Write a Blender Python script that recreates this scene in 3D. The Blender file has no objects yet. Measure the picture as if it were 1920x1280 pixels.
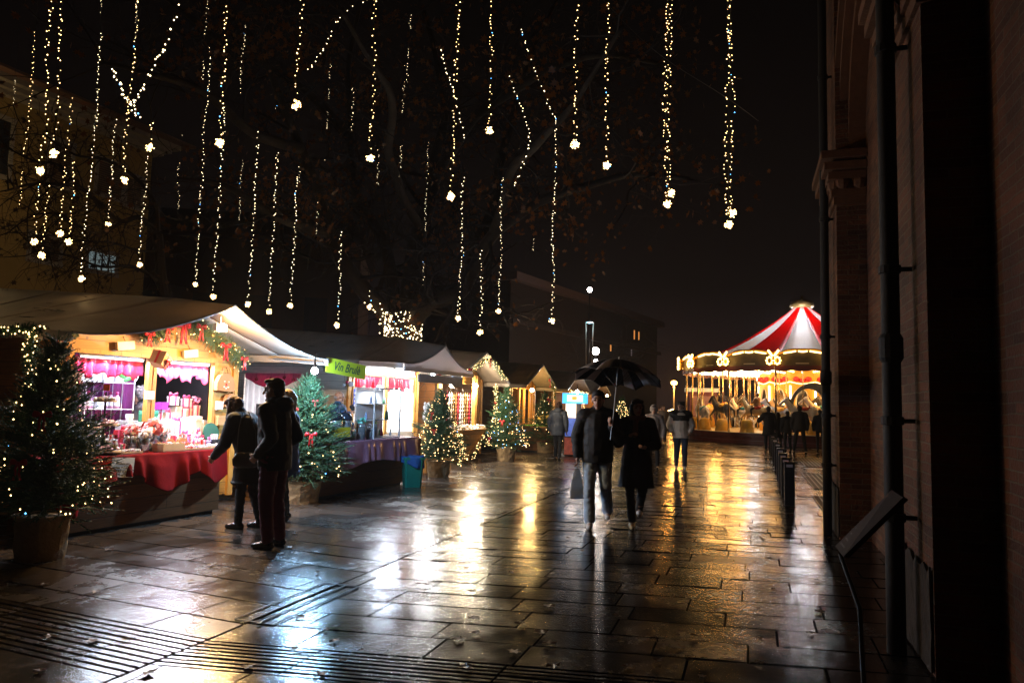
import bpy, bmesh, math, random
HAZE = 0.0008
from mathutils import Vector, Matrix, noise
RND = random.Random(11)
sc = bpy.context.scene
COL = sc.collection
V = Vector
PI = math.pi
rad = math.radians

# ---------------------------------------------------------------- camera
F_PX, CX, CY = 1350.0, 960.0, 640.0
CAM_H = 1.6
PITCH = math.atan(116.0 / F_PX)
ROLL = rad(1.5)
_R0 = V((1, 0, 0)); _U0 = V((0, -math.sin(PITCH), math.cos(PITCH))); FW = V((0, math.cos(PITCH), math.sin(PITCH)))
RT = _R0 * math.cos(ROLL) + _U0 * math.sin(ROLL)
UP = -_R0 * math.sin(ROLL) + _U0 * math.cos(ROLL)
CAM = V((0, 0, CAM_H))
cd = bpy.data.cameras.new('camera')
cam = bpy.data.objects.new('camera', cd); COL.objects.link(cam)
m4 = Matrix.Identity(4)
for i in range(3):
    m4[i][0] = RT[i]; m4[i][1] = UP[i]; m4[i][2] = -FW[i]; m4[i][3] = CAM[i]
cam.matrix_world = m4
cd.sensor_width = 36.0; cd.lens = 36.0 * F_PX / 1920.0
cd.clip_start = 0.05; cd.clip_end = 800
sc.camera = cam

def ray(px, py):
    return (FW * F_PX + RT * (px - CX) + UP * (CY - py)).normalized()
def G(px, py, z=0.0):                 # where the line of sight meets height z
    d = ray(px, py); t = (z - CAM_H) / d.z
    return CAM + d * t
def AT(px, py, D):                    # a point at distance D up the street
    d = ray(px, py); return CAM + d * (D / d.y)
def pix(p):
    q = V(p) - CAM; w = q.dot(FW)
    if w < 0.05: return (-9999, -9999, w)
    return (CX + F_PX * q.dot(RT) / w, CY - F_PX * q.dot(UP) / w, w)
def ZAT(x, y, py):                    # height over ground point (x, y) seen at picture row py
    lo, hi = -2.0, 40.0
    for _ in range(40):
        mid = (lo + hi) / 2
        if pix((x, y, mid))[1] > py: lo = mid
        else: hi = mid
    return lo

# ---------------------------------------------------------------- object helpers
def tag(o, label=None, cat=None, group=None, kind=None):
    if label: o['label'] = label
    if cat: o['category'] = cat
    if group: o['group'] = group
    if kind: o['kind'] = kind
    return o
def empty(name, loc=(0, 0, 0), rz=0, label=None, cat=None, group=None, kind=None):
    o = bpy.data.objects.new(name, None); COL.objects.link(o)
    o.location = loc; o.rotation_euler = (0, 0, rz); o.empty_display_size = .2
    return tag(o, label, cat, group, kind)
def kids(o): return [c for c in bpy.data.objects if c.parent == o]
def copy_tree(o, loc=None, rz=None, parent=None, label=None, group=None):
    c = o.copy(); COL.objects.link(c)
    if parent is not None: c.parent = parent
    elif o.parent is not None: c.parent = None
    if loc is not None: c.location = loc
    if rz is not None: c.rotation_euler = (c.rotation_euler[0], c.rotation_euler[1], rz)
    if label: c['label'] = label
    if group: c['group'] = group
    for ch in kids(o): copy_tree(ch, parent=c)
    return c

class MB:
    def __init__(s): s.v = []; s.f = []; s.m = []; s.cur = 0; s.smooth = False
    def add(s, vs, fs):
        b = len(s.v); s.v += [tuple(x) for x in vs]
        for f in fs: s.f.append(tuple(i + b for i in f)); s.m.append(s.cur)
        return s
    def box(s, c, size, rz=0, rx=0, ry=0):
        hx, hy, hz = size[0] / 2, size[1] / 2, size[2] / 2
        M = Matrix.Rotation(rz, 3, 'Z') @ Matrix.Rotation(rx, 3, 'X') @ Matrix.Rotation(ry, 3, 'Y')
        c = V(c)
        vs = [c + M @ V((x * hx, y * hy, z * hz)) for z in (-1, 1) for y in (-1, 1) for x in (-1, 1)]
        return s.add(vs, [(0, 2, 3, 1), (4, 5, 7, 6), (0, 1, 5, 4), (2, 6, 7, 3), (0, 4, 6, 2), (1, 3, 7, 5)])
    def span(s, a, b):
        a = V(a); b = V(b); return s.box((a + b) / 2, (abs(b.x - a.x), abs(b.y - a.y), abs(b.z - a.z)))
    def quad(s, a, b, c, d): return s.add([a, b, c, d], [(0, 1, 2, 3)])
    def prism(s, poly, d):           # closed polygon extruded along d
        n = len(poly); d = V(d)
        vs = [V(p) for p in poly] + [V(p) + d for p in poly]
        fs = [tuple(range(n))[::-1], tuple(range(n, 2 * n))] + [(i, (i + 1) % n, n + (i + 1) % n, n + i) for i in range(n)]
        return s.add(vs, fs)
    def rings(s, rs, cap=True, closed=False):
        n = len(rs[0]); vs = [p for r in rs for p in r]; fs = []
        L = len(rs)
        for i in range(L if closed else L - 1):
            for j in range(n):
                a = i * n + j; b = i * n + (j + 1) % n; c = ((i + 1) % L) * n + (j + 1) % n; d = ((i + 1) % L) * n + j
                fs.append((a, b, c, d))
        if cap and not closed:
            fs.append(tuple(range(n))[::-1]); fs.append(tuple(range((L - 1) * n, L * n)))
        return s.add(vs, fs)
    def tube(s, path, r, n=8, cap=True):
        path = [V(p) for p in path]; rs = []
        if not hasattr(r, '__len__'): r = [r] * len(path)
        prev = None
        for i, p in enumerate(path):
            t = (path[min(i + 1, len(path) - 1)] - path[max(i - 1, 0)])
            if t.length < 1e-9: t = V((0, 0, 1))
            t.normalize()
            if prev is None: u = t.cross(V((0, 0, 1)) if abs(t.z) < .9 else V((1, 0, 0))).normalized()
            else:
                u = (prev - t * prev.dot(t))
                u = u.normalized() if u.length > 1e-6 else t.orthogonal().normalized()
            prev = u; w = t.cross(u)
            rs.append([p + (u * math.cos(2 * PI * k / n) + w * math.sin(2 * PI * k / n)) * r[i] for k in range(n)])
        return s.rings(rs, cap)
    def lathe(s, prof, c=(0, 0, 0), n=24, axis=None, sx=1, sy=1):
        c = V(c)
        rs = [[c + V((max(r, 1e-4) * sx * math.cos(2 * PI * k / n), max(r, 1e-4) * sy * math.sin(2 * PI * k / n), z)) for k in range(n)] for r, z in prof]
        return s.rings(rs)
    def ball(s, c, r, n=10, m=6, M=None):
        c = V(c); r = V((r, r, r)) if not hasattr(r, '__len__') else V(r)
        vs = []; fs = []
        for i in range(1, m):
            ph = PI * i / m
            for j in range(n):
                q = V((r.x * math.sin(ph) * math.cos(2 * PI * j / n), r.y * math.sin(ph) * math.sin(2 * PI * j / n), r.z * math.cos(ph)))
                vs.append(c + (M @ q if M else q))
        top = len(vs); q = V((0, 0, r.z)); vs.append(c + (M @ q if M else q)); q = V((0, 0, -r.z)); vs.append(c + (M @ q if M else q))
        for i in range(m - 2):
            for j in range(n):
                fs.append((i * n + j, (i + 1) * n + j, (i + 1) * n + (j + 1) % n, i * n + (j + 1) % n))
        for j in range(n):
            fs.append((top, j, (j + 1) % n)); fs.append((top + 1, (m - 2) * n + (j + 1) % n, (m - 2) * n + j))
        return s.add(vs, fs)
    def octa(s, c, r):
        c = V(c); vs = [c + V(d) * r for d in ((1, 0, 0), (-1, 0, 0), (0, 1, 0), (0, -1, 0), (0, 0, 1), (0, 0, -1))]
        return s.add(vs, [(0, 2, 4), (2, 1, 4), (1, 3, 4), (3, 0, 4), (2, 0, 5), (1, 2, 5), (3, 1, 5), (0, 3, 5)])
    def capsule(s, a, b, ra, rb, n=12):
        a = V(a); b = V(b); t = b - a; L = t.length
        if L < 1e-6: return s.ball(a, ra, n, 8)
        t /= L; u = t.orthogonal().normalized(); w = t.cross(u); rs = []
        for q in (-.98, -.7, -.35, 0): rs.append((a + t * ra * q, ra * math.sqrt(1 - q * q)))
        for q in (0, .35, .7, .98): rs.append((b + t * rb * q, rb * math.sqrt(1 - q * q)))
        return s.rings([[c + (u * math.cos(2 * PI * k / n) + w * math.sin(2 * PI * k / n)) * r for k in range(n)] for c, r in rs])
    def surf(s, fn, nu, nv, thick=0):     # grid surface fn(u,v), optional thickness in -normal
        pts = [[V(fn(i / nu, j / nv)) for j in range(nv + 1)] for i in range(nu + 1)]
        vs = [p for r in pts for p in r]; k = nv + 1
        fs = [(i * k + j, (i + 1) * k + j, (i + 1) * k + j + 1, i * k + j + 1) for i in range(nu) for j in range(nv)]
        return s.add(vs, fs)
    def build(s, name, mats, parent=None, loc=None, rot=None, smooth=None, solid=0, label=None, cat=None, group=None, kind=None):
        me = bpy.data.meshes.new(name); me.from_pydata(s.v, [], s.f)
        if not isinstance(mats, (list, tuple)): mats = [mats]
        for m in mats: me.materials.append(m)
        if any(s.m): me.polygons.foreach_set('material_index', s.m)
        if smooth or (smooth is None and s.smooth): me.polygons.foreach_set('use_smooth', [True] * len(me.polygons))
        me.update()
        bm = bmesh.new(); bm.from_mesh(me); bmesh.ops.recalc_face_normals(bm, faces=bm.faces); bm.to_mesh(me); bm.free()
        o = bpy.data.objects.new(name, me); COL.objects.link(o)
        if solid:
            md = o.modifiers.new('solid', 'SOLIDIFY'); md.thickness = solid; md.offset = 0
        if parent is not None: o.parent = parent
        if loc is not None: o.location = loc
        if rot is not None: o.rotation_euler = rot
        tag(o, label, cat, group, kind)
        return o

def remesh(mb, vox, smooth=4, fold=0.0, fs=9.0, seed=0, shrink=0):
    me = bpy.data.meshes.new('t'); me.from_pydata(mb.v, [], mb.f); me.update()
    bm = bmesh.new(); bm.from_mesh(me); bmesh.ops.recalc_face_normals(bm, faces=bm.faces); bm.to_mesh(me); bm.free()
    o = bpy.data.objects.new('t', me); COL.objects.link(o)
    r = o.modifiers.new('r', 'REMESH'); r.mode = 'VOXEL'; r.voxel_size = vox
    if smooth:
        q = o.modifiers.new('s', 'SMOOTH'); q.factor = .5; q.iterations = smooth
    dg = bpy.context.evaluated_depsgraph_get(); dg.update()
    out = bpy.data.meshes.new_from_object(o.evaluated_get(dg))
    bpy.data.objects.remove(o); bpy.data.meshes.remove(me)
    if fold:
        off = V((seed * 3.1, seed * 1.7, 0))
        nr = [v.normal.copy() for v in out.vertices]
        for v, nn in zip(out.vertices, nr):
            c = v.co
            h = noise.noise(V((c.x * fs, c.y * fs, c.z * fs * 1.9)) + off) + .5 * noise.noise(V((c.x * fs * 2.2, c.y * fs * 2.2, c.z * fs * 3.5)) + off)
            v.co = c + nn * (h * fold)
    out.polygons.foreach_set('use_smooth', [True] * len(out.polygons)); out.update()
    return out
def mesh_obj(name, me, mat, parent=None):
    me.materials.clear(); me.materials.append(mat); me.name = name
    o = bpy.data.objects.new(name, me); COL.objects.link(o)
    if parent is not None: o.parent = parent
    return o

# ---------------------------------------------------------------- materials
MATS = {}
def M(name, col, rough=.6, metal=0.0, var=.25, vs=6.0, bump=0.0, bs=40.0, emit=None, es=0.0, trans=0.0, translucent=0.0, coat=0.0, sample=True, alpha=1.0, sheen=0, stretch=None):
    if name in MATS: return MATS[name]
    m = bpy.data.materials.new(name); m.use_nodes = True; nt = m.node_tree; N = nt.nodes; L = nt.links
    b = N['Principled BSDF']; out = N['Material Output']
    b.inputs['Roughness'].default_value = rough; b.inputs['Metallic'].default_value = metal
    tc = N.new('ShaderNodeTexCoord'); src = tc.outputs['Object']
    if stretch:
        mp = N.new('ShaderNodeMapping'); mp.inputs['Scale'].default_value = stretch; L.new(src, mp.inputs[0]); src = mp.outputs[0]
    nz = N.new('ShaderNodeTexNoise'); nz.inputs['Scale'].default_value = vs; nz.inputs['Detail'].default_value = 4; L.new(src, nz.inputs['Vector'])
    mx = N.new('ShaderNodeMix'); mx.data_type = 'RGBA'
    lo = [max(0, c * (1 - var)) for c in col]; hi = [min(1, c * (1 + var)) for c in col]
    mx.inputs[6].default_value = (*lo, 1); mx.inputs[7].default_value = (*hi, 1)
    L.new(nz.outputs['Fac'], mx.inputs[0]); L.new(mx.outputs[2], b.inputs['Base Color'])
    if bump:
        n2 = N.new('ShaderNodeTexNoise'); n2.inputs['Scale'].default_value = bs; n2.inputs['Detail'].default_value = 5; L.new(src, n2.inputs['Vector'])
        bp = N.new('ShaderNodeBump'); bp.inputs['Strength'].default_value = bump; bp.inputs['Distance'].default_value = .02
        L.new(n2.outputs['Fac'], bp.inputs['Height']); L.new(bp.outputs['Normal'], b.inputs['Normal'])
    if emit:
        b.inputs['Emission Color'].default_value = (*emit, 1); b.inputs['Emission Strength'].default_value = es
        if not sample: m.cycles.emission_sampling = 'NONE'
    if trans: b.inputs['Transmission Weight'].default_value = trans
    if coat: b.inputs['Coat Weight'].default_value = coat; b.inputs['Coat Roughness'].default_value = .08
    if sheen: b.inputs['Sheen Weight'].default_value = sheen
    if alpha < 1: b.inputs['Alpha'].default_value = alpha
    if translucent:
        tr = N.new('ShaderNodeBsdfTranslucent'); L.new(mx.outputs[2], tr.inputs['Color'])
        ms = N.new('ShaderNodeMixShader'); ms.inputs[0].default_value = translucent
        L.new(b.outputs[0], ms.inputs[1]); L.new(tr.outputs[0], ms.inputs[2]); L.new(ms.outputs[0], out.inputs['Surface'])
    MATS[name] = m
    return m

def wood_mat(name, col, plank=.14, vertical=False, rough=.55, axis='XZ'):
    if name in MATS: return MATS[name]
    m = bpy.data.materials.new(name); m.use_nodes = True; nt = m.node_tree; N = nt.nodes; L = nt.links
    b = N['Principled BSDF']; b.inputs['Roughness'].default_value = rough
    tc = N.new('ShaderNodeTexCoord'); sp = N.new('ShaderNodeSeparateXYZ'); L.new(tc.outputs['Object'], sp.inputs[0])
    ad = N.new('ShaderNodeMath'); ad.operation = 'ADD'; L.new(sp.outputs[0], ad.inputs[0]); L.new(sp.outputs[1], ad.inputs[1])
    cb = N.new('ShaderNodeCombineXYZ')
    if vertical: L.new(sp.outputs[2], cb.inputs[0]); L.new(ad.outputs[0], cb.inputs[1])
    else: L.new(ad.outputs[0], cb.inputs[0]); L.new(sp.outputs[2], cb.inputs[1])
    br = N.new('ShaderNodeTexBrick'); L.new(cb.outputs[0], br.inputs['Vector'])
    br.inputs['Scale'].default_value = 1; br.inputs['Brick Width'].default_value = 2.7; br.inputs['Row Height'].default_value = plank
    br.inputs['Mortar Size'].default_value = .004; br.inputs['Mortar Smooth'].default_value = .3; br.inputs['Bias'].default_value = 0
    br.inputs['Color1'].default_value = (*[c * .82 for c in col], 1); br.inputs['Color2'].default_value = (*[min(1, c * 1.15) for c in col], 1)
    br.inputs['Mortar'].default_value = (*[c * .25 for c in col], 1)
    mp = N.new('ShaderNodeMapping'); mp.inputs['Scale'].default_value = (1.2, 22, 1); L.new(cb.outputs[0], mp.inputs[0])
    nz = N.new('ShaderNodeTexNoise'); nz.inputs['Scale'].default_value = 3; nz.inputs['Detail'].default_value = 6; nz.inputs['Distortion'].default_value = .6; L.new(mp.outputs[0], nz.inputs['Vector'])
    cr = N.new('ShaderNodeMapRange'); cr.inputs[1].default_value = .3; cr.inputs[2].default_value = .75; cr.inputs[3].default_value = .72; cr.inputs[4].default_value = 1.1; L.new(nz.outputs['Fac'], cr.inputs[0])
    vo = N.new('ShaderNodeTexVoronoi'); vo.inputs['Scale'].default_value = 3.3; L.new(cb.outputs[0], vo.inputs['Vector'])
    kn = N.new('ShaderNodeMapRange'); kn.inputs[1].default_value = .03; kn.inputs[2].default_value = .09; kn.inputs[3].default_value = .35; kn.inputs[4].default_value = 1; L.new(vo.outputs['Distance'], kn.inputs[0])
    mu = N.new('ShaderNodeMath'); mu.operation = 'MULTIPLY'; L.new(cr.outputs[0], mu.inputs[0]); L.new(kn.outputs[0], mu.inputs[1])
    mx = N.new('ShaderNodeMix'); mx.data_type = 'RGBA'; mx.blend_type = 'MULTIPLY'; mx.inputs[0].default_value = 1
    L.new(br.outputs['Color'], mx.inputs[6]); L.new(mu.outputs[0], mx.inputs[7]); L.new(mx.outputs[2], b.inputs['Base Color'])
    bp = N.new('ShaderNodeBump'); bp.inputs['Strength'].default_value = .6; bp.inputs['Distance'].default_value = .01; bp.invert = True
    L.new(br.outputs['Fac'], bp.inputs['Height']); L.new(bp.outputs['Normal'], b.inputs['Normal'])
    MATS[name] = m
    return m

def brick_mat(name, c1, c2, mortar, w=.26, h=.065):
    m = bpy.data.materials.new(name); m.use_nodes = True; nt = m.node_tree; N = nt.nodes; L = nt.links
    b = N['Principled BSDF']; b.inputs['Roughness'].default_value = .85
    tc = N.new('ShaderNodeTexCoord'); sp = N.new('ShaderNodeSeparateXYZ'); L.new(tc.outputs['Object'], sp.inputs[0])
    ad = N.new('ShaderNodeMath'); ad.operation = 'ADD'; L.new(sp.outputs[0], ad.inputs[0]); L.new(sp.outputs[1], ad.inputs[1])
    cb = N.new('ShaderNodeCombineXYZ'); L.new(ad.outputs[0], cb.inputs[0]); L.new(sp.outputs[2], cb.inputs[1])
    nd = N.new('ShaderNodeTexNoise'); nd.inputs['Scale'].default_value = 5; L.new(tc.outputs['Object'], nd.inputs['Vector'])
    sb = N.new('ShaderNodeVectorMath'); sb.operation = 'SCALE'; sb.inputs[3].default_value = .022; L.new(nd.outputs['Color'], sb.inputs[0])
    av = N.new('ShaderNodeVectorMath'); L.new(cb.outputs[0], av.inputs[0]); L.new(sb.outputs[0], av.inputs[1])
    br = N.new('ShaderNodeTexBrick'); L.new(av.outputs[0], br.inputs['Vector']); br.inputs['Scale'].default_value = 1
    br.inputs['Brick Width'].default_value = w; br.inputs['Row Height'].default_value = h; br.inputs['Mortar Size'].default_value = .007; br.inputs['Mortar Smooth'].default_value = .4
    br.inputs['Color1'].default_value = (*c1, 1); br.inputs['Color2'].default_value = (*c2, 1); br.inputs['Mortar'].default_value = (*mortar, 1)
    nz = N.new('ShaderNodeTexNoise'); nz.inputs['Scale'].default_value = 1.7; nz.inputs['Detail'].default_value = 7; L.new(tc.outputs['Object'], nz.inputs['Vector'])
    cr = N.new('ShaderNodeMapRange'); cr.inputs[1].default_value = .3; cr.inputs[2].default_value = .7; cr.inputs[3].default_value = .55; cr.inputs[4].default_value = 1.25; L.new(nz.outputs['Fac'], cr.inputs[0])
    mx = N.new('ShaderNodeMix'); mx.data_type = 'RGBA'; mx.blend_type = 'MULTIPLY'; mx.inputs[0].default_value = 1
    L.new(br.outputs['Color'], mx.inputs[6]); L.new(cr.outputs[0], mx.inputs[7]); L.new(mx.outputs[2], b.inputs['Base Color'])
    n2 = N.new('ShaderNodeTexNoise'); n2.inputs['Scale'].default_value = 45; n2.inputs['Detail'].default_value = 5; L.new(tc.outputs['Object'], n2.inputs['Vector'])
    sm = N.new('ShaderNodeMath'); sm.operation = 'SUBTRACT'; L.new(n2.outputs['Fac'], sm.inputs[0]); L.new(br.outputs['Fac'], sm.inputs[1])
    bp = N.new('ShaderNodeBump'); bp.inputs['Strength'].default_value = .9; bp.inputs['Distance'].default_value = .018
    L.new(sm.outputs[0], bp.inputs['Height']); L.new(bp.outputs['Normal'], b.inputs['Normal'])
    MATS[name] = m
    return m

def light(name, loc, power, col=(1, .8, .55), r=.05, parent=None, kind='POINT', size=None, rot=None, spot=None):
    ld = bpy.data.lights.new(name, kind); ld.energy = power; ld.color = col
    if kind == 'AREA':
        ld.shape = 'RECTANGLE'; ld.size, ld.size_y = size
    else: ld.shadow_soft_size = r
    if kind == 'SPOT': ld.spot_size = rad(spot or 90); ld.spot_blend = .6
    o = bpy.data.objects.new(name, ld); COL.objects.link(o); o.location = loc
    if rot is not None: o.rotation_euler = rot
    if parent is not None: o.parent = parent
    return o
WARM = (1, .66, .33); AMBER = (1, .5, .14); COLD = (.78, .88, 1); NEUT = (1, .93, .84)

# shared materials
pine = wood_mat('pine_boards', (.58, .26, .045), .15)
pine_v = wood_mat('pine_posts', (.64, .31, .065), .3, vertical=True)
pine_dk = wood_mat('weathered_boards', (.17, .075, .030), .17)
black_cloth = M('black_cloth', (.012, .012, .015), .85, bump=.25, bs=60, sheen=.2)
white_metal = M('white_metal', (.75, .78, .82), .35)
dark_metal = M('dark_metal', (.02, .02, .022), .35, .6)
wire_mat = M('dark_cable', (.012, .014, .01), .6)
red_satin = M('red_satin', (.55, .015, .02), .35, bump=.2, bs=14)
bulb_w = M('warm_bulb', (1, .8, .5), .3, emit=(1, .62, .24), es=9, sample=False)
bulb_c = M('blue_bulb', (.4, .7, 1), .3, emit=(.10, .42, 1), es=8, sample=False)
bulb_g = M('pale_bulb', (1, .95, .8), .3, emit=(1, .76, .42), es=7, sample=False)
# ---------------------------------------------------------------- sky
w = bpy.data.worlds.new('World'); sc.world = w; w.use_nodes = True
wn = w.node_tree.nodes; wl = w.node_tree.links; bg = wn['Background']
tc = wn.new('ShaderNodeTexCoord'); sp = wn.new('ShaderNodeSeparateXYZ'); wl.new(tc.outputs['Generated'], sp.inputs[0])
cr = wn.new('ShaderNodeValToRGB'); wl.new(sp.outputs[2], cr.inputs[0])
cr.color_ramp.elements[0].position = 0.0; cr.color_ramp.elements[0].color = (.0190, .0112, .0115, 1)
cr.color_ramp.elements[1].position = .55; cr.color_ramp.elements[1].color = (.0012, .0008, .0007, 1)
e = cr.color_ramp.elements.new(.16); e.color = (.0050, .0032, .0028, 1)
wl.new(cr.outputs[0], bg.inputs[0]); bg.inputs[1].default_value = .8

# ---------------------------------------------------------------- paving
def stone_mat(nm='wet_stone', k=1.0):
    m = bpy.data.materials.new(nm); m.use_nodes = True; nt = m.node_tree; N = nt.nodes; L = nt.links
    b = N['Principled BSDF']; b.inputs['Specular IOR Level'].default_value = .48
    tc = N.new('ShaderNodeTexCoord'); P = tc.outputs['Object']
    at = N.new('ShaderNodeAttribute'); at.attribute_name = 'tone'; sp = N.new('ShaderNodeSeparateColor'); L.new(at.outputs['Color'], sp.inputs[0])
    n1 = N.new('ShaderNodeTexNoise'); n1.inputs['Scale'].default_value = .75; n1.inputs['Detail'].default_value = 5; n1.inputs['Roughness'].default_value = .62; n1.inputs['Distortion'].default_value = .5; L.new(P, n1.inputs['Vector'])
    n2 = N.new('ShaderNodeTexNoise'); n2.inputs['Scale'].default_value = 9; n2.inputs['Detail'].default_value = 8; n2.inputs['Roughness'].default_value = .7; L.new(P, n2.inputs['Vector'])
    n3 = N.new('ShaderNodeTexNoise'); n3.inputs['Scale'].default_value = 60; n3.inputs['Detail'].default_value = 4; L.new(P, n3.inputs['Vector'])
    # colour
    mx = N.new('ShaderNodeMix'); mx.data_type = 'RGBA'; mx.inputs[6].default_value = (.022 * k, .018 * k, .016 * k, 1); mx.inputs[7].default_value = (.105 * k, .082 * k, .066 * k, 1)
    a1 = N.new('ShaderNodeMath'); a1.operation = 'MULTIPLY_ADD'; a1.inputs[1].default_value = .55; L.new(sp.outputs[0], a1.inputs[0])
    a2 = N.new('ShaderNodeMapRange'); a2.inputs[1].default_value = .3; a2.inputs[2].default_value = .7; a2.inputs[3].default_value = -.05; a2.inputs[4].default_value = .5; L.new(n2.outputs['Fac'], a2.inputs[0])
    L.new(a2.outputs[0], a1.inputs[2]); L.new(a1.outputs[0], mx.inputs[0]); L.new(mx.outputs[2], b.inputs['Base Color'])
    # wetness -> roughness
    pud = N.new('ShaderNodeMapRange'); pud.inputs[1].default_value = .43; pud.inputs[2].default_value = .59; L.new(n1.outputs['Fac'], pud.inputs[0])   # 0 dry-ish, 1 puddle
    r1 = N.new('ShaderNodeMapRange'); r1.inputs[3].default_value = .14 if k < 1 else .17; r1.inputs[4].default_value = .28 if k < 1 else .36; L.new(sp.outputs[1], r1.inputs[0])
    r2 = N.new('ShaderNodeMapRange'); r2.inputs[1].default_value = .35; r2.inputs[2].default_value = .7; r2.inputs[3].default_value = -.05; r2.inputs[4].default_value = .12; L.new(n2.outputs['Fac'], r2.inputs[0])
    ra = N.new('ShaderNodeMath'); ra.operation = 'ADD'; L.new(r1.outputs[0], ra.inputs[0]); L.new(r2.outputs[0], ra.inputs[1])
    rm = N.new('ShaderNodeMix'); rm.data_type = 'FLOAT'; L.new(pud.outputs[0], rm.inputs[0]); L.new(ra.outputs[0], rm.inputs[2]); rm.inputs[3].default_value = .13
    L.new(rm.outputs[0], b.inputs['Roughness'])
    # bump, flattened by standing water
    ad = N.new('ShaderNodeMath'); ad.operation = 'MULTIPLY_ADD'; ad.inputs[1].default_value = .35; L.new(n3.outputs['Fac'], ad.inputs[0]); L.new(n2.outputs['Fac'], ad.inputs[2])
    bs = N.new('ShaderNodeMapRange'); bs.inputs[3].default_value = .26 if k < 1 else .34; bs.inputs[4].default_value = .15 if k < 1 else .20; L.new(pud.outputs[0], bs.inputs[0])
    bp = N.new('ShaderNodeBump'); bp.inputs['Distance'].default_value = .012; L.new(bs.outputs[0], bp.inputs['Strength']); L.new(ad.outputs[0], bp.inputs['Height']); L.new(bp.outputs['Normal'], b.inputs['Normal'])
    return m
stone = stone_mat('wet_stone', 1.05); stone_w = stone_mat('wet_shaded_stone', .16)  # walk copy darkened in colour to stand for its dimmer light
grout = M('dark_grout', (.010, .009, .008), .95, var=.3)
grout.node_tree.nodes['Principled BSDF'].inputs['Specular IOR Level'].default_value = .1

def clip(poly, p, n):                 # keep the side n points to
    out = []
    for i in range(len(poly)):
        a, b = poly[i], poly[(i + 1) % len(poly)]
        da = (a - p).dot(n); db = (b - p).dot(n)
        if da >= 0: out.append(a)
        if (da >= 0) != (db >= 0): out.append(a + (b - a) * (da / (da - db)))
    return out
J0 = G(523, 1142).to_2d(); J1 = G(1242, 841).to_2d(); JD = (J1 - J0).normalized(); JN = V((JD.y, -JD.x))     # JN points right
a_r = V((math.sin(rad(18.4)), math.cos(rad(18.4)))); c_r = V((.988, -.155)).normalized()
a_l = V((math.sin(rad(22.4)), math.cos(rad(22.4)))); c_l = V((math.cos(rad(22.4)), -math.sin(rad(22.4))))
def paving(name, a, c, side, band, rnd, tilt, wmin, wmax):
    vs = []; fs = []; tone = []; rough = []
    O = J0; N = JN * side
    b0, b1, nb = band
    rows = []; t = b0
    pitch = (b1 - b0) / nb
    for k in range(nb): rows.append((b0 + k * pitch, pitch, True))
    t = b1
    while t < 44:
        h = rnd.choice((.34, .37, .40)) if side > 0 else rnd.choice((.36, .42, .46))
        rows.append((t, h, False)); t += h
    t = b0
    while t > -6:
        h = .40; t -= h; rows.append((t, h, False))
    cn = V((-c.y, c.x));  ca = a.dot(cn)                           # course normal
    for t0, h, groove in rows:
        g = .026 if groove else .022
        q = O + a * (t0 / 1.0)
        k = -34.0 if side < 0 else -4.0
        end = 4.0 if side < 0 else 36.0
        while k < end:
            Ls = rnd.uniform(wmin, wmax) if not groove else 1.2
            p0 = q + c * (k + .007) + a * g / 2; p1 = q + c * (k + Ls - .007) + a * g / 2
            poly = [p0, p1, p1 + a * (h - g), p0 + a * (h - g)]
            k += Ls
            mid = (p0 + p1) / 2
            if mid.y < 1.5 or mid.y > 46: continue
            px = pix((mid.x, mid.y, 0))
            if px[0] < -500 or px[0] > 2300 or px[1] > 1700: continue
            poly = clip(poly, O + N * .013, N)
            if len(poly) < 3: continue
            tl = tilt * (.45 if mid.y < 7 else 1.25); tx, ty = rnd.gauss(0, tl), rnd.gauss(0, tl)
            if groove: tx *= .3; ty *= .3
            zz = rnd.gauss(0, .0012)
            n = len(poly); b = len(vs)
            ctr = sum(poly, V((0, 0))) / n
            for pnt in poly: vs.append((pnt.x, pnt.y, zz + tx * (pnt.x - ctr.x) + ty * (pnt.y - ctr.y)))
            for pnt in poly: vs.append((pnt.x, pnt.y, -.03))
            r1, r2 = rnd.random(), rnd.random()
            fs.append(tuple(range(b, b + n))); tone.append((r1, r2, 0, 1))
            for i in range(n):
                fs.append((b + i, b + n + i, b + n + (i + 1) % n, b + (i + 1) % n)); tone.append((r1 * .5, r2, 0, 1))
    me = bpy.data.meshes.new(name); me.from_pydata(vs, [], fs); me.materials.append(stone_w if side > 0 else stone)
    at = me.color_attributes.new('tone', 'FLOAT_COLOR', 'CORNER'); i = 0
    buf = []
    for p, tn in zip(me.polygons, tone): buf += list(tn) * p.loop_total
    at.data.foreach_set('color', buf)
    bm = bmesh.new(); bm.from_mesh(me); bmesh.ops.recalc_face_normals(bm, faces=bm.faces)
    for f in bm.faces:
        if abs(f.normal.z) > .7 and f.normal.z < 0: f.normal_flip()
    bm.to_mesh(me); bm.free()
    o = bpy.data.objects.new(name, me); COL.objects.link(o); o['kind'] = 'structure'
def along(p, a, c):                    # coordinate of p along a, measured against courses running along c
    r = p.to_2d() - J0
    det = a.x * c.y - a.y * c.x
    return (r.x * c.y - r.y * c.x) / det
bl = (along(G(107, 1240), a_l, c_l), along(G(0, 1122), a_l, c_l), 10)
brr = (along(G(900, 1300), a_r, c_r), along(G(560, 1214), a_r, c_r), 8)
paving('paving_market', a_l, c_l, -1, bl, random.Random(3), .0020, .75, 1.3)
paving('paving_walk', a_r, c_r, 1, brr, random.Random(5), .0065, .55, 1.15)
g = MB(); g.quad((-120, -20, -.022), (160, -20, -.022), (160, 260, -.022), (-120, 260, -.022)); g.build('ground', grout, kind='structure')
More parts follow.
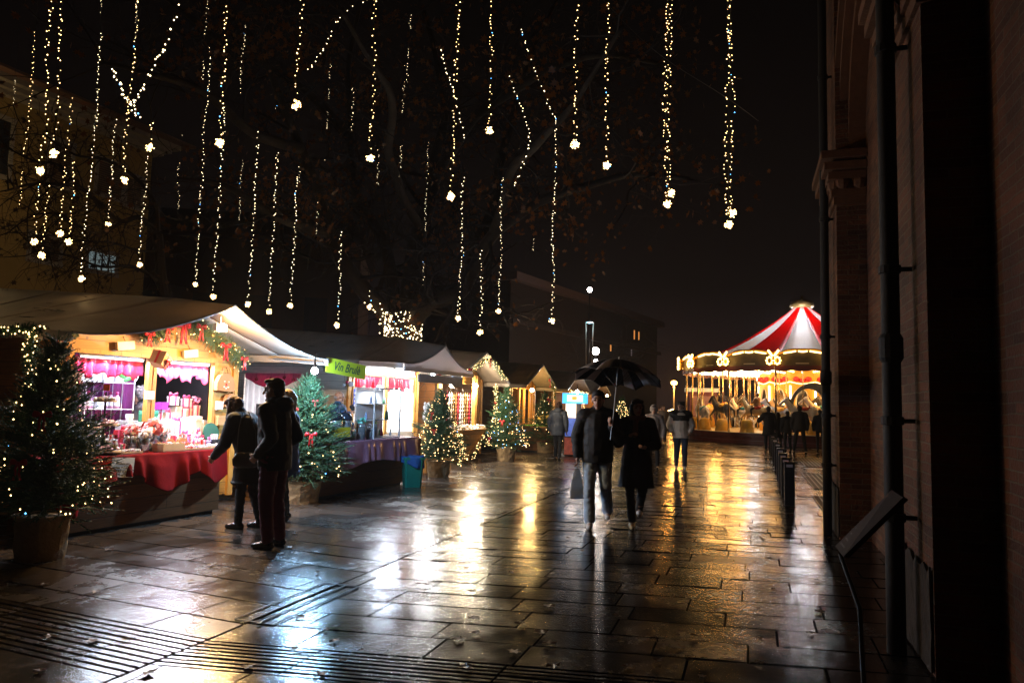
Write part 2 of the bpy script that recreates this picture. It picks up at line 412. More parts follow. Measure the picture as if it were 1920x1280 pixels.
# ---------------------------------------------------------------- brick building on the right
brick = brick_mat('old_brick', (.16, .052, .020), (.075, .025, .011), (.14, .09, .05))
cornice_m = M('brick_moulding', (.12, .050, .022), .8, var=.3, vs=12, bump=.5, bs=50)
plaster = M('crumbling_plaster', (.035, .024, .017), .95, var=.6, vs=7, bump=.6, bs=30)
A_R = rad(18.4)
bb = empty('brick_building', (0, 0, 0), -A_R, 'dark old brick building with pilasters and a blind arch along the right edge', 'building')
m = MB(); m.span((1.43, -4, 0), (7, 11.35, 15)); m.build('wall', brick, bb)
for s0, s1 in ((5.15, 6.3), (10.1, 11.2)):
    m = MB(); m.span((1.07, s0, 0), (1.425, s1, 15)); p = m.build('pilaster', brick, bb)
    m = MB()
    for k, (z, o) in enumerate(((4.30, .03), (4.40, .06), (4.52, .03), (4.62, .10), (4.74, .15), (4.88, .19))):
        m.span((1.068 - o, s0 - o, z), (1.42, s1 + o, z + .10))
    for q in range(5):
        sy = s0 + (s1 - s0) * (q + .5) / 5
        m.ball((1.04, sy, 4.60), (.07, .09, .12), 8, 6)
    for q in range(2): m.ball((1.15 + .2 * q, s0 - .04, 4.60), (.09, .06, .12), 8, 6)
    m.build('capital', cornice_m, p)
    m = MB()
    prof = [(s0 - .03, .0), (s1 + .03, .0)]
    m.surf(lambda u, v: (1.055 - .012 * noise.noise(V((u * 9, v * 9, 3))) , s0 + .02 + (s1 - s0 - .04) * u, .02 + .85 * v * (.75 + .25 * noise.noise(V((u * 6, 0, 1))))), 14, 8)
    m.build('plaster_patch', plaster, p, solid=.012)
def arch(c, r0, r1, w0, w1, z0):
    m = MB(); rs = []
    for i in range(33):
        a = PI * i / 32
        rs.append([(w0, c + r0 * math.cos(a), z0 + r0 * math.sin(a)), (w0, c + r1 * math.cos(a), z0 + r1 * math.sin(a)), (w1, c + r1 * math.cos(a), z0 + r1 * math.sin(a)), (w1, c + r0 * math.cos(a), z0 + r0 * math.sin(a))])
    m.rings(rs); return m
am = arch(8.2, 1.90, 2.04, 1.23, 1.43, 4.95)
for a_ in (arch(8.2, 2.05, 2.16, 1.13, 1.43, 4.95), arch(8.2, 2.17, 2.25, 1.21, 1.43, 4.95), arch(8.2, 2.26, 2.39, 1.08, 1.43, 4.95)): am.add(a_.v, a_.f)
am.build('arch_moulding', cornice_m, bb)
iron = M('rain_pipe_iron', (.010, .008, .007), .75, .0, bump=.2, bs=30)
def pipe(w_, s_, lab, r=.06):
    t = empty('drain_pipe', (w_ * math.cos(A_R) + s_ * math.sin(A_R), -w_ * math.sin(A_R) + s_ * math.cos(A_R), 0), -A_R, lab, 'drain pipe')
    m = MB(); m.smooth = True; m.tube([(0, 0, z * .5) for z in range(0, 31)], r, 14); m.build('pipe', iron, t)
    for z in (.9, 1.55, 2.6, 4.2, 6.2):
        m = MB(); m.lathe([(r + .001, z - .03), (r + .013, z - .025), (r + .013, z + .025), (r + .001, z + .03)], n=14); m.box((r + .03, 0, z), (.10, .02, .03)); m.build('pipe_clamp', iron, t)
    m = MB(); m.lathe([(r + .001, 1.95), (r + .018, 1.98), (r + .018, 2.12), (r + .001, 2.15)], n=14); m.build('pipe_collar', iron, t)
pipe(.925, 5.55, 'thick dark rain pipe on the near brick pilaster')
pipe(.955, 10.45, 'thinner-looking far rain pipe beside the carousel view', .055)

# slanted information board on a thin bent leg
b0 = G(1622, 1330); 
t = empty('information_board', (b0.x, b0.y, 0), -A_R, 'slanted brown information board on thin bent leg by the brick wall', 'sign')
c1, c2_, c3, c4 = AT(1566, 1023, b0.y + .55), AT(1672, 918, b0.y - .02), AT(1693, 932, b0.y - .12), AT(1581, 1043, b0.y + .35)
Rm = Matrix.Rotation(A_R, 3, 'Z')
def loc_(p): return Rm @ (V(p) - V((b0.x, b0.y, 0)))
nrm = (c2_ - c1).cross(c4 - c1).normalized()
m = MB(); m.prism([loc_(c1), loc_(c2_), loc_(c3), loc_(c4)], Rm @ nrm * .03)
boardm = M('bronze_board', (.035, .020, .014), .75, .0, var=.35, vs=20); m.build('board', boardm, t); boardm.node_tree.nodes['Principled BSDF'].inputs['Specular IOR Level'].default_value = .12
lm = M('raised_lettering', (.07, .05, .04), .8)
m = MB()
for i in range(9):
    f0 = .08 + i * .095; wv = .25 + .5 * RND.random()
    A = c1.lerp(c2_, f0); B = c4.lerp(c3, f0); A2 = c1.lerp(c2_, f0 + .025); B2 = c4.lerp(c3, f0 + .025)
    for sgn in (1,):
        o_ = -nrm * .0025
        m.prism([loc_(A.lerp(B, .15) + o_), loc_(A.lerp(B, .15 + wv) + o_), loc_(A2.lerp(B2, .15 + wv) + o_), loc_(A2.lerp(B2, .15) + o_)], Rm @ nrm * .002)
m.build('lettering', lm, t)
k1 = loc_(AT(1612, 1140, b0.y + .12)); k0 = loc_(c4.lerp(c1, .35) )
m = MB(); m.tube([V((0, 0, 0)), k1, k0 + V((0, 0, -.01))], .013, 8); m.box((0, 0, .006), (.14, .14, .012)); m.build('leg', dark_metal, t)

# ---------------------------------------------------------------- ochre house at the left
ochre = M('ochre_render', (.34, .22, .06), .9, var=.35, vs=.8, bump=.3, bs=25)
stone_t = M('pale_stone_trim', (.30, .25, .19), .8, var=.25, vs=5, bump=.3, bs=20)
shut = M('brown_shutters', (.09, .045, .025), .7, var=.3, stretch=(1, 1, 30))
A_L = rad(22.4)
hp = AT(285, 300, 24.0); hz = ZAT(hp.x, hp.y, 290)
hs = empty('ochre_house', (hp.x, hp.y, 0), PI / 2 - A_L, 'tall ochre rendered house with shuttered windows behind the bare tree', 'house')
# local x = up the street, y = back from the street; right corner at x=0
HW = 17.0
m = MB(); m.span((-HW, 0, 0), (0, 9, hz)); m.build('wall', ochre, hs)
m = MB()
for z, o, h in ((hz + .002, .25, .12), (hz + .122, .42, .14), (hz + .262, .62, .16)): m.span((-HW - .3, -o, z), (o, 9, z + h))
m.build('cornice', stone_t, hs)
m = MB(); m.span((-HW - .6, -.95, hz + .425), (.95, 9, hz + .50)); m.build('roof', M('roof_tiles', (.16, .08, .05), .8, bump=.5), hs)
m = MB(); m.span((-HW, -.05, 4.05), (.05, 0, 4.3)); m.build('string_course', stone_t, hs)
def hwin(xa, xb, z0, z1, kind):
    f = MB()
    f.span((xa - .14, -.05, z0 - .14), (xb + .14, -.003, z0)); f.span((xa - .14, -.04, z1), (xb + .14, -.003, z1 + .14))
    f.span((xa - .12, -.035, z0), (xa, -.003, z1)); f.span((xb, -.035, z0), (xb + .12, -.003, z1))
    fo = f.build('window', stone_t, hs)
    if kind == 'shut':
        m = MB()
        for j in range(int((z1 - z0) / .07)): m.box(((xa + xb) / 2, -.02, z0 + .04 + j * .07), (xb - xa - .01, .03, .055), rx=.3)
        m.build('shutter', shut, fo)
    elif kind == 'lit':
        m = MB(); m.span((xa, -.012, z0), (xb, -.004, z1)); m.build('pane', M('lit_pane', (.5, .6, .6), .4, emit=(.62, .85, .9), es=.16), fo)
        m = MB()
        for q in range(1, 4): m.box((xa + (xb - xa) * q / 4, -.022, (z0 + z1) / 2), (.05, .016, z1 - z0))
        m.build('mullion', dark_metal, fo)
    else:
        m = MB(); m.span((xa, -.012, z0), (xb, -.004, z1)); m.build('pane', M('dark_pane', (.03, .03, .035), .12), fo)
def hx(px, py):                       # picture point -> (x, z) on the facade
    d = ray(px, py); n = V((-math.cos(A_L), math.sin(A_L), 0)); o = V((hp.x, hp.y, 0))
    q = CAM + d * ((o - CAM).dot(n) / d.dot(n)); r = q - o
    return r.dot(V((math.sin(A_L), math.cos(A_L), 0))), q.z
for (pa, ya, pb, yb, kd) in ((186, 300, 226, 372, 'shut'), (166, 470, 214, 512, 'lit'), (96, 262, 128, 352, 'shut'), (-25, 214, 12, 330, 'dark'), (60, 440, 108, 492, 'shut'), (-80, 400, -20, 470, 'shut'), (240, 330, 262, 388, 'shut')):
    xa, z1 = hx(pa, ya); xb, z0 = hx(pb, yb)
    hwin(xa, xb, min(z0, z1), max(z0, z1), kd)

# darker house behind the stalls and plane tree
umber = M('umber_render', (.10, .06, .04), .9, var=.4, vs=.6)
dp = AT(291, 560, 34.0)
dh = empty('dark_house', (dp.x, dp.y, 0), rad(8), 'dark brown house block behind the stalls and plane tree', 'house')
m = MB(); m.span((-2.2, 0, 0), (9.5, 8, 9.2)); m.build('wall', umber, dh)
m = MB(); m.prism([(-2.5, -.4, 9.2), (9.8, -.4, 9.2), (9.8, 4, 11.4), (-2.5, 4, 11.4)], (0, 0, .15)); m.prism([(-2.5, 8.4, 9.2), (9.8, 8.4, 9.2), (9.8, 4, 11.4), (-2.5, 4, 11.4)], (0, 0, .15)); m.build('roof', M('dark_tiles', (.06, .035, .03), .8), dh)
for i in range(4):
    for j in range(2):
        m = MB(); m.span((-.9 + i * 2.6, -.03, 1.5 + j * 3.3), (.2 + i * 2.6, -.003, 3.2 + j * 3.3)); m.build('window', M('dark_shutter', (.035, .03, .028), .6), dh)
# flat-roofed kiosk peeking over the first stall
kp = AT(312, 560, 15.0)

# hazy long building far up the street
fb = AT(1052, 700, 62.0); fe = AT(1232, 640, 84.0); ang = math.atan2(fe.y - fb.y, fe.x - fb.x)
ht = ZAT(fb.x, fb.y, 556)
fbu = empty('long_building', (fb.x, fb.y, 0), ang, 'long misty building with a few orange lit windows far up the street', 'building')
Lf = (fe - fb).to_2d().length
fogw = M('far_render', (.018, .012, .0115), .9, var=.15, vs=.3)
m = MB(); m.span((-9, 0, 0), (Lf, 12, ht)); m.build('wall', fogw, fbu)
m = MB(); m.span((-9.2, -.4, ht * .70), (Lf + .3, -.003, ht * .70 + .35)); m.build('string_course', M('far_trim', (.035, .026, .024), .9), fbu)
m = MB(); m.span((-9.3, -.7, ht + .003), (Lf + .6, 12, ht + .6)); m.build('roof', M('far_roof', (.10, .07, .07), .9), fbu)
wl_ = M('orange_window', (.8, .4, .1), .5, emit=(1, .36, .08), es=.75)
wg_ = M('grey_window', (.5, .45, .5), .5, emit=(.6, .5, .6), es=.12)
def far_x(px):
    d = ray(px, 640); n = V((-math.sin(ang), math.cos(ang), 0)); q = CAM + d * ((fb - CAM).dot(n) / d.dot(n)); return (q - fb).dot(V((math.cos(ang), math.sin(ang), 0)))
for px, ya, yb, mt in ((1189, 619, 636, wl_), (1197.5, 622, 637, wl_), (1145, 643, 658, wl_), (1184, 655, 667, wg_), (1110, 640, 652, M('dark_pane', (0, 0, 0))), (1165, 615, 630, M('dark_pane', (0, 0, 0)))):
    x_ = far_x(px); X_, Y_ = fb.x + x_ * math.cos(ang), fb.y + x_ * math.sin(ang)
    z1, z0 = ZAT(X_, Y_, ya), ZAT(X_, Y_, yb)
    m = MB(); m.span((x_ - .14, -.03, z0), (x_ + .14, -.003, z1)); f_ = m.build('window', mt, fbu)
    m = MB(); m.span((x_ - .2, -.06, z0 - .12), (x_ + .2, -.035, z0 - .02)); m.build('sill', M('far_trim', (.2, .2, .2)), f_)

# ---------------------------------------------------------------- lamps up the street
lamp_p = M('lamp_post_paint', (.42, .42, .36), .5)
def base_at(px, D):
    q = AT(px, 760, D); return q.x, q.y
x, y = base_at(1103, 46); z = ZAT(x, y, 603)
t = empty('street_lamp', (x, y, 0), 0, 'tall lamp with two thin legs and a flat disc head', 'street lamp')
for s in (-1, 1):
    m = MB(); m.tube([(s * .09, 0, 0), (s * .24, 0, z - .35), (s * .26, 0, z - .06)], .035, 8); m.build('leg', lamp_p, t)
m = MB(); m.lathe([(.05, z + .05), (.27, z + .02), (.29, z - .02), (.26, z - .04)], n=24); m.build('head', dark_metal, t)
m = MB(); m.lathe([(.02, z - .03), (.19, z - .045), (.19, z - .07), (.02, z - .10)], n=24); m.build('lamp_disc', M('cool_disc', (.6, .9, 1), .3, emit=(.30, .75, 1), es=6), t)
light('street_lamp_glow', (0, 0, z - .5), 40, (.7, .9, 1), .4, t)
x, y = base_at(1115, 52); z = ZAT(x, y, 658)
t = empty('street_lamp', (x, y, 0), 0, 'bright white lamp on a pole with two heads among bare twigs', 'street lamp')
m = MB(); m.tube([(0, 0, 0), (0, 0, z - .3)], .08, 8); m.build('pole', dark_metal, t)
hd = M('white_lamp_globe', (1, 1, 1), .3, emit=(1, .86, .78), es=60)
m = MB(); m.smooth = True; m.ball((0, 0, z), .27); m.build('globe', hd, t)
m = MB(); m.smooth = True; m.ball((.02, 0, z - .72), .14); m.build('globe', hd, t)
m = MB(); m.smooth = True; m.ball((-.22, 0, z - 1.6), .10); m.build('globe', M('cool_globe', (.6, 1, .9), .3, emit=(.55, .95, .9), es=12), t)
light('street_lamp_glow', (0, -.4, z + .1), 160, (1, .85, .75), .3, t)
x, y = base_at(1102, 50); z = ZAT(x, y, 543)
t = empty('flood_light', (x, y, 0), 0, 'single white spotlight high above the two-legged lamp', 'spotlight')
m = MB(); m.tube([(0, 0, 0), (0, 0, z - .2)], .05, 8); m.build('pole', dark_metal, t)
m = MB(); m.smooth = True; m.ball((0, 0, z), .17); m.build('lens', hd, t)
light('spot_beam', (0, 0, z), 700, (1, .82, .66), .1, t, 'SPOT', rot=(rad(38), 0, rad(-70)), spot=24)
x, y = base_at(1263.5, 58); z = ZAT(x, y, 717)
t = empty('street_lamp', (x, y, 0), 0, 'orange sodium lamp on a slim post left of the carousel', 'street lamp')
m = MB(); m.tube([(0, 0, 0), (0, 0, z - .2)], .06, 8); m.build('post', lamp_p, t)
m = MB(); m.smooth = True; m.lathe([(.02, z - .22), (.22, z - .15), (.27, z), (.2, z + .12), (.02, z + .16)], n=12); m.build('lantern', M('sodium_globe', (1, .5, .1), .3, emit=(1, .38, .06), es=26), t)
light('sodium_glow', (0, -.5, z - .1), 700, (1, .42, .08), .3, t)

# ---------------------------------------------------------------- bollards, grates, covers
bol_m = M('bollard_paint', (.015, .016, .02), .35, .2)
refl_m = M('pale_sticker', (.35, .30, .33), .4)
names_b = ['nearest black bollard with a pale sticker near its top', 'second black bollard in the row, just behind the nearest one', 'third black bollard in the row from the brick wall side', 'fourth black bollard in the receding row', 'fifth black bollard in the receding row', 'sixth black bollard in the receding row', 'seventh black bollard, near the silhouetted watchers', 'farthest black bollard, at the feet of the silhouetted watchers']
s0 = G(1480.5, 948)
proto = None
for i, (px, ty) in enumerate(((1480.5, 865), (1473, 857), (1468, 849), (1463.5, 840), (1458, 829.5), (1453, 822), (1449, 815), (1446, 810))):
    if i == 0:
        p = s0.to_2d(); ztop = ZAT(p.x, p.y, 865)
    else:
        q = G(px, ty + 0, ztop); p = q.to_2d()
    if proto is None:
        proto = empty('bollard', (p.x, p.y, 0), -A_R, names_b[0], 'bollard', 'black bollards in a row')
        m = MB(); m.span((-.085, -.05, 0), (.085, .05, ztop)); bo = m.build('post', bol_m, proto)
        md = bo.modifiers.new('b', 'BEVEL'); md.width = .012; md.segments = 2
        m = MB(); m.span((-.05, -.053, ztop - .09), (.05, -.051, ztop - .045)); m.build('sticker', refl_m, proto)
        m = MB(); m.span((-.11, -.075, 0), (.11, .075, .012)); m.build('foot_plate', bol_m, proto)
    else:
        copy_tree(proto, (p.x, p.y, 0), -A_R, label=names_b[i])
gr_m = M('iron_grate', (.02, .017, .014), .4, .6)
for i, (pl, pr, ya, yb, lab) in enumerate(((1493, 1542, 857, 875, 'farthest iron floor grate between bollards and brick wall'), (1506, 1542, 886, 917, 'middle iron floor grate between bollards and brick wall'), (1527, 1560, 931, 962, 'nearest iron floor grate, half hidden by the far rain pipe'))):
    a = G(pl, ya); b = G(pr + 40, yb)
    cy = (a.y + b.y) / 2; cxp = G(pl + 10, (ya + yb) / 2)
    Lg = G(pl, ya).y - G(pl, yb).y
    t = empty('floor_grate', (cxp.x + .62, cxp.y, .004), -A_R, lab, 'grate', 'iron floor grates')
    m = MB(); m.span((-.6, -Lg / 2, 0), (.75, Lg / 2, .004)); m.build('pit_plate', M('grate_pit', (.006, .005, .005), .7), t)
    m = MB()
    for k in range(14):
        xx = -.6 + k * 1.35 / 13; m.span((xx - .011, -Lg / 2, .004), (xx + .011, Lg / 2, .011))
    for yy in (-Lg / 2, Lg / 2): m.span((-.62, yy - .02, .004), (.77, yy + .02, .013))
    m.build('bars', gr_m, t)
cov_m = M('cover_frame', (.16, .13, .10), .25, .6)
for i, (xa, xb, yy, lab) in enumerate(((1290, 1357, 989, 'metal edged access cover nearest the walking couple'), (1407, 1467, 989, 'metal edged access cover left of the far rain pipe'), (1345, 1426, 1006, 'metal edged access cover nearest the camera on the walk'))):
    a = G(xa, yy); b = G(xb, yy); wd = (b - a).length
    t = empty('access_cover', ((a.x + b.x) / 2, (a.y + b.y) / 2, .006), math.atan2(c_r.y, c_r.x), lab, 'manhole cover', 'access covers')
    m = MB()
    m.span((-wd / 2, -.17, 0), (-wd / 2 + .018, .17, .006)); m.span((wd / 2 - .018, -.17, 0), (wd / 2, .17, .006)); m.span((-wd / 2, -.17, 0), (wd / 2, -.16, .005)); m.span((-wd / 2, .16, 0), (wd / 2, .17, .005)); m.build('frame', cov_m, t)
    m = MB()
    for s in (-1, 1):
        for k in range(3): m.ball((s * (wd / 2 - .07 - k * .035), 0, .002), (.012, .02, .004), 8, 4)
    m.build('lifting_holes', M('hole_black', (.004, .004, .004), .8), t)
a = G(530, 1128); b = G(625, 1112)
t = empty('access_cover', ((a.x + b.x) / 2, (a.y + b.y) / 2 - .12, .006), math.atan2(JD.y, JD.x), 'narrow slotted drain cover set along the long pavement joint', 'manhole cover')
m = MB()
for yy in (-.16, -.04, .05, .17): m.span((-.6, yy - .006, 0), (.55, yy + .006, .006))
for xx in (-.6, .55): m.span((xx - .006, -.16, 0), (xx + .006, .17, .005))
m.build('frame', M('cover_dark', (.01, .01, .01), .5), t)

# unseen lantern added beyond the left edge to light the ochre wall
t = empty('added_lantern', (hs.location.x - 7.5 * math.sin(A_L) + .75 * math.cos(A_L), hs.location.y - 7.5 * math.cos(A_L) - .75 * math.sin(A_L), 7.6), PI / 2 - A_L, 'added unseen lantern lighting the ochre house wall at the left', 'lantern')
m = MB(); m.tube([(0, .75, .3), (0, .4, .5), (0, 0, .35)], .02, 6); m.build('bracket', dark_metal, t)
m = MB(); m.smooth = True; m.lathe([(.02, -.2), (.12, -.15), (.16, .15), (.02, .2)], n=12); m.build('lantern_glass', M('lantern_glow', (1, .8, .5), .3, emit=(1, .66, .3), es=14), t)
light('added_lantern_light', (0, -.3, 0), 60, (1, .74, .36), .2, t)

# loose wet leaves on the paving
m = MB(); rg = random.Random(31)
LF = [(0, -.5), (.12, -.18), (.5, -.28), (.36, .02), (.52, .34), (.2, .24), (0, .62), (-.2, .24), (-.52, .34), (-.36, .02), (-.5, -.28), (-.12, -.18)]
for i in range(90):
    px, py = rg.uniform(60, 1560), rg.uniform(870, 1275); q = G(px, py)
    s_ = rg.uniform(.05, .10); a_ = rg.random() * 6.28; ca, sa = math.cos(a_), math.sin(a_)
    m.add([V((q.x, q.y, .012))] + [V((q.x + (x * ca - y * sa) * s_, q.y + (x * sa + y * ca) * s_, .010 + .012 * rg.random())) for x, y in LF], [(0, i_ + 1, (i_ + 1) % 12 + 1) for i_ in range(12)])
tag(m.build('fallen_leaves', M('trodden_leaves', (.10, .05, .02), .35, var=.6, vs=3)), 'scattered wet leaves on the paving', 'leaves', kind='stuff')

oc0, oc1 = AT(1145, 15, 13), AT(1312, 152, 11)
t = empty('overhead_cable', oc0, 0, 'thin overhead cable slanting down right between the light strings', 'cable')
m = MB(); m.tube([(oc0.lerp(oc1, i / 10) - oc0) + V((0, 0, -.12 * math.sin(PI * i / 10))) for i in range(-3, 16)], .004, 4); m.build('cable', M('cable_grey', (.12, .09, .07), .6), t)
# ---------------------------------------------------------------- fir trees in pots
fir_m = M('fir_needles', (.032, .092, .036), .55, var=.6, vs=5)
burlap = M('burlap_wrap', (.34, .24, .13), .9, var=.3, vs=14, bump=.8, bs=26)
bark = M('plane_bark', (.042, .025, .013), .85, var=.45, vs=5, bump=.7, bs=18)
twig_m = M('dark_twigs', (.035, .022, .015), .9)
def needle_twig(mb, base, d, L, rnd, nn=22, w=.0042, nl=.030):
    d = d.normalized(); u = d.orthogonal().normalized(); v = d.cross(u)
    tip = base + d * L + V((0, 0, -L * .08))
    mb.add([base + u * .003, base - u * .003, tip], [(0, 1, 2)])
    vs = []; fs = []
    for i in range(nn):
        f = (i + rnd.random()) / nn; p = base.lerp(tip, f); a = rnd.random() * 2 * PI
        o = (u * math.cos(a) + v * math.sin(a) * .75); q = p + (o * .8 + d * .75).normalized() * nl * (1.15 - .5 * f)
        s_ = d.cross(o).normalized() * w
        b = len(vs); vs += [p - s_, p + s_, q]; fs.append((b, b + 1, b + 2))
    mb.add(vs, fs)
def fir_mesh(H, R, z0, seed, n=900, tw=.12, droop=-.15):
    rnd = random.Random(seed); mb = MB()
    n = int(n * 2.3); N0 = int(n / 9)
    for i in range(N0):
        f = (i / N0) ** .62                       # 0 at the top, 1 at the bottom
        z = H - (H - z0) * f; a = i * 2.399 + rnd.random() * .7
        lobe = 1 + .16 * math.sin(3 * a + z * 4 + seed) + .10 * math.sin(7 * a + z * 9) + rnd.uniform(-.26, .24)
        Lb = (.05 + R * (f ** .85)) * lobe
        if f > .9: Lb *= .9
        el = .85 * (1 - f) + droop * f + .25 + rnd.uniform(-.3, .3)
        d = V((math.cos(a) * math.cos(el), math.sin(a) * math.cos(el), math.sin(el)))
        p0 = V((0, 0, z)); p1 = p0 + d * Lb
        side = d.cross(V((0, 0, 1))).normalized()
        mb.tube([p0, p0.lerp(p1, .55) + V((0, 0, .01)), p1], [.008, .005, .002], 4, False)
        for k in range(9):
            t = .28 + .72 * (k + rnd.random()) / 9
            if k == 8: t = 1
            q = p0.lerp(p1, t); sg = -1 if k % 2 else 1
            dd = d * .75 + side * sg * rnd.uniform(.3, 1) + V((0, 0, rnd.uniform(-.35, .35)))
            if k == 8: dd = d
            needle_twig(mb, q, dd, tw * rnd.uniform(.7, 1.3) * (1.1 - .35 * (1 - f)), rnd)
    for i in range(30):
        a = i * 2.4; needle_twig(mb, V((0, 0, H - .25 + .25 * i / 30)), V((math.cos(a) * .6, math.sin(a) * .6, .9)), .07, rnd, 14)
    mb.tube([(0, 0, .3), (0, 0, H * .6), (0, 0, H)], [.03, .018, .004], 6)
    return mb
def pot_mesh(r, h, seed=0):
    m = MB(); m.smooth = False
    def fn(u, v):
        a = u * 2 * PI; k = 1 + .09 * noise.noise(V((math.cos(a) * 3, math.sin(a) * 3, v * 4 + seed)))
        rr = (r * (.86 + .14 * v) + (.02 if v > .93 else 0)) * k
        return (rr * math.cos(a), rr * math.sin(a), h * v)
    m.surf(fn, 22, 9); m.lathe([(r * .97, h * .93), (.01, h * .95)], n=16); return m
def lights_on_cone(H, R, z0, n, seed, br=.008, dens=1.0, blue=0.03):
    rnd = random.Random(seed); mb = MB(); mats = [bulb_w, bulb_c]
    for i in range(n):
        f = rnd.random() ** .55; z = H - (H - z0) * f; a = rnd.random() * 2 * PI
        rr = (.04 + R * f ** .85) * rnd.uniform(.82, 1.05)
        mb.cur = 1 if rnd.random() < blue else 0
        mb.octa((rr * math.cos(a), rr * math.sin(a), z), br * rnd.uniform(.7, 1.3))
    mb.cur = 0
    return mb
def bow(parent, c, s, mat=None, rz=0, name='red_bow', top=None):
    mat = mat or red_satin
    m = MB(); m.smooth = True
    Mx = Matrix.Rotation(rz, 3, 'Z')
    def P(x, y, z): return V(c) + Mx @ V((x, y, z)) * s
    for sg in (-1, 1):
        m.rings([[P(sg * x, yy, z) for (yy, z) in ((-h * .35, zc + h), (h * .35, zc + h), (h * .35, zc - h), (-h * .35, zc - h))] for x, zc, h in ((.05, 0, .07), (.28, .05, .2), (.5, .05, .24), (.62, .0, .12))])
        m.rings([[P(sg * x + dx, -.05 + yy, z) for dx, yy in ((-.09, -.015), (.09, -.015), (.09, .015), (-.09, .015))] for x, z in ((.03, -.02), (.16, -.45), (.13, -.85), (.26, -1.3))])
    m.ball(P(0, -.04, 0), .11 * s, 8, 6)
    return m.build(name, mat, parent)
def fir(px, py, H, R, lab, seed, n=900, z0=.42, potr=.2, poth=.36, nl=180, lseed=1, llab=None, D=None, br=.008, bows=(), tw=.12, blue=.03):
    p = G(px, py) if D is None else V((*base_at(px, D), 0))
    t = empty('potted_fir', (p.x, p.y, 0), seed * 1.3, lab, 'fir tree', 'fir trees in wrapped pots')
    fir_mesh(H, R, z0, seed, n, tw).build('foliage', fir_m, t)
    pot_mesh(potr, poth, seed).build('wrapped_pot', burlap, t)
    if nl:
        g_ = lights_on_cone(H, R, z0, nl, lseed, br, blue=blue).build('fairy_lights', [bulb_w, bulb_c], loc=(p.x, p.y, 0))
        tag(g_, llab, 'fairy lights', 'fairy lights wound round the fir trees')
    for (bz, ba, bs) in bows:
        rr = (.04 + R * ((H - bz) / (H - z0)) ** .85) * 1.02
        bow(t, (rr * math.cos(ba - seed * 1.3), rr * math.sin(ba - seed * 1.3), bz), bs, rz=ba - seed * 1.3 + PI / 2)
    return t
toward = -PI / 2
fir(75, 1046, 2.05, .62, 'largest fir in a wrapped pot at the left edge, before the gift stall counter', 2, 1500, .45, .24, .42, 105, 3, 'sparse warm fairy lights on the big fir at the left edge', br=.0080, bows=((1.38, toward + .35, .13), (.95, toward + .1, .12)), tw=.15, blue=.01)
fir(568, 942, 1.85, .56, 'bushy fir with red bows between the man in black and the purple tablecloth', 5, 1800, .42, .26, .34, 75, 5, 'few warm fairy lights on the fir behind the man in black', br=.009, bows=((1.42, toward - .55, .11), (1.05, toward + .45, .15), (1.55, toward + .9, .09)), tw=.15)
fir(822, 893, 1.80, .60, 'fir thick with warm lights beside the green bin', 8, 1100, .36, .26, .34, 330, 8, 'dense warm fairy lights on the fir beside the green bin', br=.0082, bows=((1.35, toward - .7, .12), (1.0, toward - .2, .08)), tw=.14, blue=.02)
fir(948, 863, 1.98, .62, 'fir with white lights and a tall bare tip, right of the plank-sided stall', 9, 1000, .38, .28, .4, 230, 9, 'cool white fairy lights on the fir with the tall tip', br=.0098, bows=((1.1, toward - .3, .13), (.62, toward - .9, .12)), tw=.14, blue=.25)
fir(1022, 858, 1.95, .66, 'bright green fir with a red bow just left of the lit poster stand', 12, 800, .3, .28, .34, 60, 12, 'scattered fairy lights on the bright green fir', D=24.3, br=.011, bows=((1.75, toward + 1.0, .2),), tw=.15)
fir(1166, 850, 1.90, .50, 'farthest lit fir, seen between the couple under the umbrella', 14, 700, .3, .26, .34, 420, 14, 'dense fairy lights on the farthest fir', D=27.5, br=.012, tw=.14)

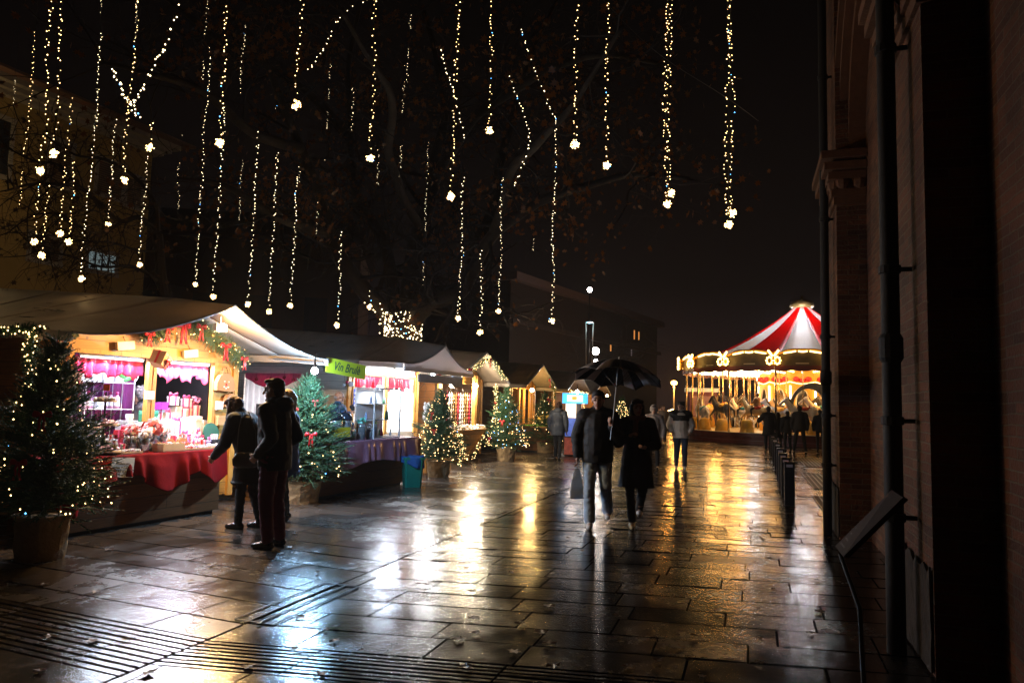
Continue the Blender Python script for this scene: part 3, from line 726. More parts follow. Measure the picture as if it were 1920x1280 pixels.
# ---------------------------------------------------------------- the plane tree
pt = empty('plane_tree', (0, 0, 0), 0, 'huge plane tree with spreading limbs and a few orange leaves over the stalls', 'plane tree')
def P3(l): return [AT(x, y, D) for x, y, D in l]
def smoothpath(p, n=6):
    out = []
    for i in range(len(p) - 1):
        a = p[max(i - 1, 0)]; b = p[i]; c = p[i + 1]; d = p[min(i + 2, len(p) - 1)]
        for k in range(n):
            t = k / n
            out.append(.5 * ((2 * b) + (c - a) * t + (2 * a - 5 * b + 4 * c - d) * t * t + (3 * b - a - 3 * c + d) * t ** 3))
    out.append(p[-1]); return out
tb = AT(757, 620, 20.5); pt.location = (tb.x, tb.y, 0); TB = V((tb.x, tb.y, 0))
limbs = [
 ([(735, 640, 20.5), (715, 585, 20.4), (660, 515, 19.6), (620, 440, 18.8), (592, 370, 18), (565, 280, 17.2), (520, 180, 16.5), (470, 60, 16)], .30),
 ([(742, 640, 20.6), (736, 575, 20.8), (724, 500, 21), (704, 430, 21), (668, 350, 21), (650, 250, 21), (660, 100, 21), (690, -60, 21)], .24),
 ([(755, 640, 20.6), (765, 560, 21), (790, 430, 21.5), (820, 320, 22), (830, 180, 22), (800, 20, 22)], .36),
 ([(762, 640, 20.4), (785, 592, 20), (828, 556, 19.4), (858, 540, 19), (892, 490, 18.6), (925, 435, 18), (985, 395, 17.5), (1080, 352, 17), (1180, 325, 16.5), (1290, 330, 16)], .27),
 ([(885, 500, 18.7), (905, 430, 19.5), (935, 340, 20), (960, 230, 20.5), (1000, 110, 21), (1060, -20, 21)], .22),
 ([(815, 340, 22), (870, 250, 20), (940, 190, 18), (1040, 130, 16), (1150, 110, 15), (1260, 130, 14.5)], .18),
 ([(620, 440, 18.8), (560, 430, 17), (490, 400, 15.5), (410, 350, 14.5), (340, 330, 14)], .15),
 ([(565, 280, 17.2), (480, 250, 15), (380, 180, 13.5), (280, 150, 12.5), (180, 120, 12)], .14),
 ([(650, 250, 21), (560, 160, 19), (470, 110, 17), (370, 40, 15), (280, -30, 14)], .15),
 ([(790, 430, 21.5), (740, 330, 18), (730, 230, 15), (700, 120, 12.5), (650, 20, 11)], .15),
 ([(925, 435, 18), (960, 330, 16), (1010, 260, 14), (1090, 180, 12.5), (1180, 60, 11)], .13),
]
m = MB(); m.smooth = True
m.tube([TB + V((0, 0, 0)), TB + V((0, 0, .6)), TB + V((0, 0, 2.2)), TB + V((.02, 0, 3.2)), AT(757, 606, 20.5)], [.68, .52, .46, .47, .50], 20)
m.v = [tuple(V(q) - TB) for q in m.v]; m.build('trunk', bark, pt)
segs = []
rt = random.Random(21)
for path, r0 in limbs:
    p = smoothpath(P3(path)); n = len(p)
    for i in range(len(p)): p[i] = p[i] + V((noise.noise(p[i] * .5), noise.noise(p[i] * .5 + V((9, 0, 0))), noise.noise(p[i] * .5 + V((0, 9, 0))))) * .22 * min(1, i / 6)
    m = MB(); m.smooth = True; rr = [max(.035, r0 * (1 - .82 * i / (n - 1))) for i in range(n)]
    m.tube(p, rr, 10); m.v = [tuple(V(q) - TB) for q in m.v]; m.build('limb', bark, pt)
    segs.append((p, rr))
tips = []
m = MB()
def grow(p0, d, L, r, depth):
    n = 5; p = [p0]; dd = d.normalized()
    for i in range(n):
        dd = (dd + V((rt.gauss(0, .22), rt.gauss(0, .22), rt.gauss(0, .18) + (.05 if depth < 2 else -.09)))).normalized()
        p.append(p[-1] + dd * L / n)
    m.tube(p, [r * (1 - .75 * i / n) for i in range(n + 1)], 5 if depth < 2 else 3, False)
    if depth < 3:
        for k in range(3 if depth else 3):
            i = rt.randint(2, n); q = p[i]
            d2 = (dd + V((rt.gauss(0, .8), rt.gauss(0, .8), rt.gauss(0, .55)))).normalized()
            grow(q, d2, L * rt.uniform(.5, .75), r * .5, depth + 1)
    if depth >= 1: tips.extend(p[2:])
for p, rr in segs:
    for i in range(8, len(p), 3):
        for k in range(2 if i < 20 else 2):
            d = V((rt.gauss(0, 1), rt.gauss(0, 1), rt.gauss(.1, .6))).normalized()
            grow(p[i], d, rt.uniform(1.2, 2.6), max(.018, rr[i] * .35), 0)
m.v = [tuple(V(q) - TB) for q in m.v]; m.build('branches', twig_m, pt)
leaf_m = M('autumn_leaves', (.18, .066, .014), .6, var=.55, vs=1.2, translucent=.4)
LEAF = [(0, -.5), (.12, -.18), (.5, -.28), (.36, .02), (.52, .34), (.2, .24), (0, .62), (-.2, .24), (-.52, .34), (-.36, .02), (-.5, -.28), (-.12, -.18)]
m = MB()
def leaf(p, s, rnd):
    u = V((rnd.gauss(0, 1), rnd.gauss(0, 1), rnd.gauss(0, .6))).normalized(); v = u.orthogonal().normalized()
    vv = u.cross(v); c = V((0, 0, 0)); k = rnd.uniform(-.15, .15)
    vs = [p + u * (0) * s] + [p + (v * x + vv * y) * s + u * s * k * (abs(x) + abs(y)) for x, y in LEAF]
    m.add(vs, [(0, i + 1, (i + 1) % 12 + 1) for i in range(12)])
cnt = 0
rt.shuffle(tips)
for q in tips[:6500]:
    if noise.noise(q * .45) < -.12 or ((q - TB).to_2d().length < 2.4 and q.z < 5.4): continue
    for k in range(1 if rt.random() < .7 else 2):
        leaf(q + V((rt.gauss(0, .12), rt.gauss(0, .12), rt.gauss(-.05, .1))), rt.uniform(.085, .15), rt)
m.v = [tuple(V(q) - TB) for q in m.v]; m.build('leaves', leaf_m, pt, kind='stuff')
# lights wrapped round the trunk
m = MB(); rl = random.Random(4)
for i in range(300):
    a = rl.random() * 2 * PI; z = rl.uniform(3.0, 4.05)
    r_ = .555
    m.cur = 1 if rl.random() < .03 else 0
    m.octa((.53 * math.cos(a / 2), -.82 * math.sin(a / 2), z), .017)
lp = smoothpath(P3(limbs[0][0]))
for i in range(26):
    k = rl.randint(2, 7); q = lp[k] - TB; m.cur = 0
    m.octa(q + V((rl.gauss(0, .16), -.3, rl.gauss(0, .1))), .019)
m.cur = 0
tag(m.build('fairy_lights', [bulb_g, bulb_c], loc=TB), 'net of pale lights wrapped round the plane tree trunk', 'fairy lights')

# ---------------------------------------------------------------- bare tree in front of the ochre house
bt = empty('bare_tree', (0, 0, 0), 0, 'bare branching tree with a few curled leaves before the ochre house', 'tree')
m = MB(); tips = []
def rel(l): return smoothpath([AT(x, y, D) for x, y, D in l])
base = AT(318, 760, 13.2); base.z = 0
m.tube([base, AT(316, 640, 13.2), AT(304, 540, 13.1), AT(296, 440, 13)], [.14, .12, .10, .085], 10)
for path, r0 in (([(296, 440, 13), (262, 408, 12.6), (225, 415, 12.2), (190, 385, 11.8), (150, 352, 11.4), (105, 345, 11), (60, 345, 10.6), (10, 358, 10.2)], .055),
                 ([(225, 415, 12.2), (190, 437, 11.8), (150, 425, 11.5), (110, 402, 11.2), (60, 405, 11), (10, 440, 10.8)], .035),
                 ([(296, 440, 13), (290, 380, 12.8), (250, 330, 12.4), (200, 300, 12), (140, 290, 11.6), (80, 250, 11.2)], .045),
                 ([(302, 530, 13.1), (250, 500, 12.5), (190, 500, 12), (130, 480, 11.6), (60, 470, 11.2)], .035),
                 ([(296, 470, 13), (260, 470, 12.6), (210, 455, 12), (160, 452, 11.7), (100, 440, 11.4)], .028),
                 ([(150, 352, 11.4), (110, 310, 11.2), (60, 300, 11), (0, 270, 10.8)], .03)):
    p = rel(path); n = len(p); m.tube(p, [max(.009, r0 * (1 - .75 * i / n)) for i in range(n)], 6)
    for i in range(3, n, 2):
        for k in range(2):
            d = V((rt.gauss(-.4, .7), rt.gauss(0, .5), rt.gauss(0, .8))).normalized()
            grow(p[i], d, rt.uniform(.45, 1.0), .011, 1)
m.v = [tuple(V(q) - base) for q in m.v]; bt.location = base
m.build('branches', twig_m, bt)
m = MB()
for q in tips[::16]: leaf(q, rt.uniform(.05, .09), rt)
m.v = [tuple(V(q) - base) for q in m.v]; m.build('leaves', M('curled_leaves', (.10, .05, .02), .8), bt, kind='stuff')
# bare bush far up the street, by the white lamp
x, y = base_at(1128, 47)
m = MB(); tips = []
for k in range(9): grow(V((x, y, 2.2)), V((rt.gauss(0, .5), rt.gauss(0, .4), 1.1)), 3.2, .05, 0)
m.tube([(x, y, 0), (x, y, 2.4)], [.14, .1], 8)
o_ = V((x, y, 0)); m.v = [tuple(V(q) - o_) for q in m.v]
tag(m.build('bare_tree', twig_m, loc=o_), 'small bare tree round the white street lamps', 'tree')

# ---------------------------------------------------------------- hanging strings of lights
STR = [  # (bottom x, bottom y, top y, ball size px, distance if no ball, words)
 (38, 388, -30, 0, 9.0), (75, 320, -30, 22, 0), (100, 288, -30, 22, 0), (65, 453, 335, 17, 0), (79, 479, 340, 18, 0), (113, 438, 180, 17, 0),
 (128, 453, 300, 16, 0), (153, 523, 60, 15, 0), (203, 420, 225, 13, 0), (233, 338, -30, 20, 0), (281, 276, 220, 20, 0), (262, 496, 290, 13, 0),
 (411, 268, -30, 22, 0), (366, 533, 90, 12, 0), (400, 556, 185, 14, 0), (465, 570, 245, 14, 0), (504, 584, 280, 14, 0), (544, 573, 330, 13, 0),
 (555, 197, -30, 23, 0), (632, 610, 430, 14, 0), (694, 297, -30, 21, 0), (918, 246, -30, 19, 0), (845, 368, -30, 21, 0), (791, 562, 190, 0, 13),
 (859, 597, 330, 13, 0), (900, 623, 470, 14, 0), (934, 583, 330, 12, 0), (1035, 601, 215, 14, 0), (1078, 271, -30, 21, 0), (1138, 311, -30, 21, 0),
 (1251, 383, -30, 20, 0), (1366, 421, -30, 20, 0), (693, 575, 540, 13, 0), (705, 402, 190, 0, 12), (657, 287, 40, 0, 12), (560, 345, 310, 0, 12),
 (761, 232, 30, 0, 13), (450, 180, 20, 0, 12), (517, 205, 150, 0, 12), (248, 125, -30, 0, 12), (182, 100, -30, 0, 11), (380, 150, -30, 0, 12), (868, 490, 470, 0, 13)]
WH = ['left edge, ending in a loose loop', 'leftmost large star, before the ochre house', 'large star just right of the leftmost one', 'small star low over the gift stall roof at left', 'lowest star of the left cluster', 'small star above the paired stars at left', 'star right of its near twin over the ochre wall',
 'long string reaching down to the first stall roof at left', 'short string with a small star left of the lit window', 'forked string with a star before the ochre house', 'single star among orange leaves near the top left', 'string running down the corner of the ochre house',
 'large star above the first stall peak', 'thin dim string left of the first stall peak', 'string ending just above the first stall floodlight', 'string ending over the right slope of the first canopy', 'string left of the last one over the dark roofs', 'string ending over the second stall roof, third from the first peak',
 'highest large star in the picture, over the stalls', 'lone string between first canopy and plane tree', 'large star left of the plane tree fork', 'loose small star under the top edge, centre', 'longest large-star string over the plane tree', 'dim starless string right of the plane tree trunk',
 'string ending over the white awning flap', 'lowest string of the centre, over the third roof', 'string right of the lowest centre string', 'long dim string over the two-legged street lamp', 'bright star right of centre, upper one', 'bright star right of centre, lower one',
 'double string with stacked twin stars', 'rightmost double string with the lowest twin stars', 'tiny star beside the wrapped trunk', 'dim dotted string through the middle of the crown', 'dim dotted string left of the crown centre', 'short dotted string left of the plane tree crown', 'faint dotted string at the top of the crown', 'faint string right of the first large star', 'faint pair of bulbs left of the highest star', 'faint short string between the left strings', 'faint string near the top left corner', 'faint string between the forked string and the large star', 'short dim string in the right half of the crown']
rs = random.Random(8)
def star(mb, c, r):
    for k in range(48):
        a = rs.random() * 2 * PI; b_ = math.asin(rs.uniform(-1, 1)); mb.cur = 1 if rs.random() < .03 else 0
        rr = r * rs.uniform(.35, 1.0)
        mb.octa(c + V((math.cos(a) * math.cos(b_), math.sin(a) * math.cos(b_), math.sin(b_))) * rr, rs.uniform(.006, .0085))
    mb.cur = 0
def hang(bx, by, ty, size, D, words, double=False, light_on=True):
    if size: D = 150.0 / size
    p = AT(bx, by, D); top = ZAT(p.x, p.y, ty)
    t = empty('light_string', p, 0, ('string of lights, ' if size == 0 else 'hanging light string, ') + words, 'string lights', 'strings of lights hanging from the plane tree')
    wr = MB(); wp = []; L = top - p.z; n = max(3, int(L / .25))
    ph = rs.random() * 9
    def off(h, k=0): return V((.045 * noise.noise(V((h * 1.1, ph + k * 5, 0))) * min(1, h), .04 * noise.noise(V((h * 1.1, ph + 3 + k * 5, 5))), h))
    for k in range(2 if double else 1):
        wr.tube([off(L * i / n, k) for i in range(n + 1)], .0028, 4, False)
    wr.build('cable', wire_mat, t)
    mb = MB()
    dim = (size == 0)
    h = .10 if size else .0
    while h < L:
        if not (dim and noise.noise(V((h * 1.4, ph, 2))) < -.02):
            for k in range(2 if double else 1):
                s_ = rs.uniform(-1, 1); r_ = rs.random(); mb.cur = 1 if r_ < .02 else 0
                q = off(h, k); q = V((q.x + s_ * .020 + (k - .5) * (.05 if double else 0), q.y, q.z + rs.uniform(-.015, .015)))
                mb.octa(q, (.0060 if D < 9 else .0070) * (.7 if dim else 1) * rs.uniform(.6, 1.2))
        h += rs.choice((rs.uniform(.02, .035), rs.uniform(.03, .05), rs.uniform(.04, .09))) * (1.15 if D > 9 else 1)
    mb.cur = 0
    if mb.v: mb.build('bulb_chain', [bulb_w if D < 9.5 else bulb_g, bulb_c], t)
    if size:
        sb = MB(); star(sb, V((0, 0, 0)), .047); sb.build('star_cluster', [bulb_w, bulb_c], t)
        if double: 
            sb = MB(); star(sb, V((.05, .02, .13)), .047); sb.build('star_cluster', [bulb_w, bulb_c], t)
        light('star_glow', (0, 0, 0), 0.45 if size > 15 else 0.35, (1, .68, .34), .06, t)
    return t
for (bx, by, ty, size, D), wd in zip(STR, WH): hang(bx, by, ty, size, D, wd, double=(bx in (1251, 1366)))
for k_, (bx, by, ty) in enumerate(((330, 430, 250), (445, 470, 300), (590, 500, 380), (750, 330, 120), (1000, 470, 330), (610, 300, 120), (20, 250, 40), (170, 330, 150))):
    hang(bx, by, ty, 0, 15.5, ['faint far one between the house corner and the long dim string', 'faint far one over the right slope of the first stall', 'faint far one left of the lone string', 'faint far one high over the wrapped trunk', 'faint far one left of the two-legged lamp', 'faint far one at the middle left of the crown', 'faint far one at the very left edge', 'faint far one before the dark shutters'][k_])
# slanting strings draped between branches
def drape(pts, words):
    p = smoothpath([AT(*q) for q in pts], 8); c = p[0].copy()
    t = empty('light_string', c, 0, 'string of lights, ' + words, 'string lights', 'strings of lights draped between branches')
    w_ = MB(); w_.tube([q - c for q in p], .0028, 4, False); w_.build('cable', wire_mat, t)
    mb = MB()
    for i in range(len(p) - 1):
        n = max(1, int((p[i + 1] - p[i]).length / .085))
        for k in range(n):
            mb.cur = 1 if rs.random() < .04 else 0
            mb.octa(p[i].lerp(p[i + 1], (k + rs.random()) / n) - c + V((rs.gauss(0, .012), 0, rs.gauss(0, .012))), .0095)
    mb.cur = 0; mb.build('bulb_chain', [bulb_g, bulb_c], t)
drape([(342, -20, 7.2), (318, 70, 7.2), (290, 120, 7.3), (262, 178, 7.4), (246, 198, 7.5)], 'slanting down from the top to the forked one')
drape([(212, 130, 7.5), (225, 160, 7.5), (242, 192, 7.5), (262, 220, 7.6)], 'slanting left arm of the forked one')
drape([(742, -20, 12), (650, 20, 12), (610, 85, 12), (577, 132, 12)], 'slanting left near the highest star')
drape([(978, 55, 13), (995, 110, 13), (1022, 180, 13), (1043, 228, 13)], 'slanting right from the top centre')
drape([(955, 145, 13), (975, 195, 13), (992, 250, 13), (984, 300, 13), (963, 352, 13)], 'bent one right of the loose small star')
drape([(826, 90, 12.5), (838, 135, 12.5), (855, 185, 12.5), (870, 260, 12.5)], 'slanting across the longest large-star string')
# ---------------------------------------------------------------- market stalls
canvas = M('stall_canvas', (.45, .37, .30), .5, var=.3, vs=2.5, bump=.6, bs=5, translucent=.14)
canvas_w = M('pale_canvas', (.82, .78, .78), .45, var=.1, vs=2, bump=.3, bs=5, translucent=.55)
wall_in = M('painted_board', (.62, .56, .48), .7, var=.12, vs=3)
white_brd = M('white_fascia', (.75, .76, .80), .4, var=.08)
leafsil = M('wet_dead_leaves', (.03, .02, .012), .5)
class Frame:
    def __init__(s, cx, cy, ang):
        s.o = V((cx, cy, 0)); s.a = ang; s.rz = PI / 2 - ang
        s.x = V((math.sin(ang), math.cos(ang), 0)); s.y = V((-math.cos(ang), math.sin(ang), 0))
    def P(s, x, y, z=0): return s.o + s.x * x + s.y * y + V((0, 0, z))
    def L(s, p): r = V(p) - s.o; return V((r.dot(s.x), r.dot(s.y), r.z))
    def hit(s, px, py, yl):            # picture point on the plane y = yl of the stall -> (x, z)
        d = ray(px, py); q = CAM + d * ((s.P(0, yl) - CAM).dot(s.y) / d.dot(s.y)); l = s.L(q); return l.x, l.z
    def hitz(s, px, py, z):            # picture point on the level z -> (x, y)
        l = s.L(G(px, py, z)); return l.x, l.y
    def hitx(s, px, py, xl):
        d = ray(px, py); q = CAM + d * ((s.P(xl, 0) - CAM).dot(s.x) / d.dot(s.x)); l = s.L(q); return l.y, l.z
def stall(fr, lab, W, hs, zr, ze, depth, y0, ext=0, zr2=None, ze2=None, openings=(), zo=(.88, 2.08), dark_side=False, side_open=None, wood=None, fascia=False, gable_up=0):
    wood = wood or pine
    t = empty('market_stall', fr.o, fr.rz, lab, 'market stall', 'wooden market stalls in a row')
    h2 = W / 2
    def roofz(x, zr_=zr, ze_=ze, p=1.0):
        k = min(1, abs(x) / hs); return ze_ + (zr_ - ze_) * (1 - k) ** p
    m = MB(); T = .04
    xs = [-h2]
    for a, b in openings: xs += [a, b]
    xs.append(h2)
    m.span((-h2, 0, .12), (h2, T, zo[0]))                       # wall below the sill
    for i in range(0, len(xs), 2): m.span((xs[i], 0, zo[0]), (xs[i + 1], T, zo[1])) if xs[i + 1] - xs[i] > .02 else None
    poly = [(-h2, 0, zo[1]), (h2, 0, zo[1]), (h2, 0, roofz(h2) - .06), (0, 0, zr - .08), (-h2, 0, roofz(-h2) - .06)]
    m.prism(poly, (0, T, 0))
    m.build('front_wall', wood, t)
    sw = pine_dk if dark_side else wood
    for s in (-1, 1):
        m = MB(); x = s * h2 - (T if s > 0 else 0)
        if s < 0 and side_open:
            (ya, yb, za, zb) = side_open
            m.span((x, T, .12), (x + T, depth, za)); m.span((x, T, zb), (x + T, depth, ze)); m.span((x, T, za), (x + T, ya, zb)); m.span((x, yb, za), (x + T, depth, zb))
        else: m.span((x, T, .12), (x + T, depth, roofz(h2) - .08))
        m.build('side_wall', sw, t)
    m = MB(); m.prism([(-h2, depth, .12), (h2, depth, .12), (h2, depth, roofz(h2) - .08), (0, depth, zr - .08), (-h2, depth, roofz(h2) - .08)], (0, T, 0)); m.build('back_wall', wall_in, t)
    m = MB(); m.span((-h2 + T, T, .10), (h2 - T, depth, .14)); m.build('floor', pine_dk, t)
    m = MB(); m.span((-h2 + T, T + .01, 2.26), (h2 - T, depth - .01, 2.29)); m.build('ceiling', white_brd, t)
    # frames round the openings
    for a, b in openings:
        m = MB(); w_ = .055
        m.span((a - w_, -.035, zo[0] - .03), (a, -.002, zo[1] + .05)); m.span((b, -.035, zo[0] - .03), (b + w_, -.002, zo[1] + .05)); m.span((a, -.033, zo[1]), (b, -.002, zo[1] + .05))
        m.build('window_frame', pine_v, t)
    for s in (-1, 1): m = MB(); m.span((s * h2 - .05, -.045, .1), (s * h2 + .05, -.001, roofz(h2) - .1)); m.build('corner_trim', pine_v, t)
    # tarp over the hut
    def f1(u, v):
        x = -hs + 2 * hs * u; y = y0 + (depth + .3 - y0) * v
        z = roofz(x, zr + .30 * v * min(1, depth / 3.4), ze + .05 * v, 1.06)
        return (x, y, z + .012 * noise.noise(V((x * 2, y * 1.5, 7))))
    m = MB(); m.smooth = True; m.surf(f1, 28, 16)
    rf = m.build('roof_tarp', canvas, t, solid=.006)
    for s in (-1, 1): m = MB(); m.surf(lambda u, v: (s * hs + s * .004, y0 + (depth + .3 - y0) * u, ze + .05 * u - .11 * v), 10, 1); m.build('tarp_edge', canvas, rf, solid=.004)
    for yy in (.9, 2.1):
        if yy < depth:
            m = MB(); m.tube([tuple(V(f1(i / 24, (yy - y0) / (depth + .3 - y0))) + V((0, 0, .008))) for i in range(25)], .008, 4); m.build('tarp_seam', canvas, rf)
    if ext:
        def f2(u, v):
            x = -hs + 2 * hs * u; y = y0 - ext * v; k = abs(x) / hs
            zr_ = zr + (zr2 - zr) * v; ze_ = ze + (ze2 - ze) * v
            sag = -.16 * v * (1 - k) * k * 4 * .5
            return (x, y - .10 * (1 - k) * v, ze_ + (zr_ - ze_) * (1 - k) ** (1.06 + .25 * v) + sag + .008 * noise.noise(V((x * 3, y * 2, 1))))
        m = MB(); m.smooth = True; m.surf(f2, 36, 10); aw = m.build('awning', canvas, t, solid=.005)
        m = MB(); m.tube([f2(i / 24, 1) for i in range(25)], .014, 6); m.build('awning_hem', canvas, aw)
        for s in (-1, 1): m = MB(); m.surf(lambda u, v: (s * hs * 1.002, y0 - ext * u, ze + (ze2 - ze) * u - .10 * v), 6, 1); m.build('awning_flap', canvas_w if fascia else canvas, aw, solid=.004)
        m = MB()
        for s in (-1, 0, 1): m.tube([(s * (hs - .05), y0 + .1, (zr if s == 0 else ze) - .05), (s * (hs - .05), y0 - ext + .05, (zr2 if s == 0 else ze2) - .06)], .015, 6)
        m.build('awning_pole', M('galvanised', (.5, .5, .5), .35, .8), aw)
    else:
        m = MB()
        for s in (-1, 1): m.tube([(s * hs, y0, ze - .02), (0, y0, zr - .01)], .035, 6)
        m.build('verge_rail', M('verge_metal', (.62, .60, .58), .35, .4), rf)
    return t
def dead_leaves(fr, pts, lab):
    m = MB(); rd = random.Random(3); c = pts[0]
    for p in pts:
        for k in range(rd.randint(3, 7)):
            q = p - c + V((rd.gauss(0, .09), rd.gauss(0, .09), .004))
            s = rd.uniform(.04, .09); a = rd.random() * 6
            m.add([q] + [q + V((math.cos(a + 2 * PI * i / 9), math.sin(a + 2 * PI * i / 9) * .7, .01 * (i % 2))) * s * (1 if i % 2 else .45) for i in range(9)], [(0, i + 1, (i + 1) % 9 + 1) for i in range(9)])
    tag(m.build('fallen_leaves', leafsil, loc=c), lab, 'leaves', kind='stuff')

# frames
F1 = Frame(-4.85, 9.75, rad(23.0))
pk = AT(430, 573, 9.35); pz = pk.z
F1 = Frame(pk.x - 1.25 * math.cos(rad(23)), pk.y + 1.25 * math.sin(rad(23)), rad(23))
def frame_from_peak(px, py, z, out, ang):
    d = ray(px, py); q = CAM + d * ((z - CAM_H) / d.z); return Frame(q.x - out * math.cos(ang), q.y + out * math.sin(ang), ang), q
F2, q2 = frame_from_peak(828, 648, 2.78, 1.35, rad(22))
F3, q3 = frame_from_peak(912, 661, 2.98, .75, rad(22))
F4, q4 = frame_from_peak(1018, 684, 2.98, .75, rad(20))
F5, q5 = frame_from_peak(1087, 698, 2.98, .75, rad(20))
F6 = Frame(F5.P(5.2, 0).x, F5.P(5.2, 0).y, rad(20))
print('FRAMES', [tuple(round(v, 2) for v in f.o) for f in (F1, F2, F3, F4, F5)], 'pz', pz)

# openings of the first stall measured on its front plane
o1a, _ = F1.hit(133, 700, 0); o1b, _ = F1.hit(276, 700, 0); o1c, _ = F1.hit(291, 700, 0); o1d, _ = F1.hit(397, 720, 0); w1l, _ = F1.hit(92, 700, 0); w1r, _ = F1.hit(441, 720, 0)
print('S1 x', o1a, o1b, o1c, o1d, w1l, w1r, 'z', F1.hit(410, 682, 0), F1.hit(140, 655, 0))
ST1 = stall(F1, 'first market stall at the left, with red valances, soaps and white gift boxes', 2.9, 2.12, pz + .13, pz - .50, 3.4, -.30, .95, pz, pz - .56, openings=((max(o1a, -1.32), o1b), (o1c, o1d)), zo=(.86, 2.08))
ST2 = stall(F2, 'second market stall, white-lit under an awning, selling mulled wine', 2.75, 1.55, 2.95, 2.36, 3.4, -.35, 1.0, 2.78, 2.32, openings=((-1.2, -.02), (.08, 1.24)), zo=(.9, 2.10), side_open=(1.15, 2.65, .95, 2.08), fascia=True, wood=wood_mat('glare_boards', (.74, .66, .56), .15))  # boards paled in colour to imitate the glare of the white bulbs
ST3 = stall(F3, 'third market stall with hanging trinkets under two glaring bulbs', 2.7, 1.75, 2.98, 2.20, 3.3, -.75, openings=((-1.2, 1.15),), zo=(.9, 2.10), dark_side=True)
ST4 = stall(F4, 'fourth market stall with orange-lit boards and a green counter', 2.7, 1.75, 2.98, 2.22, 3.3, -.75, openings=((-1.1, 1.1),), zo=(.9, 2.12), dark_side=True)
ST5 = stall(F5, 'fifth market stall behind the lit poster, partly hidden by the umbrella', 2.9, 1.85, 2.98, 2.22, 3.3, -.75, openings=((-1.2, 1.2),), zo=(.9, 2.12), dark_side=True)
ST6 = stall(F6, 'farthest stall with slatted lit front between the couple', 2.7, 1.75, 2.8, 2.2, 3.0, -.6, openings=(), zo=(.9, 2.1))
m = MB()
for k in range(14): m.span((-1.3 + k * .19, -.04, .3), (-1.22 + k * .19, -.012, 2.05))
m.build('slats', pine_v, ST6)
# white front flap closing the second stall's awning gable
m = MB(); hs = 1.55
def flapf(u, v):
    x = -hs + 2 * hs * u; k = abs(x) / hs; top = 2.32 + (2.78 - 2.32) * (1 - k) ** 1.9 - .01
    return (x, -1.372 - .03 * (1 - k), top * (1 - v) + (2.24) * v)
m.surf(flapf, 36, 4); m.build('gable_flap', canvas_w, ST2, solid=.004)
m = MB(); m.span((-1.56, -1.40, 2.17), (1.56, -1.365, 2.245)); m.build('flap_rail', white_brd, ST2)
m = MB(); m.span((-.9, -1.34, 1.98), (1.1, -1.31, 2.14)); m.box((.9, -1.30, 2.05), (.5, .03, .24)); m.build('valance_board', M('grey_blue_board', (.45, .52, .60), .5), ST2)
rl_ = random.Random(12)
def on_roof(fr, zr, ze, hs, pts): return [fr.P(x, y, ze + (zr - ze) * (1 - abs(x) / hs) + .03) for x, y in pts]
dead_leaves(F1, on_roof(F1, pz + .18, pz - .5, 2.12, [(-1.7, .0), (-1.8, .9), (-1.2, .4), (-1.5, 1.8), (-.6, 1.4), (-1.9, 2.4), (-1.95, -.3), (-.35, .7)]), 'dark wet fallen leaves stuck on the first stall roof')
dead_leaves(F2, on_roof(F2, 3.05, 2.4, 1.55, [(-1.2, .6), (-.9, 1.4), (-1.3, 2.2), (-.7, .3), (-.8, 2.6), (-1.1, 1.9), (-.6, 1.0), (-1.35, .1)]), 'dark wet fallen leaves stuck on the second stall roof')
dead_leaves(F3, on_roof(F3, 3.05, 2.25, 1.75, [(-1.0, .6), (-1.2, 1.2), (-.8, 2.0)]), 'few wet leaves stuck on the third stall roof')

# ---- lighting that belongs to the stalls
lampbody = M('lamp_housing', (.35, .35, .36), .4, .4)
hot = M('flood_glass', (1, .95, .85), .3, emit=(1, .90, .74), es=160)
coldhot = M('led_glass', (.9, .95, 1), .3, emit=(.82, .90, 1), es=120)
warmhot = M('bulb_glass', (1, .85, .6), .3, emit=(1, .80, .52), es=110)
def floodlamp(fr, x, y, z, power, col, glass, lab, r=.045, tilt=0):
    p = fr.P(x, y, z)
    t = empty('flood_lamp', p, fr.rz, lab, 'lamp')
    m = MB(); m.span((-.09, -.01, -.10), (.09, .05, .0)); m.tube([(0, .02, 0), (0, .02, .1)], .012, 6); m.build('housing', lampbody, t, rot=(tilt, 0, 0))
    m = MB(); m.smooth = True; m.ball((0, -.03, -.04), (.06, .02, .045)); m.build('lens', glass, t, rot=(tilt, 0, 0))
    light('lamp_light', (0, -.12, -.10), power, col, .04, t)
def bulb(fr, x, y, z, power, col, glass, lab, r=.045, group=None):
    p = fr.P(x, y, z); t = empty('hanging_bulb', p, 0, lab, 'light bulb', group)
    m = MB(); m.smooth = True; m.ball((0, 0, 0), r); m.build('glass_bulb', glass, t)
    m = MB(); m.tube([(0, 0, r * .8), (0, 0, r + .05), (0, 0, r + .22)], [.018, .018, .004], 6); m.build('socket', dark_metal, t)
    light('bulb_light', (0, 0, -r - .02), power, col, .05, t)
floodlamp(F1, .16, -.98, pz - .22, 270, (1, .60, .22), hot, 'glaring floodlight under the peak of the first canopy')
def strip(fr, x0, x1, y, z, power, col, lab, es=18, rx=0, sz=.06):
    p = fr.P((x0 + x1) / 2, y, z); L = x1 - x0
    t = empty('strip_light', p, fr.rz, lab, 'strip light')
    m = MB(); m.box((0, 0, .02), (L, sz, .025)); m.build('housing', white_metal, t)
    m = MB(); m.box((0, 0, -.004), (L * .97, sz * .7, .02)); m.build('tube', M('led_tube_' + str(es), (.9, .95, 1), .3, emit=col, es=es), t)
    light('strip_glow', (0, 0, -.03), power, col, parent=t, kind='AREA', size=(L * .95, .10), rot=(rx, 0, 0))
strip(F1, -1.25, -.15, .35, 2.20, 26, (.80, .84, 1), 'cold strip light in the left window of the gift stall')
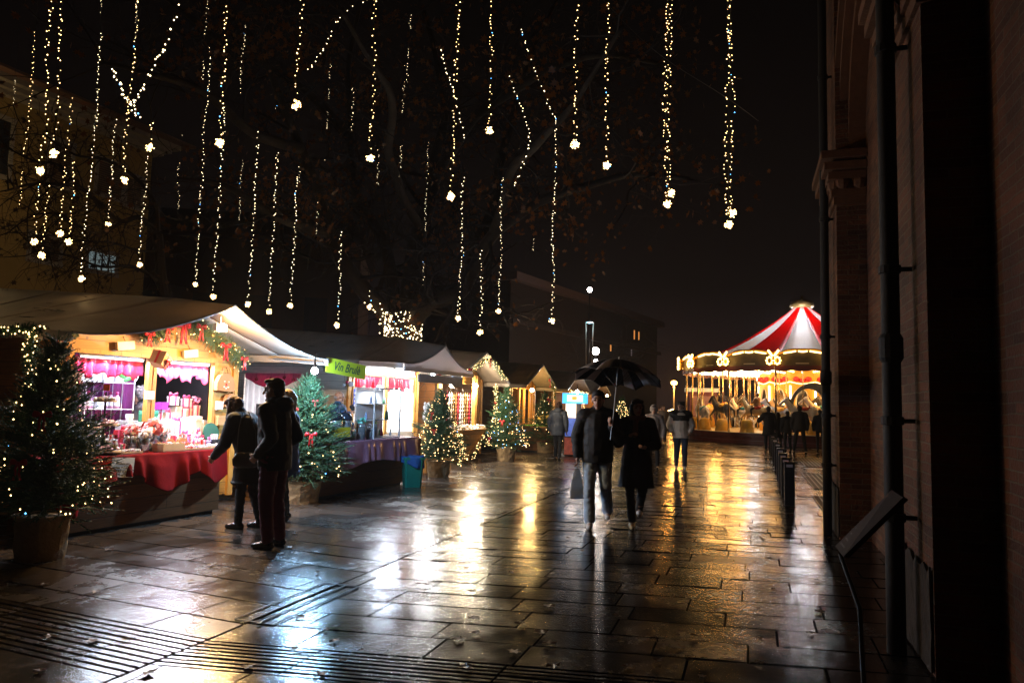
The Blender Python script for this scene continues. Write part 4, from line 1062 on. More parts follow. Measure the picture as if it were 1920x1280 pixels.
strip(F1, .05, 1.05, .35, 2.20, 40, (.84, .82, 1), 'cold strip light in the right window of the gift stall')
strip(F2, -1.2, 1.2, .45, 2.22, 300, (.86, .92, 1), 'cold strip light inside the mulled wine stall')
bulb(F2, -.45, -.50, 2.20, 95, (.70, .82, 1), coldhot, 'glaring white bulb under the mulled wine awning, near side')
bulb(F2, 1.15, -.55, 2.20, 120, (1, .95, .92), coldhot, 'glaring white bulb under the mulled wine awning, far side')
bx_, by_ = F2.hitz(590, 695, 2.0)
bulb(F2, bx_, by_, 2.0, 270, (.36, .64, 1), coldhot, 'blue-white bulb left of the yellow wine sign', .05)

strip(F1, o1a + .12, o1b - .03, .035, 2.045, 48, (.72, .86, 1), 'cold strip light behind the left header of the gift stall', 4, rx=rad(-30), sz=.018)
strip(F1, o1c + .03, o1d - .03, .035, 2.045, 66, (.80, .84, 1), 'cold strip light behind the right header of the gift stall', 4, rx=rad(-30), sz=.018)
# ---------------------------------------------------------------- counters, cloths, goods
def lbl(o, l, c, g=None): return tag(o, l, c, g)
velvet = M('red_velvet', (.16, .0012, .003), .85, var=.35, vs=5, bump=.25, bs=14)
plast = M('purple_oilcloth', (.46, .22, .33), .16, var=.35, vs=4, bump=.35, bs=6)
def counter(fr, x0, x1, y0, y1, z, lab, wood=pine_dk):
    t = empty('counter', fr.P((x0 + x1) / 2, (y0 + y1) / 2), fr.rz, lab, 'counter')
    w_, d_ = x1 - x0, y1 - y0
    m = MB(); m.span((-w_ / 2, -d_ / 2, .05), (w_ / 2, d_ / 2, z - .04)); m.build('box', wood, t)
    m = MB(); m.span((-w_ / 2 - .03, -d_ / 2 - .03, z - .038), (w_ / 2 + .03, d_ / 2 + .03, z)); m.build('top', pine, t)
    m = MB(); m.span((-w_ / 2 + .05, -d_ / 2 + .05, 0), (w_ / 2 - .05, d_ / 2 - .05, .048)); m.build('plinth', dark_metal, t)
    return t
cr1, _ = F1.hit(412, 900, -.72)
C1X0, C1X1, C1Y0 = -1.85, cr1, -.72
counter(F1, C1X0, C1X1, C1Y0, -.06, .86, 'dark plank counter under the red cloth of the first stall')
# swagged red cloth: level top plus a hem falling in two swags
def cloth(fr, x0, x1, y0, y1, z, fall, name, mat, lab, fold=.03, extra=0, nx=90, seed=0):
    def f(u, v):
        x = x0 + (x1 - x0) * u
        if v < .35:
            y = y1 + (y0 - y1) * (v / .35); return (x, y, z + .006 + .004 * noise.noise(V((x * 6, y * 6, seed))))
        t = (v - .35) / .65; dz = fall(u)
        y = y0 - .012 - fold * (.35 + t) * (.5 + .5 * math.sin(x * 23 + 2.2 * math.sin(x * 7))) * min(1, t * 3) - .02 * t
        return (x, y, z + .006 - dz * t)
    m = MB(); m.smooth = True; m.surf(f, nx, 34); o = m.build(name, mat, loc=fr.o, rot=(0, 0, fr.rz), solid=.006)
    tag(o, lab, 'tablecloth'); return o
def fall1(u):
    x = C1X0 + (C1X1 - C1X0) * u
    c = [(-.05, .30), (.47, .30), (.98, .30)]
    s = (u * 2.05) % 1.0
    if u < .18: return .50 + .30 * (1 - u / .18)
    return .24 + .23 * math.sin(PI * min(1, max(0, (u - .42) / .36))) + .20 * math.sin(PI * min(1, max(0, (u - .80) / .24))) + .10 * max(0, 1 - abs(u - .22) / .1)
cloth(F1, C1X0 - .04, C1X1 + .05, C1Y0 - .035, -.08, .86, fall1, 'red_tablecloth', velvet, 'deep red velvet cloth swagged along the first stall counter', .07, nx=150)
# notice on the cloth
def notice(fr, px, py, y, w, h, rot, lines, lab, bg, ink, size, name='paper_notice', cat='notice', shear=0, z0=None):
    x, z = fr.hit(px, py, y)
    t = empty(name, fr.P(x, y, z), fr.rz, lab, cat)
    t.rotation_euler = (0, 0, fr.rz)
    hold = MB(); c, s = math.cos(rot), math.sin(rot)
    hold.prism([(a * c - b * s, 0, a * s + b * c) for a, b in ((-w / 2, -h / 2), (w / 2, -h / 2), (w / 2, h / 2), (-w / 2, h / 2))], (0, .006, 0)); hold.build('sheet', bg, t)
    for k, ln in enumerate(lines):
        cu = bpy.data.curves.new('w', 'FONT'); cu.body = ln; cu.size = size; cu.align_x = 'CENTER'; cu.align_y = 'CENTER'; cu.shear = shear; cu.extrude = .0006; cu.offset = size * .012
        o = bpy.data.objects.new('w', cu); COL.objects.link(o)
        dg = bpy.context.evaluated_depsgraph_get(); dg.update()
        me = bpy.data.meshes.new_from_object(o.evaluated_get(dg)); bpy.data.objects.remove(o)
        yy = (len(lines) - 1) / 2 - k
        me.transform(Matrix.Rotation(PI / 2, 4, 'X'))
        me.transform(Matrix.Translation((0, -.003, yy * size * 1.25)))
        me.transform(Matrix.Rotation(-rot, 4, 'Y'))
        mesh_obj('lettering', me, ink, t)
    return t
paper = M('cream_paper', (.80, .76, .66), .7, var=.05)
ink = M('dark_ink', (.03, .025, .03), .6)
notice(F1, 230, 876, C1Y0 - .11, .30, .23, rad(-4), ['Profumi per', 'ambienti e tessuti', 'made in Italy'], 'white hand-lettered paper notice pinned on the red cloth', paper, ink, .036)
# small things -----------------------------------------------------------------
pinkp = M('pink_plastic', (.72, .38, .62), .3, var=.1); mag = M('magenta_cap', (.45, .03, .16), .35); whitep = M('white_card', (.82, .82, .85), .5, var=.05, vs=20)
kraft = M('kraft_card', (.50, .27, .11), .75, var=.15, vs=8); glassy = M('clear_glass', (.75, .82, .86), .06, var=.05, trans=.8); amberl = M('amber_liquid', (.75, .42, .05), .1, trans=.3)
blue_s = M('blue_soap', (.35, .48, .80), .6, var=.3, vs=30); pink_s = M('pink_soap', (.80, .55, .62), .6, var=.25, vs=30); dk_green = M('dark_green', (.02, .10, .05), .5); ltwood = M('light_wood', (.58, .40, .20), .55, var=.15, vs=10)
violet = M('violet_card', (.35, .05, .50), .5); choco = M('brown_felt', (.36, .16, .06), .85, var=.15); redcard = M('red_card', (.48, .02, .05), .45); cyl_red = M('coral_petals', (.75, .12, .10), .6, var=.4, vs=25); pet_w = M('cream_petals', (.8, .66, .62), .6, var=.2, vs=25)
def place(fr, x, y, z=.872): return fr.P(x, y, z)
def gift(fr, x, y, z, s, mat, rib, lab, rz=0, topbow=True, name='gift_box', tilt=(0, 0)):
    t = empty(name, fr.P(x, y, z), fr.rz + rz, lab, 'gift box'); t.rotation_euler = (tilt[0], tilt[1], fr.rz + rz)
    w_, d_, h_ = s
    m = MB(); m.span((-w_ / 2, -d_ / 2, 0), (w_ / 2, d_ / 2, h_)); m.build('box', mat, t)
    m = MB(); m.span((-w_ / 2 - .004, -d_ / 2 - .004, h_ * .78), (w_ / 2 + .004, d_ / 2 + .004, h_ + .004)); m.build('lid', mat, t)
    if rib:
        m = MB(); q = .014
        m.span((-q, -d_ / 2 - .007, 0), (q, -d_ / 2 - .0045, h_ + .004)); m.span((-q, -d_ / 2 - .007, h_ + .0045), (q, d_ / 2 + .007, h_ + .008)); m.span((-w_ / 2 - .007, -q, h_ + .0045), (w_ / 2 + .007, q, h_ + .0075)); m.span((-w_ / 2 - .007, -q, 0), (-w_ / 2 - .0045, q, h_ + .004)); m.build('ribbon', rib, t)
        if topbow: bow(t, (0, 0, h_ + .03), min(w_, .14), rib, name='bow')
    return t
def pompom(parent, c, r, mat, n=40, seed=1, name='petals'):
    rd = random.Random(seed); m = MB()
    for i in range(n):
        a = rd.random() * 2 * PI; b_ = rd.uniform(-.3, 1.4); d = V((math.cos(a) * math.cos(b_), math.sin(a) * math.cos(b_), math.sin(b_)))
        p = V(c) + d * r * rd.uniform(.5, 1); u = d.orthogonal().normalized() * r * .22; v = d.cross(u).normalized() * r * .2
        m.quad(p - u, p - v, p + u + d * r * .1, p + v + d * r * .1)
    m.build(name, mat, parent)
def bottle(fr, x, y, z, h, r, mat, cap, lab, grp, liquid=None):
    t = empty('bottle', fr.P(x, y, z), 0, lab, 'bottle', grp)
    m = MB(); m.smooth = True; m.lathe([(.001, 0), (r, .003), (r, h * .55), (r * .9, h * .68), (r * .42, h * .78), (r * .38, h * .84), (.001, h * .84)], n=14, sy=.7); m.build('body', mat, t)
    m = MB(); m.smooth = True; m.lathe([(.001, h * .838), (r * .5, h * .84), (r * .5, h), (.001, h)], n=12); m.build('cap', cap, t)
    m = MB(); m.lathe([(r * 1.01, h * .18), (r * 1.012, h * .2), (r * 1.012, h * .45), (r * 1.01, h * .47)], n=14, sy=.7); m.build('label_band', whitep, t)
    return t
def jar(fr, x, y, z, h, r, liq, lab, grp, lidm=None):
    t = empty('jar', fr.P(x, y, z), 0, lab, 'jar', grp)
    m = MB(); m.smooth = True; m.lathe([(.001, 0), (r, .003), (r, h * .8), (r * .75, h * .9), (.001, h * .9)], n=12); m.build('glass', glassy, t)
    if liq:
        m = MB(); m.smooth = True; m.lathe([(.001, .004), (r * .9, .005), (r * .9, h * .6), (.001, h * .6)], n=12); m.build('contents', liq, t)
    m = MB(); m.lathe([(.001, h * .9), (r * .8, h * .9), (r * .8, h), (.001, h)], n=10); m.build('lid', lidm or ltwood, t)
    return t

# valances ------------------------------------------------------------------------
def valance(fr, x0, x1, y, z1, hh, mat, lab, hem=.03, x_axis=True, seed=0):
    def f(u, v):
        x = x0 + (x1 - x0) * u; w_ = .02 * math.sin(x * 47 + 2 * math.sin(x * 13 + seed)) * (.3 + v)
        z = z1 - v * (hh + hem * math.sin(x * 19 + seed) + hem * .6 * math.sin(x * 47))
        return (x, y + w_, z) if x_axis else (y + w_, x, z)
    m = MB(); m.smooth = True; m.surf(f, 120, 10); o = m.build('valance', mat, loc=fr.o, rot=(0, 0, fr.rz), solid=.003); tag(o, lab, 'curtain'); return o
sat = M('crimson_satin', (.62, .03, .09), .25, var=.35, vs=9, bump=.5, bs=18, translucent=.25); velvet.node_tree.nodes['Principled BSDF'].inputs['Specular IOR Level'].default_value = .12; pine_dk.node_tree.nodes['Principled BSDF'].inputs['Specular IOR Level'].default_value = .15; satp = M('pink_satin', (.75, .12, .28), .28, var=.35, vs=9, bump=.5, bs=18, translucent=.3)
valance(F1, o1a + .0, o1b, .10, 2.06, .24, sat, 'crimson ruffled valance in the left window of the gift stall')
valance(F1, o1c, o1d, .10, 2.06, .24, satp, 'pink ruffled valance in the right window of the gift stall', .045, seed=2)
purp = M('purple_velvet', (.16, .015, .12), .8, var=.3, vs=6)
def curtain(fr, x0, x1, y, z0, z1, mat, lab):
    m = MB(); m.smooth = True; m.surf(lambda u, v: (x0 + (x1 - x0) * u, y + .03 * math.sin((x0 + (x1 - x0) * u) * 38), z0 + (z1 - z0) * v), 90, 2)
    tag(m.build('curtain', mat, loc=fr.o, rot=(0, 0, fr.rz), solid=.004), lab, 'curtain')
curtain(F1, -1.4, .62, 1.15, .2, 2.2, purp, 'long purple curtain behind the wire shelf')
# dark back panel with candle lights seen through the right window
m = MB(); m.span((1.36, .42, .2), (1.40, 3.2, 2.2)); tag(m.build('dark_screen', M('night_black', (.01, .01, .012), .4), loc=F1.o, rot=(0, 0, F1.rz)), 'black screen on the far inner wall of the gift stall', 'screen')
# white wire rack
sx0, sz0 = F1.hit(147, 765, .8); sx1, _ = F1.hit(238, 765, .8)
rk = empty('wire_rack', F1.P((sx0 + sx1) / 2, .8, 0), F1.rz, 'white scrolled metal rack with boxes and pink bottles', 'rack'); hw = (sx1 - sx0) / 2
zs = [F1.hit(190, py, .8)[1] for py in (822, 766, 716)]
m = MB()
for s in (-1, 1):
    for yy in (-.12, .12): m.tube([(s * hw, yy, .14), (s * hw, yy, zs[2] + .30)], .009, 6)
m.build('uprights', white_metal, rk)
for zz in zs:
    m = MB(); m.span((-hw, -.14, zz - .008), (hw, .14, zz)); m.build('shelf', white_metal, rk)
m = MB()
for k in range(1, 5):
    xx = -hw + 2 * hw * k / 5; m.tube([(xx, .13, .14), (xx, .13, zs[2] + .30)], .006, 5)
for s in (-1, 1):
    m.tube([(s * hw + s * .0 + s * .06 * math.sin(a) * (1 - a / 9), -.12, zs[2] + .02 + .06 * a) for a in [i * .3 for i in range(17)]], .007, 5)
m.tube([(-hw + 2 * hw * i / 16, 0, zs[2] + .30 + .09 * math.sin(PI * i / 16)) for i in range(17)], .008, 5)
m.build('scrollwork', white_metal, rk)
for k, px in enumerate((157, 178, 200, 222)):
    x, _ = F1.hit(px, 740, .74); hh = (.19, .21, .25, .20)[k]
    gift(F1, x, .80, zs[2], (.13, .16, hh), whitep, None, ('white box at the left end of the rack top', 'white box with a dark emblem on the rack top', 'tall stack-like white box on the rack top', 'white box beside the green leaves on the rack top')[k])
t = empty('leaf_spray', F1.P(F1.hit(240, 705, .7)[0], .72, zs[2] + .02), F1.rz, 'broad green leaves on the right end of the rack', 'plant'); m = MB(); m.smooth = True
for k, (dx, dz) in enumerate(((-.16, .10), (.13, .13), (.04, .02), (-.05, .17))):
    m.ball((dx * .6, 0, dz * .6 + .03), (.09, .012, .035), 10, 6, Matrix.Rotation(-math.atan2(dz, dx), 3, 'Y'))
m.build('leaves', M('glossy_leaf', (.06, .25, .07), .35), t)
pb = None
for k, px in enumerate((153, 165, 174, 197, 211, 219)):
    x, _ = F1.hit(px, 740, .76)
    bottle(F1, x, .80 - .05 * (k % 2), zs[1], .235, .042, pinkp, mag, ('leftmost pink bottle on the lower rack shelf', 'second pink bottle on the lower rack shelf', 'third pink bottle, left of the small white carton', 'pink bottle right of the small white carton', 'pink bottle next to the right end of the rack', 'rightmost pink bottle on the rack')[k], 'pink bottles with magenta caps')
x, _ = F1.hit(186, 755, .76); gift(F1, x, .78, zs[1], (.10, .10, .13), whitep, None, 'small white carton between the pink bottles')
# second window: steps of white boxes
rd = random.Random(5)
m = MB(); m.span((o1c + .02, .10, .14), (o1d - .02, .42, 1.02)); m.span((o1c + .02, .43, .14), (o1d - .02, .72, 1.22)); tag(m.build('display_steps', whitep, loc=F1.o, rot=(0, 0, F1.rz)), 'white display steps in the right window of the gift stall', 'display steps')
pk_r = M('pink_ribbon', (.75, .10, .25), .35)
specs = [(296, 1.22, .58, .13, .16, 1), (312, 1.22, .55, .15, .11, 1), (330, 1.22, .58, .12, .20, 0), (348, 1.22, .56, .13, .17, 1), (366, 1.22, .58, .10, .22, 1), (300, 1.02, .26, .14, .17, 0), (316, 1.02, .24, .12, .22, 0), (333, 1.02, .28, .15, .19, 1), (350, 1.02, .25, .14, .24, 0), (368, 1.02, .26, .13, .26, 0), (383, 1.02, .27, .09, .20, 0), (324, 1.44, .57, .12, .13, 1), (349, 1.42, .57, .11, .12, 1)]
wl2 = ['at the left of the upper step', 'with a pink bow, second on the upper step', 'plain one in the middle of the upper step', 'bow-topped one right of middle on the upper step', 'narrow one with a big bow at the right of the upper step', 'at the left of the lower step', 'tall plain one second on the lower step', 'bow-topped one in the middle of the lower step', 'tall plain one right of middle on the lower step', 'tallest plain one on the lower step', 'slim one at the right end of the lower step', 'topmost of the left stack', 'topmost of the middle stack']
for k, (px, z, y, w_, h_, b_) in enumerate(specs):
    x, _ = F1.hit(px, 760, y)
    g_ = gift(F1, x, y, z, (w_, w_, h_), whitep, pk_r if b_ else None, 'white gift box, ' + wl2[k], rd.uniform(-.2, .2))
    if k == 4: pompom(g_, (0, 0, h_ + .06), .09, M('pink_petals', (.85, .25, .35), .5), 50, 3, 'rosette')
x, _ = F1.hit(304, 718, .5); gift(F1, x, .5, 1.38, (.16, .14, .10), violet, None, 'violet box high in the right window', .3)
# counter goods -------------------------------------------------------------------
ZT = .872
def cx(px, y): return F1.hit(px, 820, y)[0]
# tiered stand
x, y = cx(193, -.50), -.50
t = empty('tiered_stand', F1.P(x, y, ZT), 0, 'three-tier wooden stand heaped with soap flakes', 'cake stand')
m = MB(); m.tube([(0, 0, 0), (0, 0, .74)], .011, 8); m.build('rod', dark_metal, t)
for k, (z_, r_, mt) in enumerate(((.03, .21, blue_s), (.34, .17, blue_s), (.62, .13, pet_w))):
    m = MB(); m.smooth = False; m.lathe([(.001, z_), (r_, z_), (r_, z_ + .02), (.001, z_ + .02)], n=24); tr = m.build('tray', ltwood, t)
    m = MB(); rd2 = random.Random(k)
    for i in range(55):
        a = rd2.random() * 6.28; q = r_ * .85 * math.sqrt(rd2.random()); s = rd2.uniform(.012, .028)
        m.cur = 0 if (math.cos(a) < .2 or k == 2) else 1
        m.box((q * math.cos(a), q * math.sin(a), z_ + .028 + (r_ - q) * .32 * rd2.random()), (s * 1.6, s, s), rd2.random() * 3, rd2.random())
    m.cur = 0; m.build('soap_heap', [mt, pink_s], tr, kind='stuff')
m = MB(); m.box((0, 0, .79), (.075, .006, .075)); m.build('price_tag', M('orange_card', (.85, .12, .03), .5), t)
# perfume jars: rows at the left
k = 0
grp = 'small glass bottles at the left of the counter'
for row, yy in enumerate((-.18, -.30, -.42, -.55)):
    for c in range(8 if row < 2 else 6):
        px = 134 + c * 8.0 + row * 3.5 + (4 if row > 1 else 0); liq = [None, None, M('green_liquid', (.35, .7, .2), .2), None, blue_s, None][(c + row) % 6] if row < 2 else [None, amberl, redcard, None, ltwood][(c + row) % 5]
        if row > 1 and 180 < px < 200: continue
        jar(F1, cx(px, yy), yy, ZT + (.16 if row == 0 else .08 if row == 1 else 0), .15, .027, liq, 'small glass bottle in the rows at the left end of the counter', grp); k += 1
m = MB(); x0_, x1_ = cx(128, -.2), cx(196, -.2); m.span((x0_, -.24, .868), (x1_, -.12, ZT + .158)); m.span((x0_, -.36, .868), (x1_, -.245, ZT + .078)); tag(m.build('bottle_riser', whitep, loc=F1.o, rot=(0, 0, F1.rz)), 'white stepped riser under the small glass bottles', 'riser')
for px, yy, liq, lab in ((205, -.50, amberl, 'left jar of amber liquid on the counter'), (215, -.48, amberl, 'right jar of amber liquid on the counter'), (238, -.46, glassy, 'round clear jar of pale salts'), (251, -.52, pink_s, 'clear jar of pink salts'), (262, -.42, glassy, 'tall clear vase behind the salts')):
    jar(F1, cx(px, yy), yy, ZT, .17 if px < 220 else .20, .04, liq, lab, None, whitep)
gift(F1, cx(237, -.22), -.22, ZT, (.22, .18, .26), redcard, pk_r, 'deep red gift box with a big pink bow')
gift(F1, cx(240, -.12), -.12, ZT + .22, (.07, .05, .24), whitep, None, 'tall thin white carton behind the red gift box')
def bouquet(px, y, r, h, mat, lab, seed):
    t = empty('bouquet', F1.P(cx(px, y), y, ZT), 0, lab, 'bouquet'); m = MB(); m.smooth = True
    m.lathe([(.001, 0), (.05, .0), (.06, h * .5), (r * .8, h * .8), (r * .7, h * .8), (.03, h * .45), (.001, h * .4)], n=14); m.build('wrapper', glassy, t); pompom(t, (0, 0, h * .85), r, mat, 130, seed, 'flowers'); pompom(t, (.01, 0, h * .86), r * 1.05, pet_w, 30, seed + 9, 'filler_flowers')
bouquet(247, -.38, .11, .28, cyl_red, 'coral flowers in clear wrap before the red gift box', 1)
bouquet(283, -.42, .15, .30, cyl_red, 'big bunch of red and white flowers at the post foot', 2)
bouquet(272, -.56, .09, .24, pet_w, 'cream flowers in clear wrap at the counter front', 3)
bouquet(303, -.30, .10, .26, pet_w, 'white flowers right of the post', 4)
bouquet(260, -.20, .10, .30, pet_w, 'pale pink flowers behind the red bunch', 5)
def tray(px, y, w_, d_, mats, lab, h=.03, n=60, seed=1, rz=0):
    t = empty('goods_tray', F1.P(cx(px, y), y, ZT), F1.rz + rz, lab, 'tray'); m = MB()
    m.span((-w_ / 2, -d_ / 2, 0), (w_ / 2, d_ / 2, .012))
    for s in (-1, 1): m.span((-w_ / 2, s * d_ / 2 - .005, .012), (w_ / 2, s * d_ / 2 + .005, h)); m.span((s * w_ / 2 - .005, -d_ / 2, .012), (s * w_ / 2 + .005, d_ / 2, h))
    m.build('tray_box', ltwood, t); m = MB(); rd2 = random.Random(seed)
    for i in range(n):
        m.cur = rd2.randrange(len(mats)); s = rd2.uniform(.014, .03)
        m.box((rd2.uniform(-.44, .44) * w_, rd2.uniform(-.42, .42) * d_, h * .7 + s * rd2.random()), (s * 1.5, s, s), rd2.random() * 3, rd2.random())
    m.cur = 0; m.build('contents', mats, t, kind='stuff')
tray(242, -.63, .30, .13, [pink_s, whitep], 'shallow tray of pink bath salts at the counter front', seed=2)
tray(318, -.60, .34, .18, [pet_w, pink_s, kraft], 'deep pale wooden box of soaps at the counter front', h=.10, n=50, seed=3)
tray(360, -.45, .42, .22, [cyl_red, whitep, blue_s, ltwood], 'flat tray of coloured sweets right of the wooden box', seed=4)
tray(366, -.62, .50, .12, [whitep, pink_s, blue_s, cyl_red], 'low tray of wrapped sweets along the counter edge', n=90, seed=5)
tray(398, -.55, .20, .16, [pink_s, whitep, violet], 'little tray of lilac sachets at the counter end', n=40, seed=6)
t = empty('round_tray', F1.P(cx(395, -.22), -.22, ZT), F1.rz, 'dark green round disc standing at the counter end', 'tray'); m = MB(); m.lathe([(.001, -.008), (.145, -.008), (.145, .008), (.001, .008)], n=30); m.build('disc', dk_green, t, loc=(0, 0, .19), rot=(rad(80), 0, 0)); m = MB(); m.span((-.05, -.03, 0), (.05, .05, .05)); m.build('stand', dk_green, t)
t = empty('card_bucket', F1.P(cx(403, -.40), -.40, ZT), F1.rz, 'black bucket holding white price cards', 'bucket'); m = MB(); m.lathe([(.001, 0), (.075, 0), (.09, .11), (.08, .11), (.07, .02), (.001, .02)], n=20); m.build('bucket', M('black_tin', (.015, .02, .02), .4), t)
for k in range(3): m = MB(); m.box((-.04 + k * .04, 0, .13), (.07, .004, .10), rz=.3 * k, ry=.2 * (k - 1)); m.build('card', whitep, t)
def handbag(fr, x, y, z, s, lab, tilt=0):
    t = empty('felt_handbag', fr.P(x, y, z), fr.rz, lab, 'handbag'); t.rotation_euler = (0, tilt, fr.rz)
    m = MB(); m.prism([(-.5 * s, -.1 * s, 0), (.5 * s, -.1 * s, 0), (.52 * s, -.1 * s, .35 * s), (.36 * s, -.1 * s, .66 * s), (.12 * s, -.1 * s, .76 * s), (-.12 * s, -.1 * s, .76 * s), (-.36 * s, -.1 * s, .66 * s), (-.52 * s, -.1 * s, .35 * s)], (0, .2 * s, 0)); b_ = m.build('bag', choco, t)
    for yy in (-.07, .07): m = MB(); m.tube([(.22 * s * math.cos(a), yy * s, .72 * s + .36 * s * math.sin(a)) for a in [PI * i / 12 for i in range(13)]], .022 * s, 6); m.build('handle', choco, t)
    m = MB(); m.smooth = True
    for px_, pz_ in ((-.12, .42), (.12, .42), (-.12, .18), (0, .12), (.12, .18)): m.ball((px_ * s, -.11 * s, pz_ * s), .035 * s, 8, 5)
    m.build('buttons', whitep, t)
    m = MB(); m.smooth = True; m.ball((0, -.11 * s, .29 * s), .055 * s, 8, 5); m.build('nose_button', red_satin, t)
handbag(F1, cx(319, -.25), -.25, ZT, .17, 'left brown felt handbag standing on the counter'); handbag(F1, cx(342, -.25), -.25, ZT, .18, 'right brown felt handbag standing on the counter')
for i, (px, y, h_) in enumerate(((332, -.12, .15), (346, -.10, .17), (356, -.12, .14), (371, -.14, .2), (300, -.12, .2), (384, -.10, .15))): gift(F1, cx(px, y), y, ZT, (.11, .09, h_), [pet_w, whitep][i % 2], pk_r if i % 2 else None, 'pale packet on the counter, ' + ['behind the right handbag', 'with a pink ribbon right of the handbags', 'plain, middle right', 'tall with a ribbon near the green disc', 'tall by the centre post', 'low with a ribbon behind the green disc'][i], .2 * i)
tmp = F1.hit(424, 768, -.06)
handbag(F1, F1.hit(420, 730, -.1)[0], -.10, F1.hit(420, 733, -.1)[1], .34, 'large brown felt handbag hanging on the right wall board', .05)
handbag(F1, F1.hit(432, 760, -.08)[0], -.08, F1.hit(432, 762, -.08)[1], .26, 'smaller felt handbag hanging under the large one')
# wall ornaments
def wallbox(px, py, y, s, lab, rot=(0, 0, 0), rib=red_satin, mat=kraft):
    x, z = F1.hit(px, py, y); t = gift(F1, x, y, z - s[2] / 2, s, mat, rib, lab, topbow=False, name='hanging_parcel'); t.rotation_euler = (rot[0], rot[1], F1.rz + rot[2])
    if rib: bow(t, (0, -s[1] / 2 - .03, s[2] * .5), .12, rib, name='bow')
wallbox(119, 716, -1.28, (.26, .22, .22), 'big brown paper parcel with a red ribbon at the left edge of the canopy', (.1, 0, .7))
wallbox(296, 673, -.45, (.20, .17, .17), 'brown paper parcel with a red ribbon hanging over the centre post', (.2, .35, .5))
wallbox(412, 788, -.06, (.14, .08, .14), 'small brown box hanging below the handbags', (0, 0, 0), None)
wallbox(410, 760, -.05, (.12, .06, .12), 'pale card parcel on the right wall board', (0, 0, 0), None, paper)
for px, py, lab in ((231, 648, 'pale wooden plaque above the left window'), (353, 663, 'pale wooden plaque above the right window')):
    x, z = F1.hit(px, py, -.02); t = empty('wooden_plaque', F1.P(x, -.055, z), F1.rz, lab, 'plaque'); m = MB(); m.box((0, 0, 0), (.25, .05, .11), ry=rad(-8)); m.build('block', M('pale_pine', (.78, .62, .40), .5, var=.1), t)
    m = MB(); m.tube([(0, 0, .05), (0, .05, .12)], .004, 4); m.build('hook', dark_metal, t)
x, z = F1.hit(282, 740, -.09); t = empty('price_card', F1.P(x, -.075, z), F1.rz, 'white card with a red edge tied on the centre post', 'sign'); m = MB(); m.box((0, 0, 0), (.15, .008, .12)); m.build('card', whitep, t); m = MB(); m.span((-.075, -.007, .052), (.075, -.0045, .06)); m.span((-.05, -.006, -.005), (.05, -.0045, .002)); m.span((-.05, -.006, -.03), (.03, -.0045, -.023)); m.build('print', red_satin, t)
# garlands ----------------------------------------------------------------------
garl_m = M('garland_needles', (.09, .14, .06), .6, var=.5, vs=8)
gold = M('gold_bauble', (.75, .5, .2), .2, .8)
def garland(pts, r, lab, bows=(), baubles=(), seed=1, bulbs=40, n=18, mat=None, blen=.12, lamp=None):
    rd2 = random.Random(seed); c = pts[0].copy(); p = [q - c for q in smoothpath(pts, 5)]
    t = empty('fir_garland', c, 0, lab, 'garland')
    m = MB(); m.tube(p, .012, 5)
    for i in range(len(p) - 1):
        ax = (p[i + 1] - p[i]).normalized(); u = ax.orthogonal().normalized(); w_ = ax.cross(u)
        for k in range(n):
            a = rd2.random() * 6.283; d = (u * math.cos(a) + w_ * math.sin(a)) + ax * rd2.uniform(-.4, .8)
            needle_twig(m, p[i].lerp(p[i + 1], rd2.random()), d, r * rd2.uniform(.6, 1.15), rd2, 16, .004, .028)
    m.build('foliage', mat or garl_m, t)
    if bulbs:
        m = MB()
        for k in range(bulbs):
            q = p[rd2.randrange(len(p))]; d = V((rd2.gauss(0, 1), rd2.gauss(0, 1), rd2.gauss(0, 1))).normalized() * r * rd2.uniform(.5, 1); m.octa(q + d, (lamp or .008) * rd2.uniform(.8, 1.2))
        m.build('fairy_lights', bulb_w, t)
    for (f, s, off) in bows: bow(t, tuple(p[int(f * (len(p) - 1))] + V(off)), s, rz=F1.rz)
    for f, off in baubles:
        m = MB(); m.smooth = True; m.ball(p[int(f * (len(p) - 1))] + V(off), .035); m.build('bauble', gold, t)
    return t
def f1p(px, py, y=-.10): x, z = F1.hit(px, py, y); return F1.P(x, y, z)
fo = -F1.y * .10
garland([f1p(360, 607), f1p(385, 625), f1p(410, 642), f1p(432, 655), f1p(452, 676)], .19, 'fir garland down the right gable slope of the first stall', ((.12, .15, tuple(fo)), (.55, .17, tuple(fo + V((0, 0, -.03)))), (.97, .13, tuple(fo))), ((.3, tuple(fo)), (.75, tuple(fo))), 3, 60, 40)
garland([f1p(268, 628), f1p(290, 618), f1p(312, 618)], .20, 'fir sprig with red ribbons at the gable centre of the first stall', ((.1, .13, tuple(fo)), (.8, .16, tuple(fo + V((0, 0, .03))))), ((.5, tuple(fo + V((0, 0, -.13)))),), 4, 10, 44)
garland([f1p(148, 622), f1p(120, 624), f1p(98, 622), f1p(70, 622)], .10, 'thin fir garland with a trailing red bow at the left gable corner', ((.6, .2, tuple(fo)),), (), 5, 22, 14)
bow_p = f1p(345, 610); bt_ = empty('red_bow', bow_p, 0, 'long-tailed red bow hanging on the gable boards', 'bow'); bow(bt_, (0, 0, 0), .2, rz=F1.rz, name='ribbon')
def g3(px, py, D): return AT(px, py, D)
garland([g3(62, 618, 7.6), g3(60, 660, 7.6), g3(58, 700, 7.6), g3(70, 745, 7.6)], .10, 'lit fir garland hanging down the left canopy pole', (), (), 6, 60, 20, fir_m, lamp=.009)
garland([g3(-20, 626, 7.4), g3(20, 618, 7.4), g3(60, 616, 7.5), g3(95, 626, 7.7)], .07, 'lit garland along the canopy edge at the far left', (), (), 7, 34, 12, fir_m, lamp=.009)

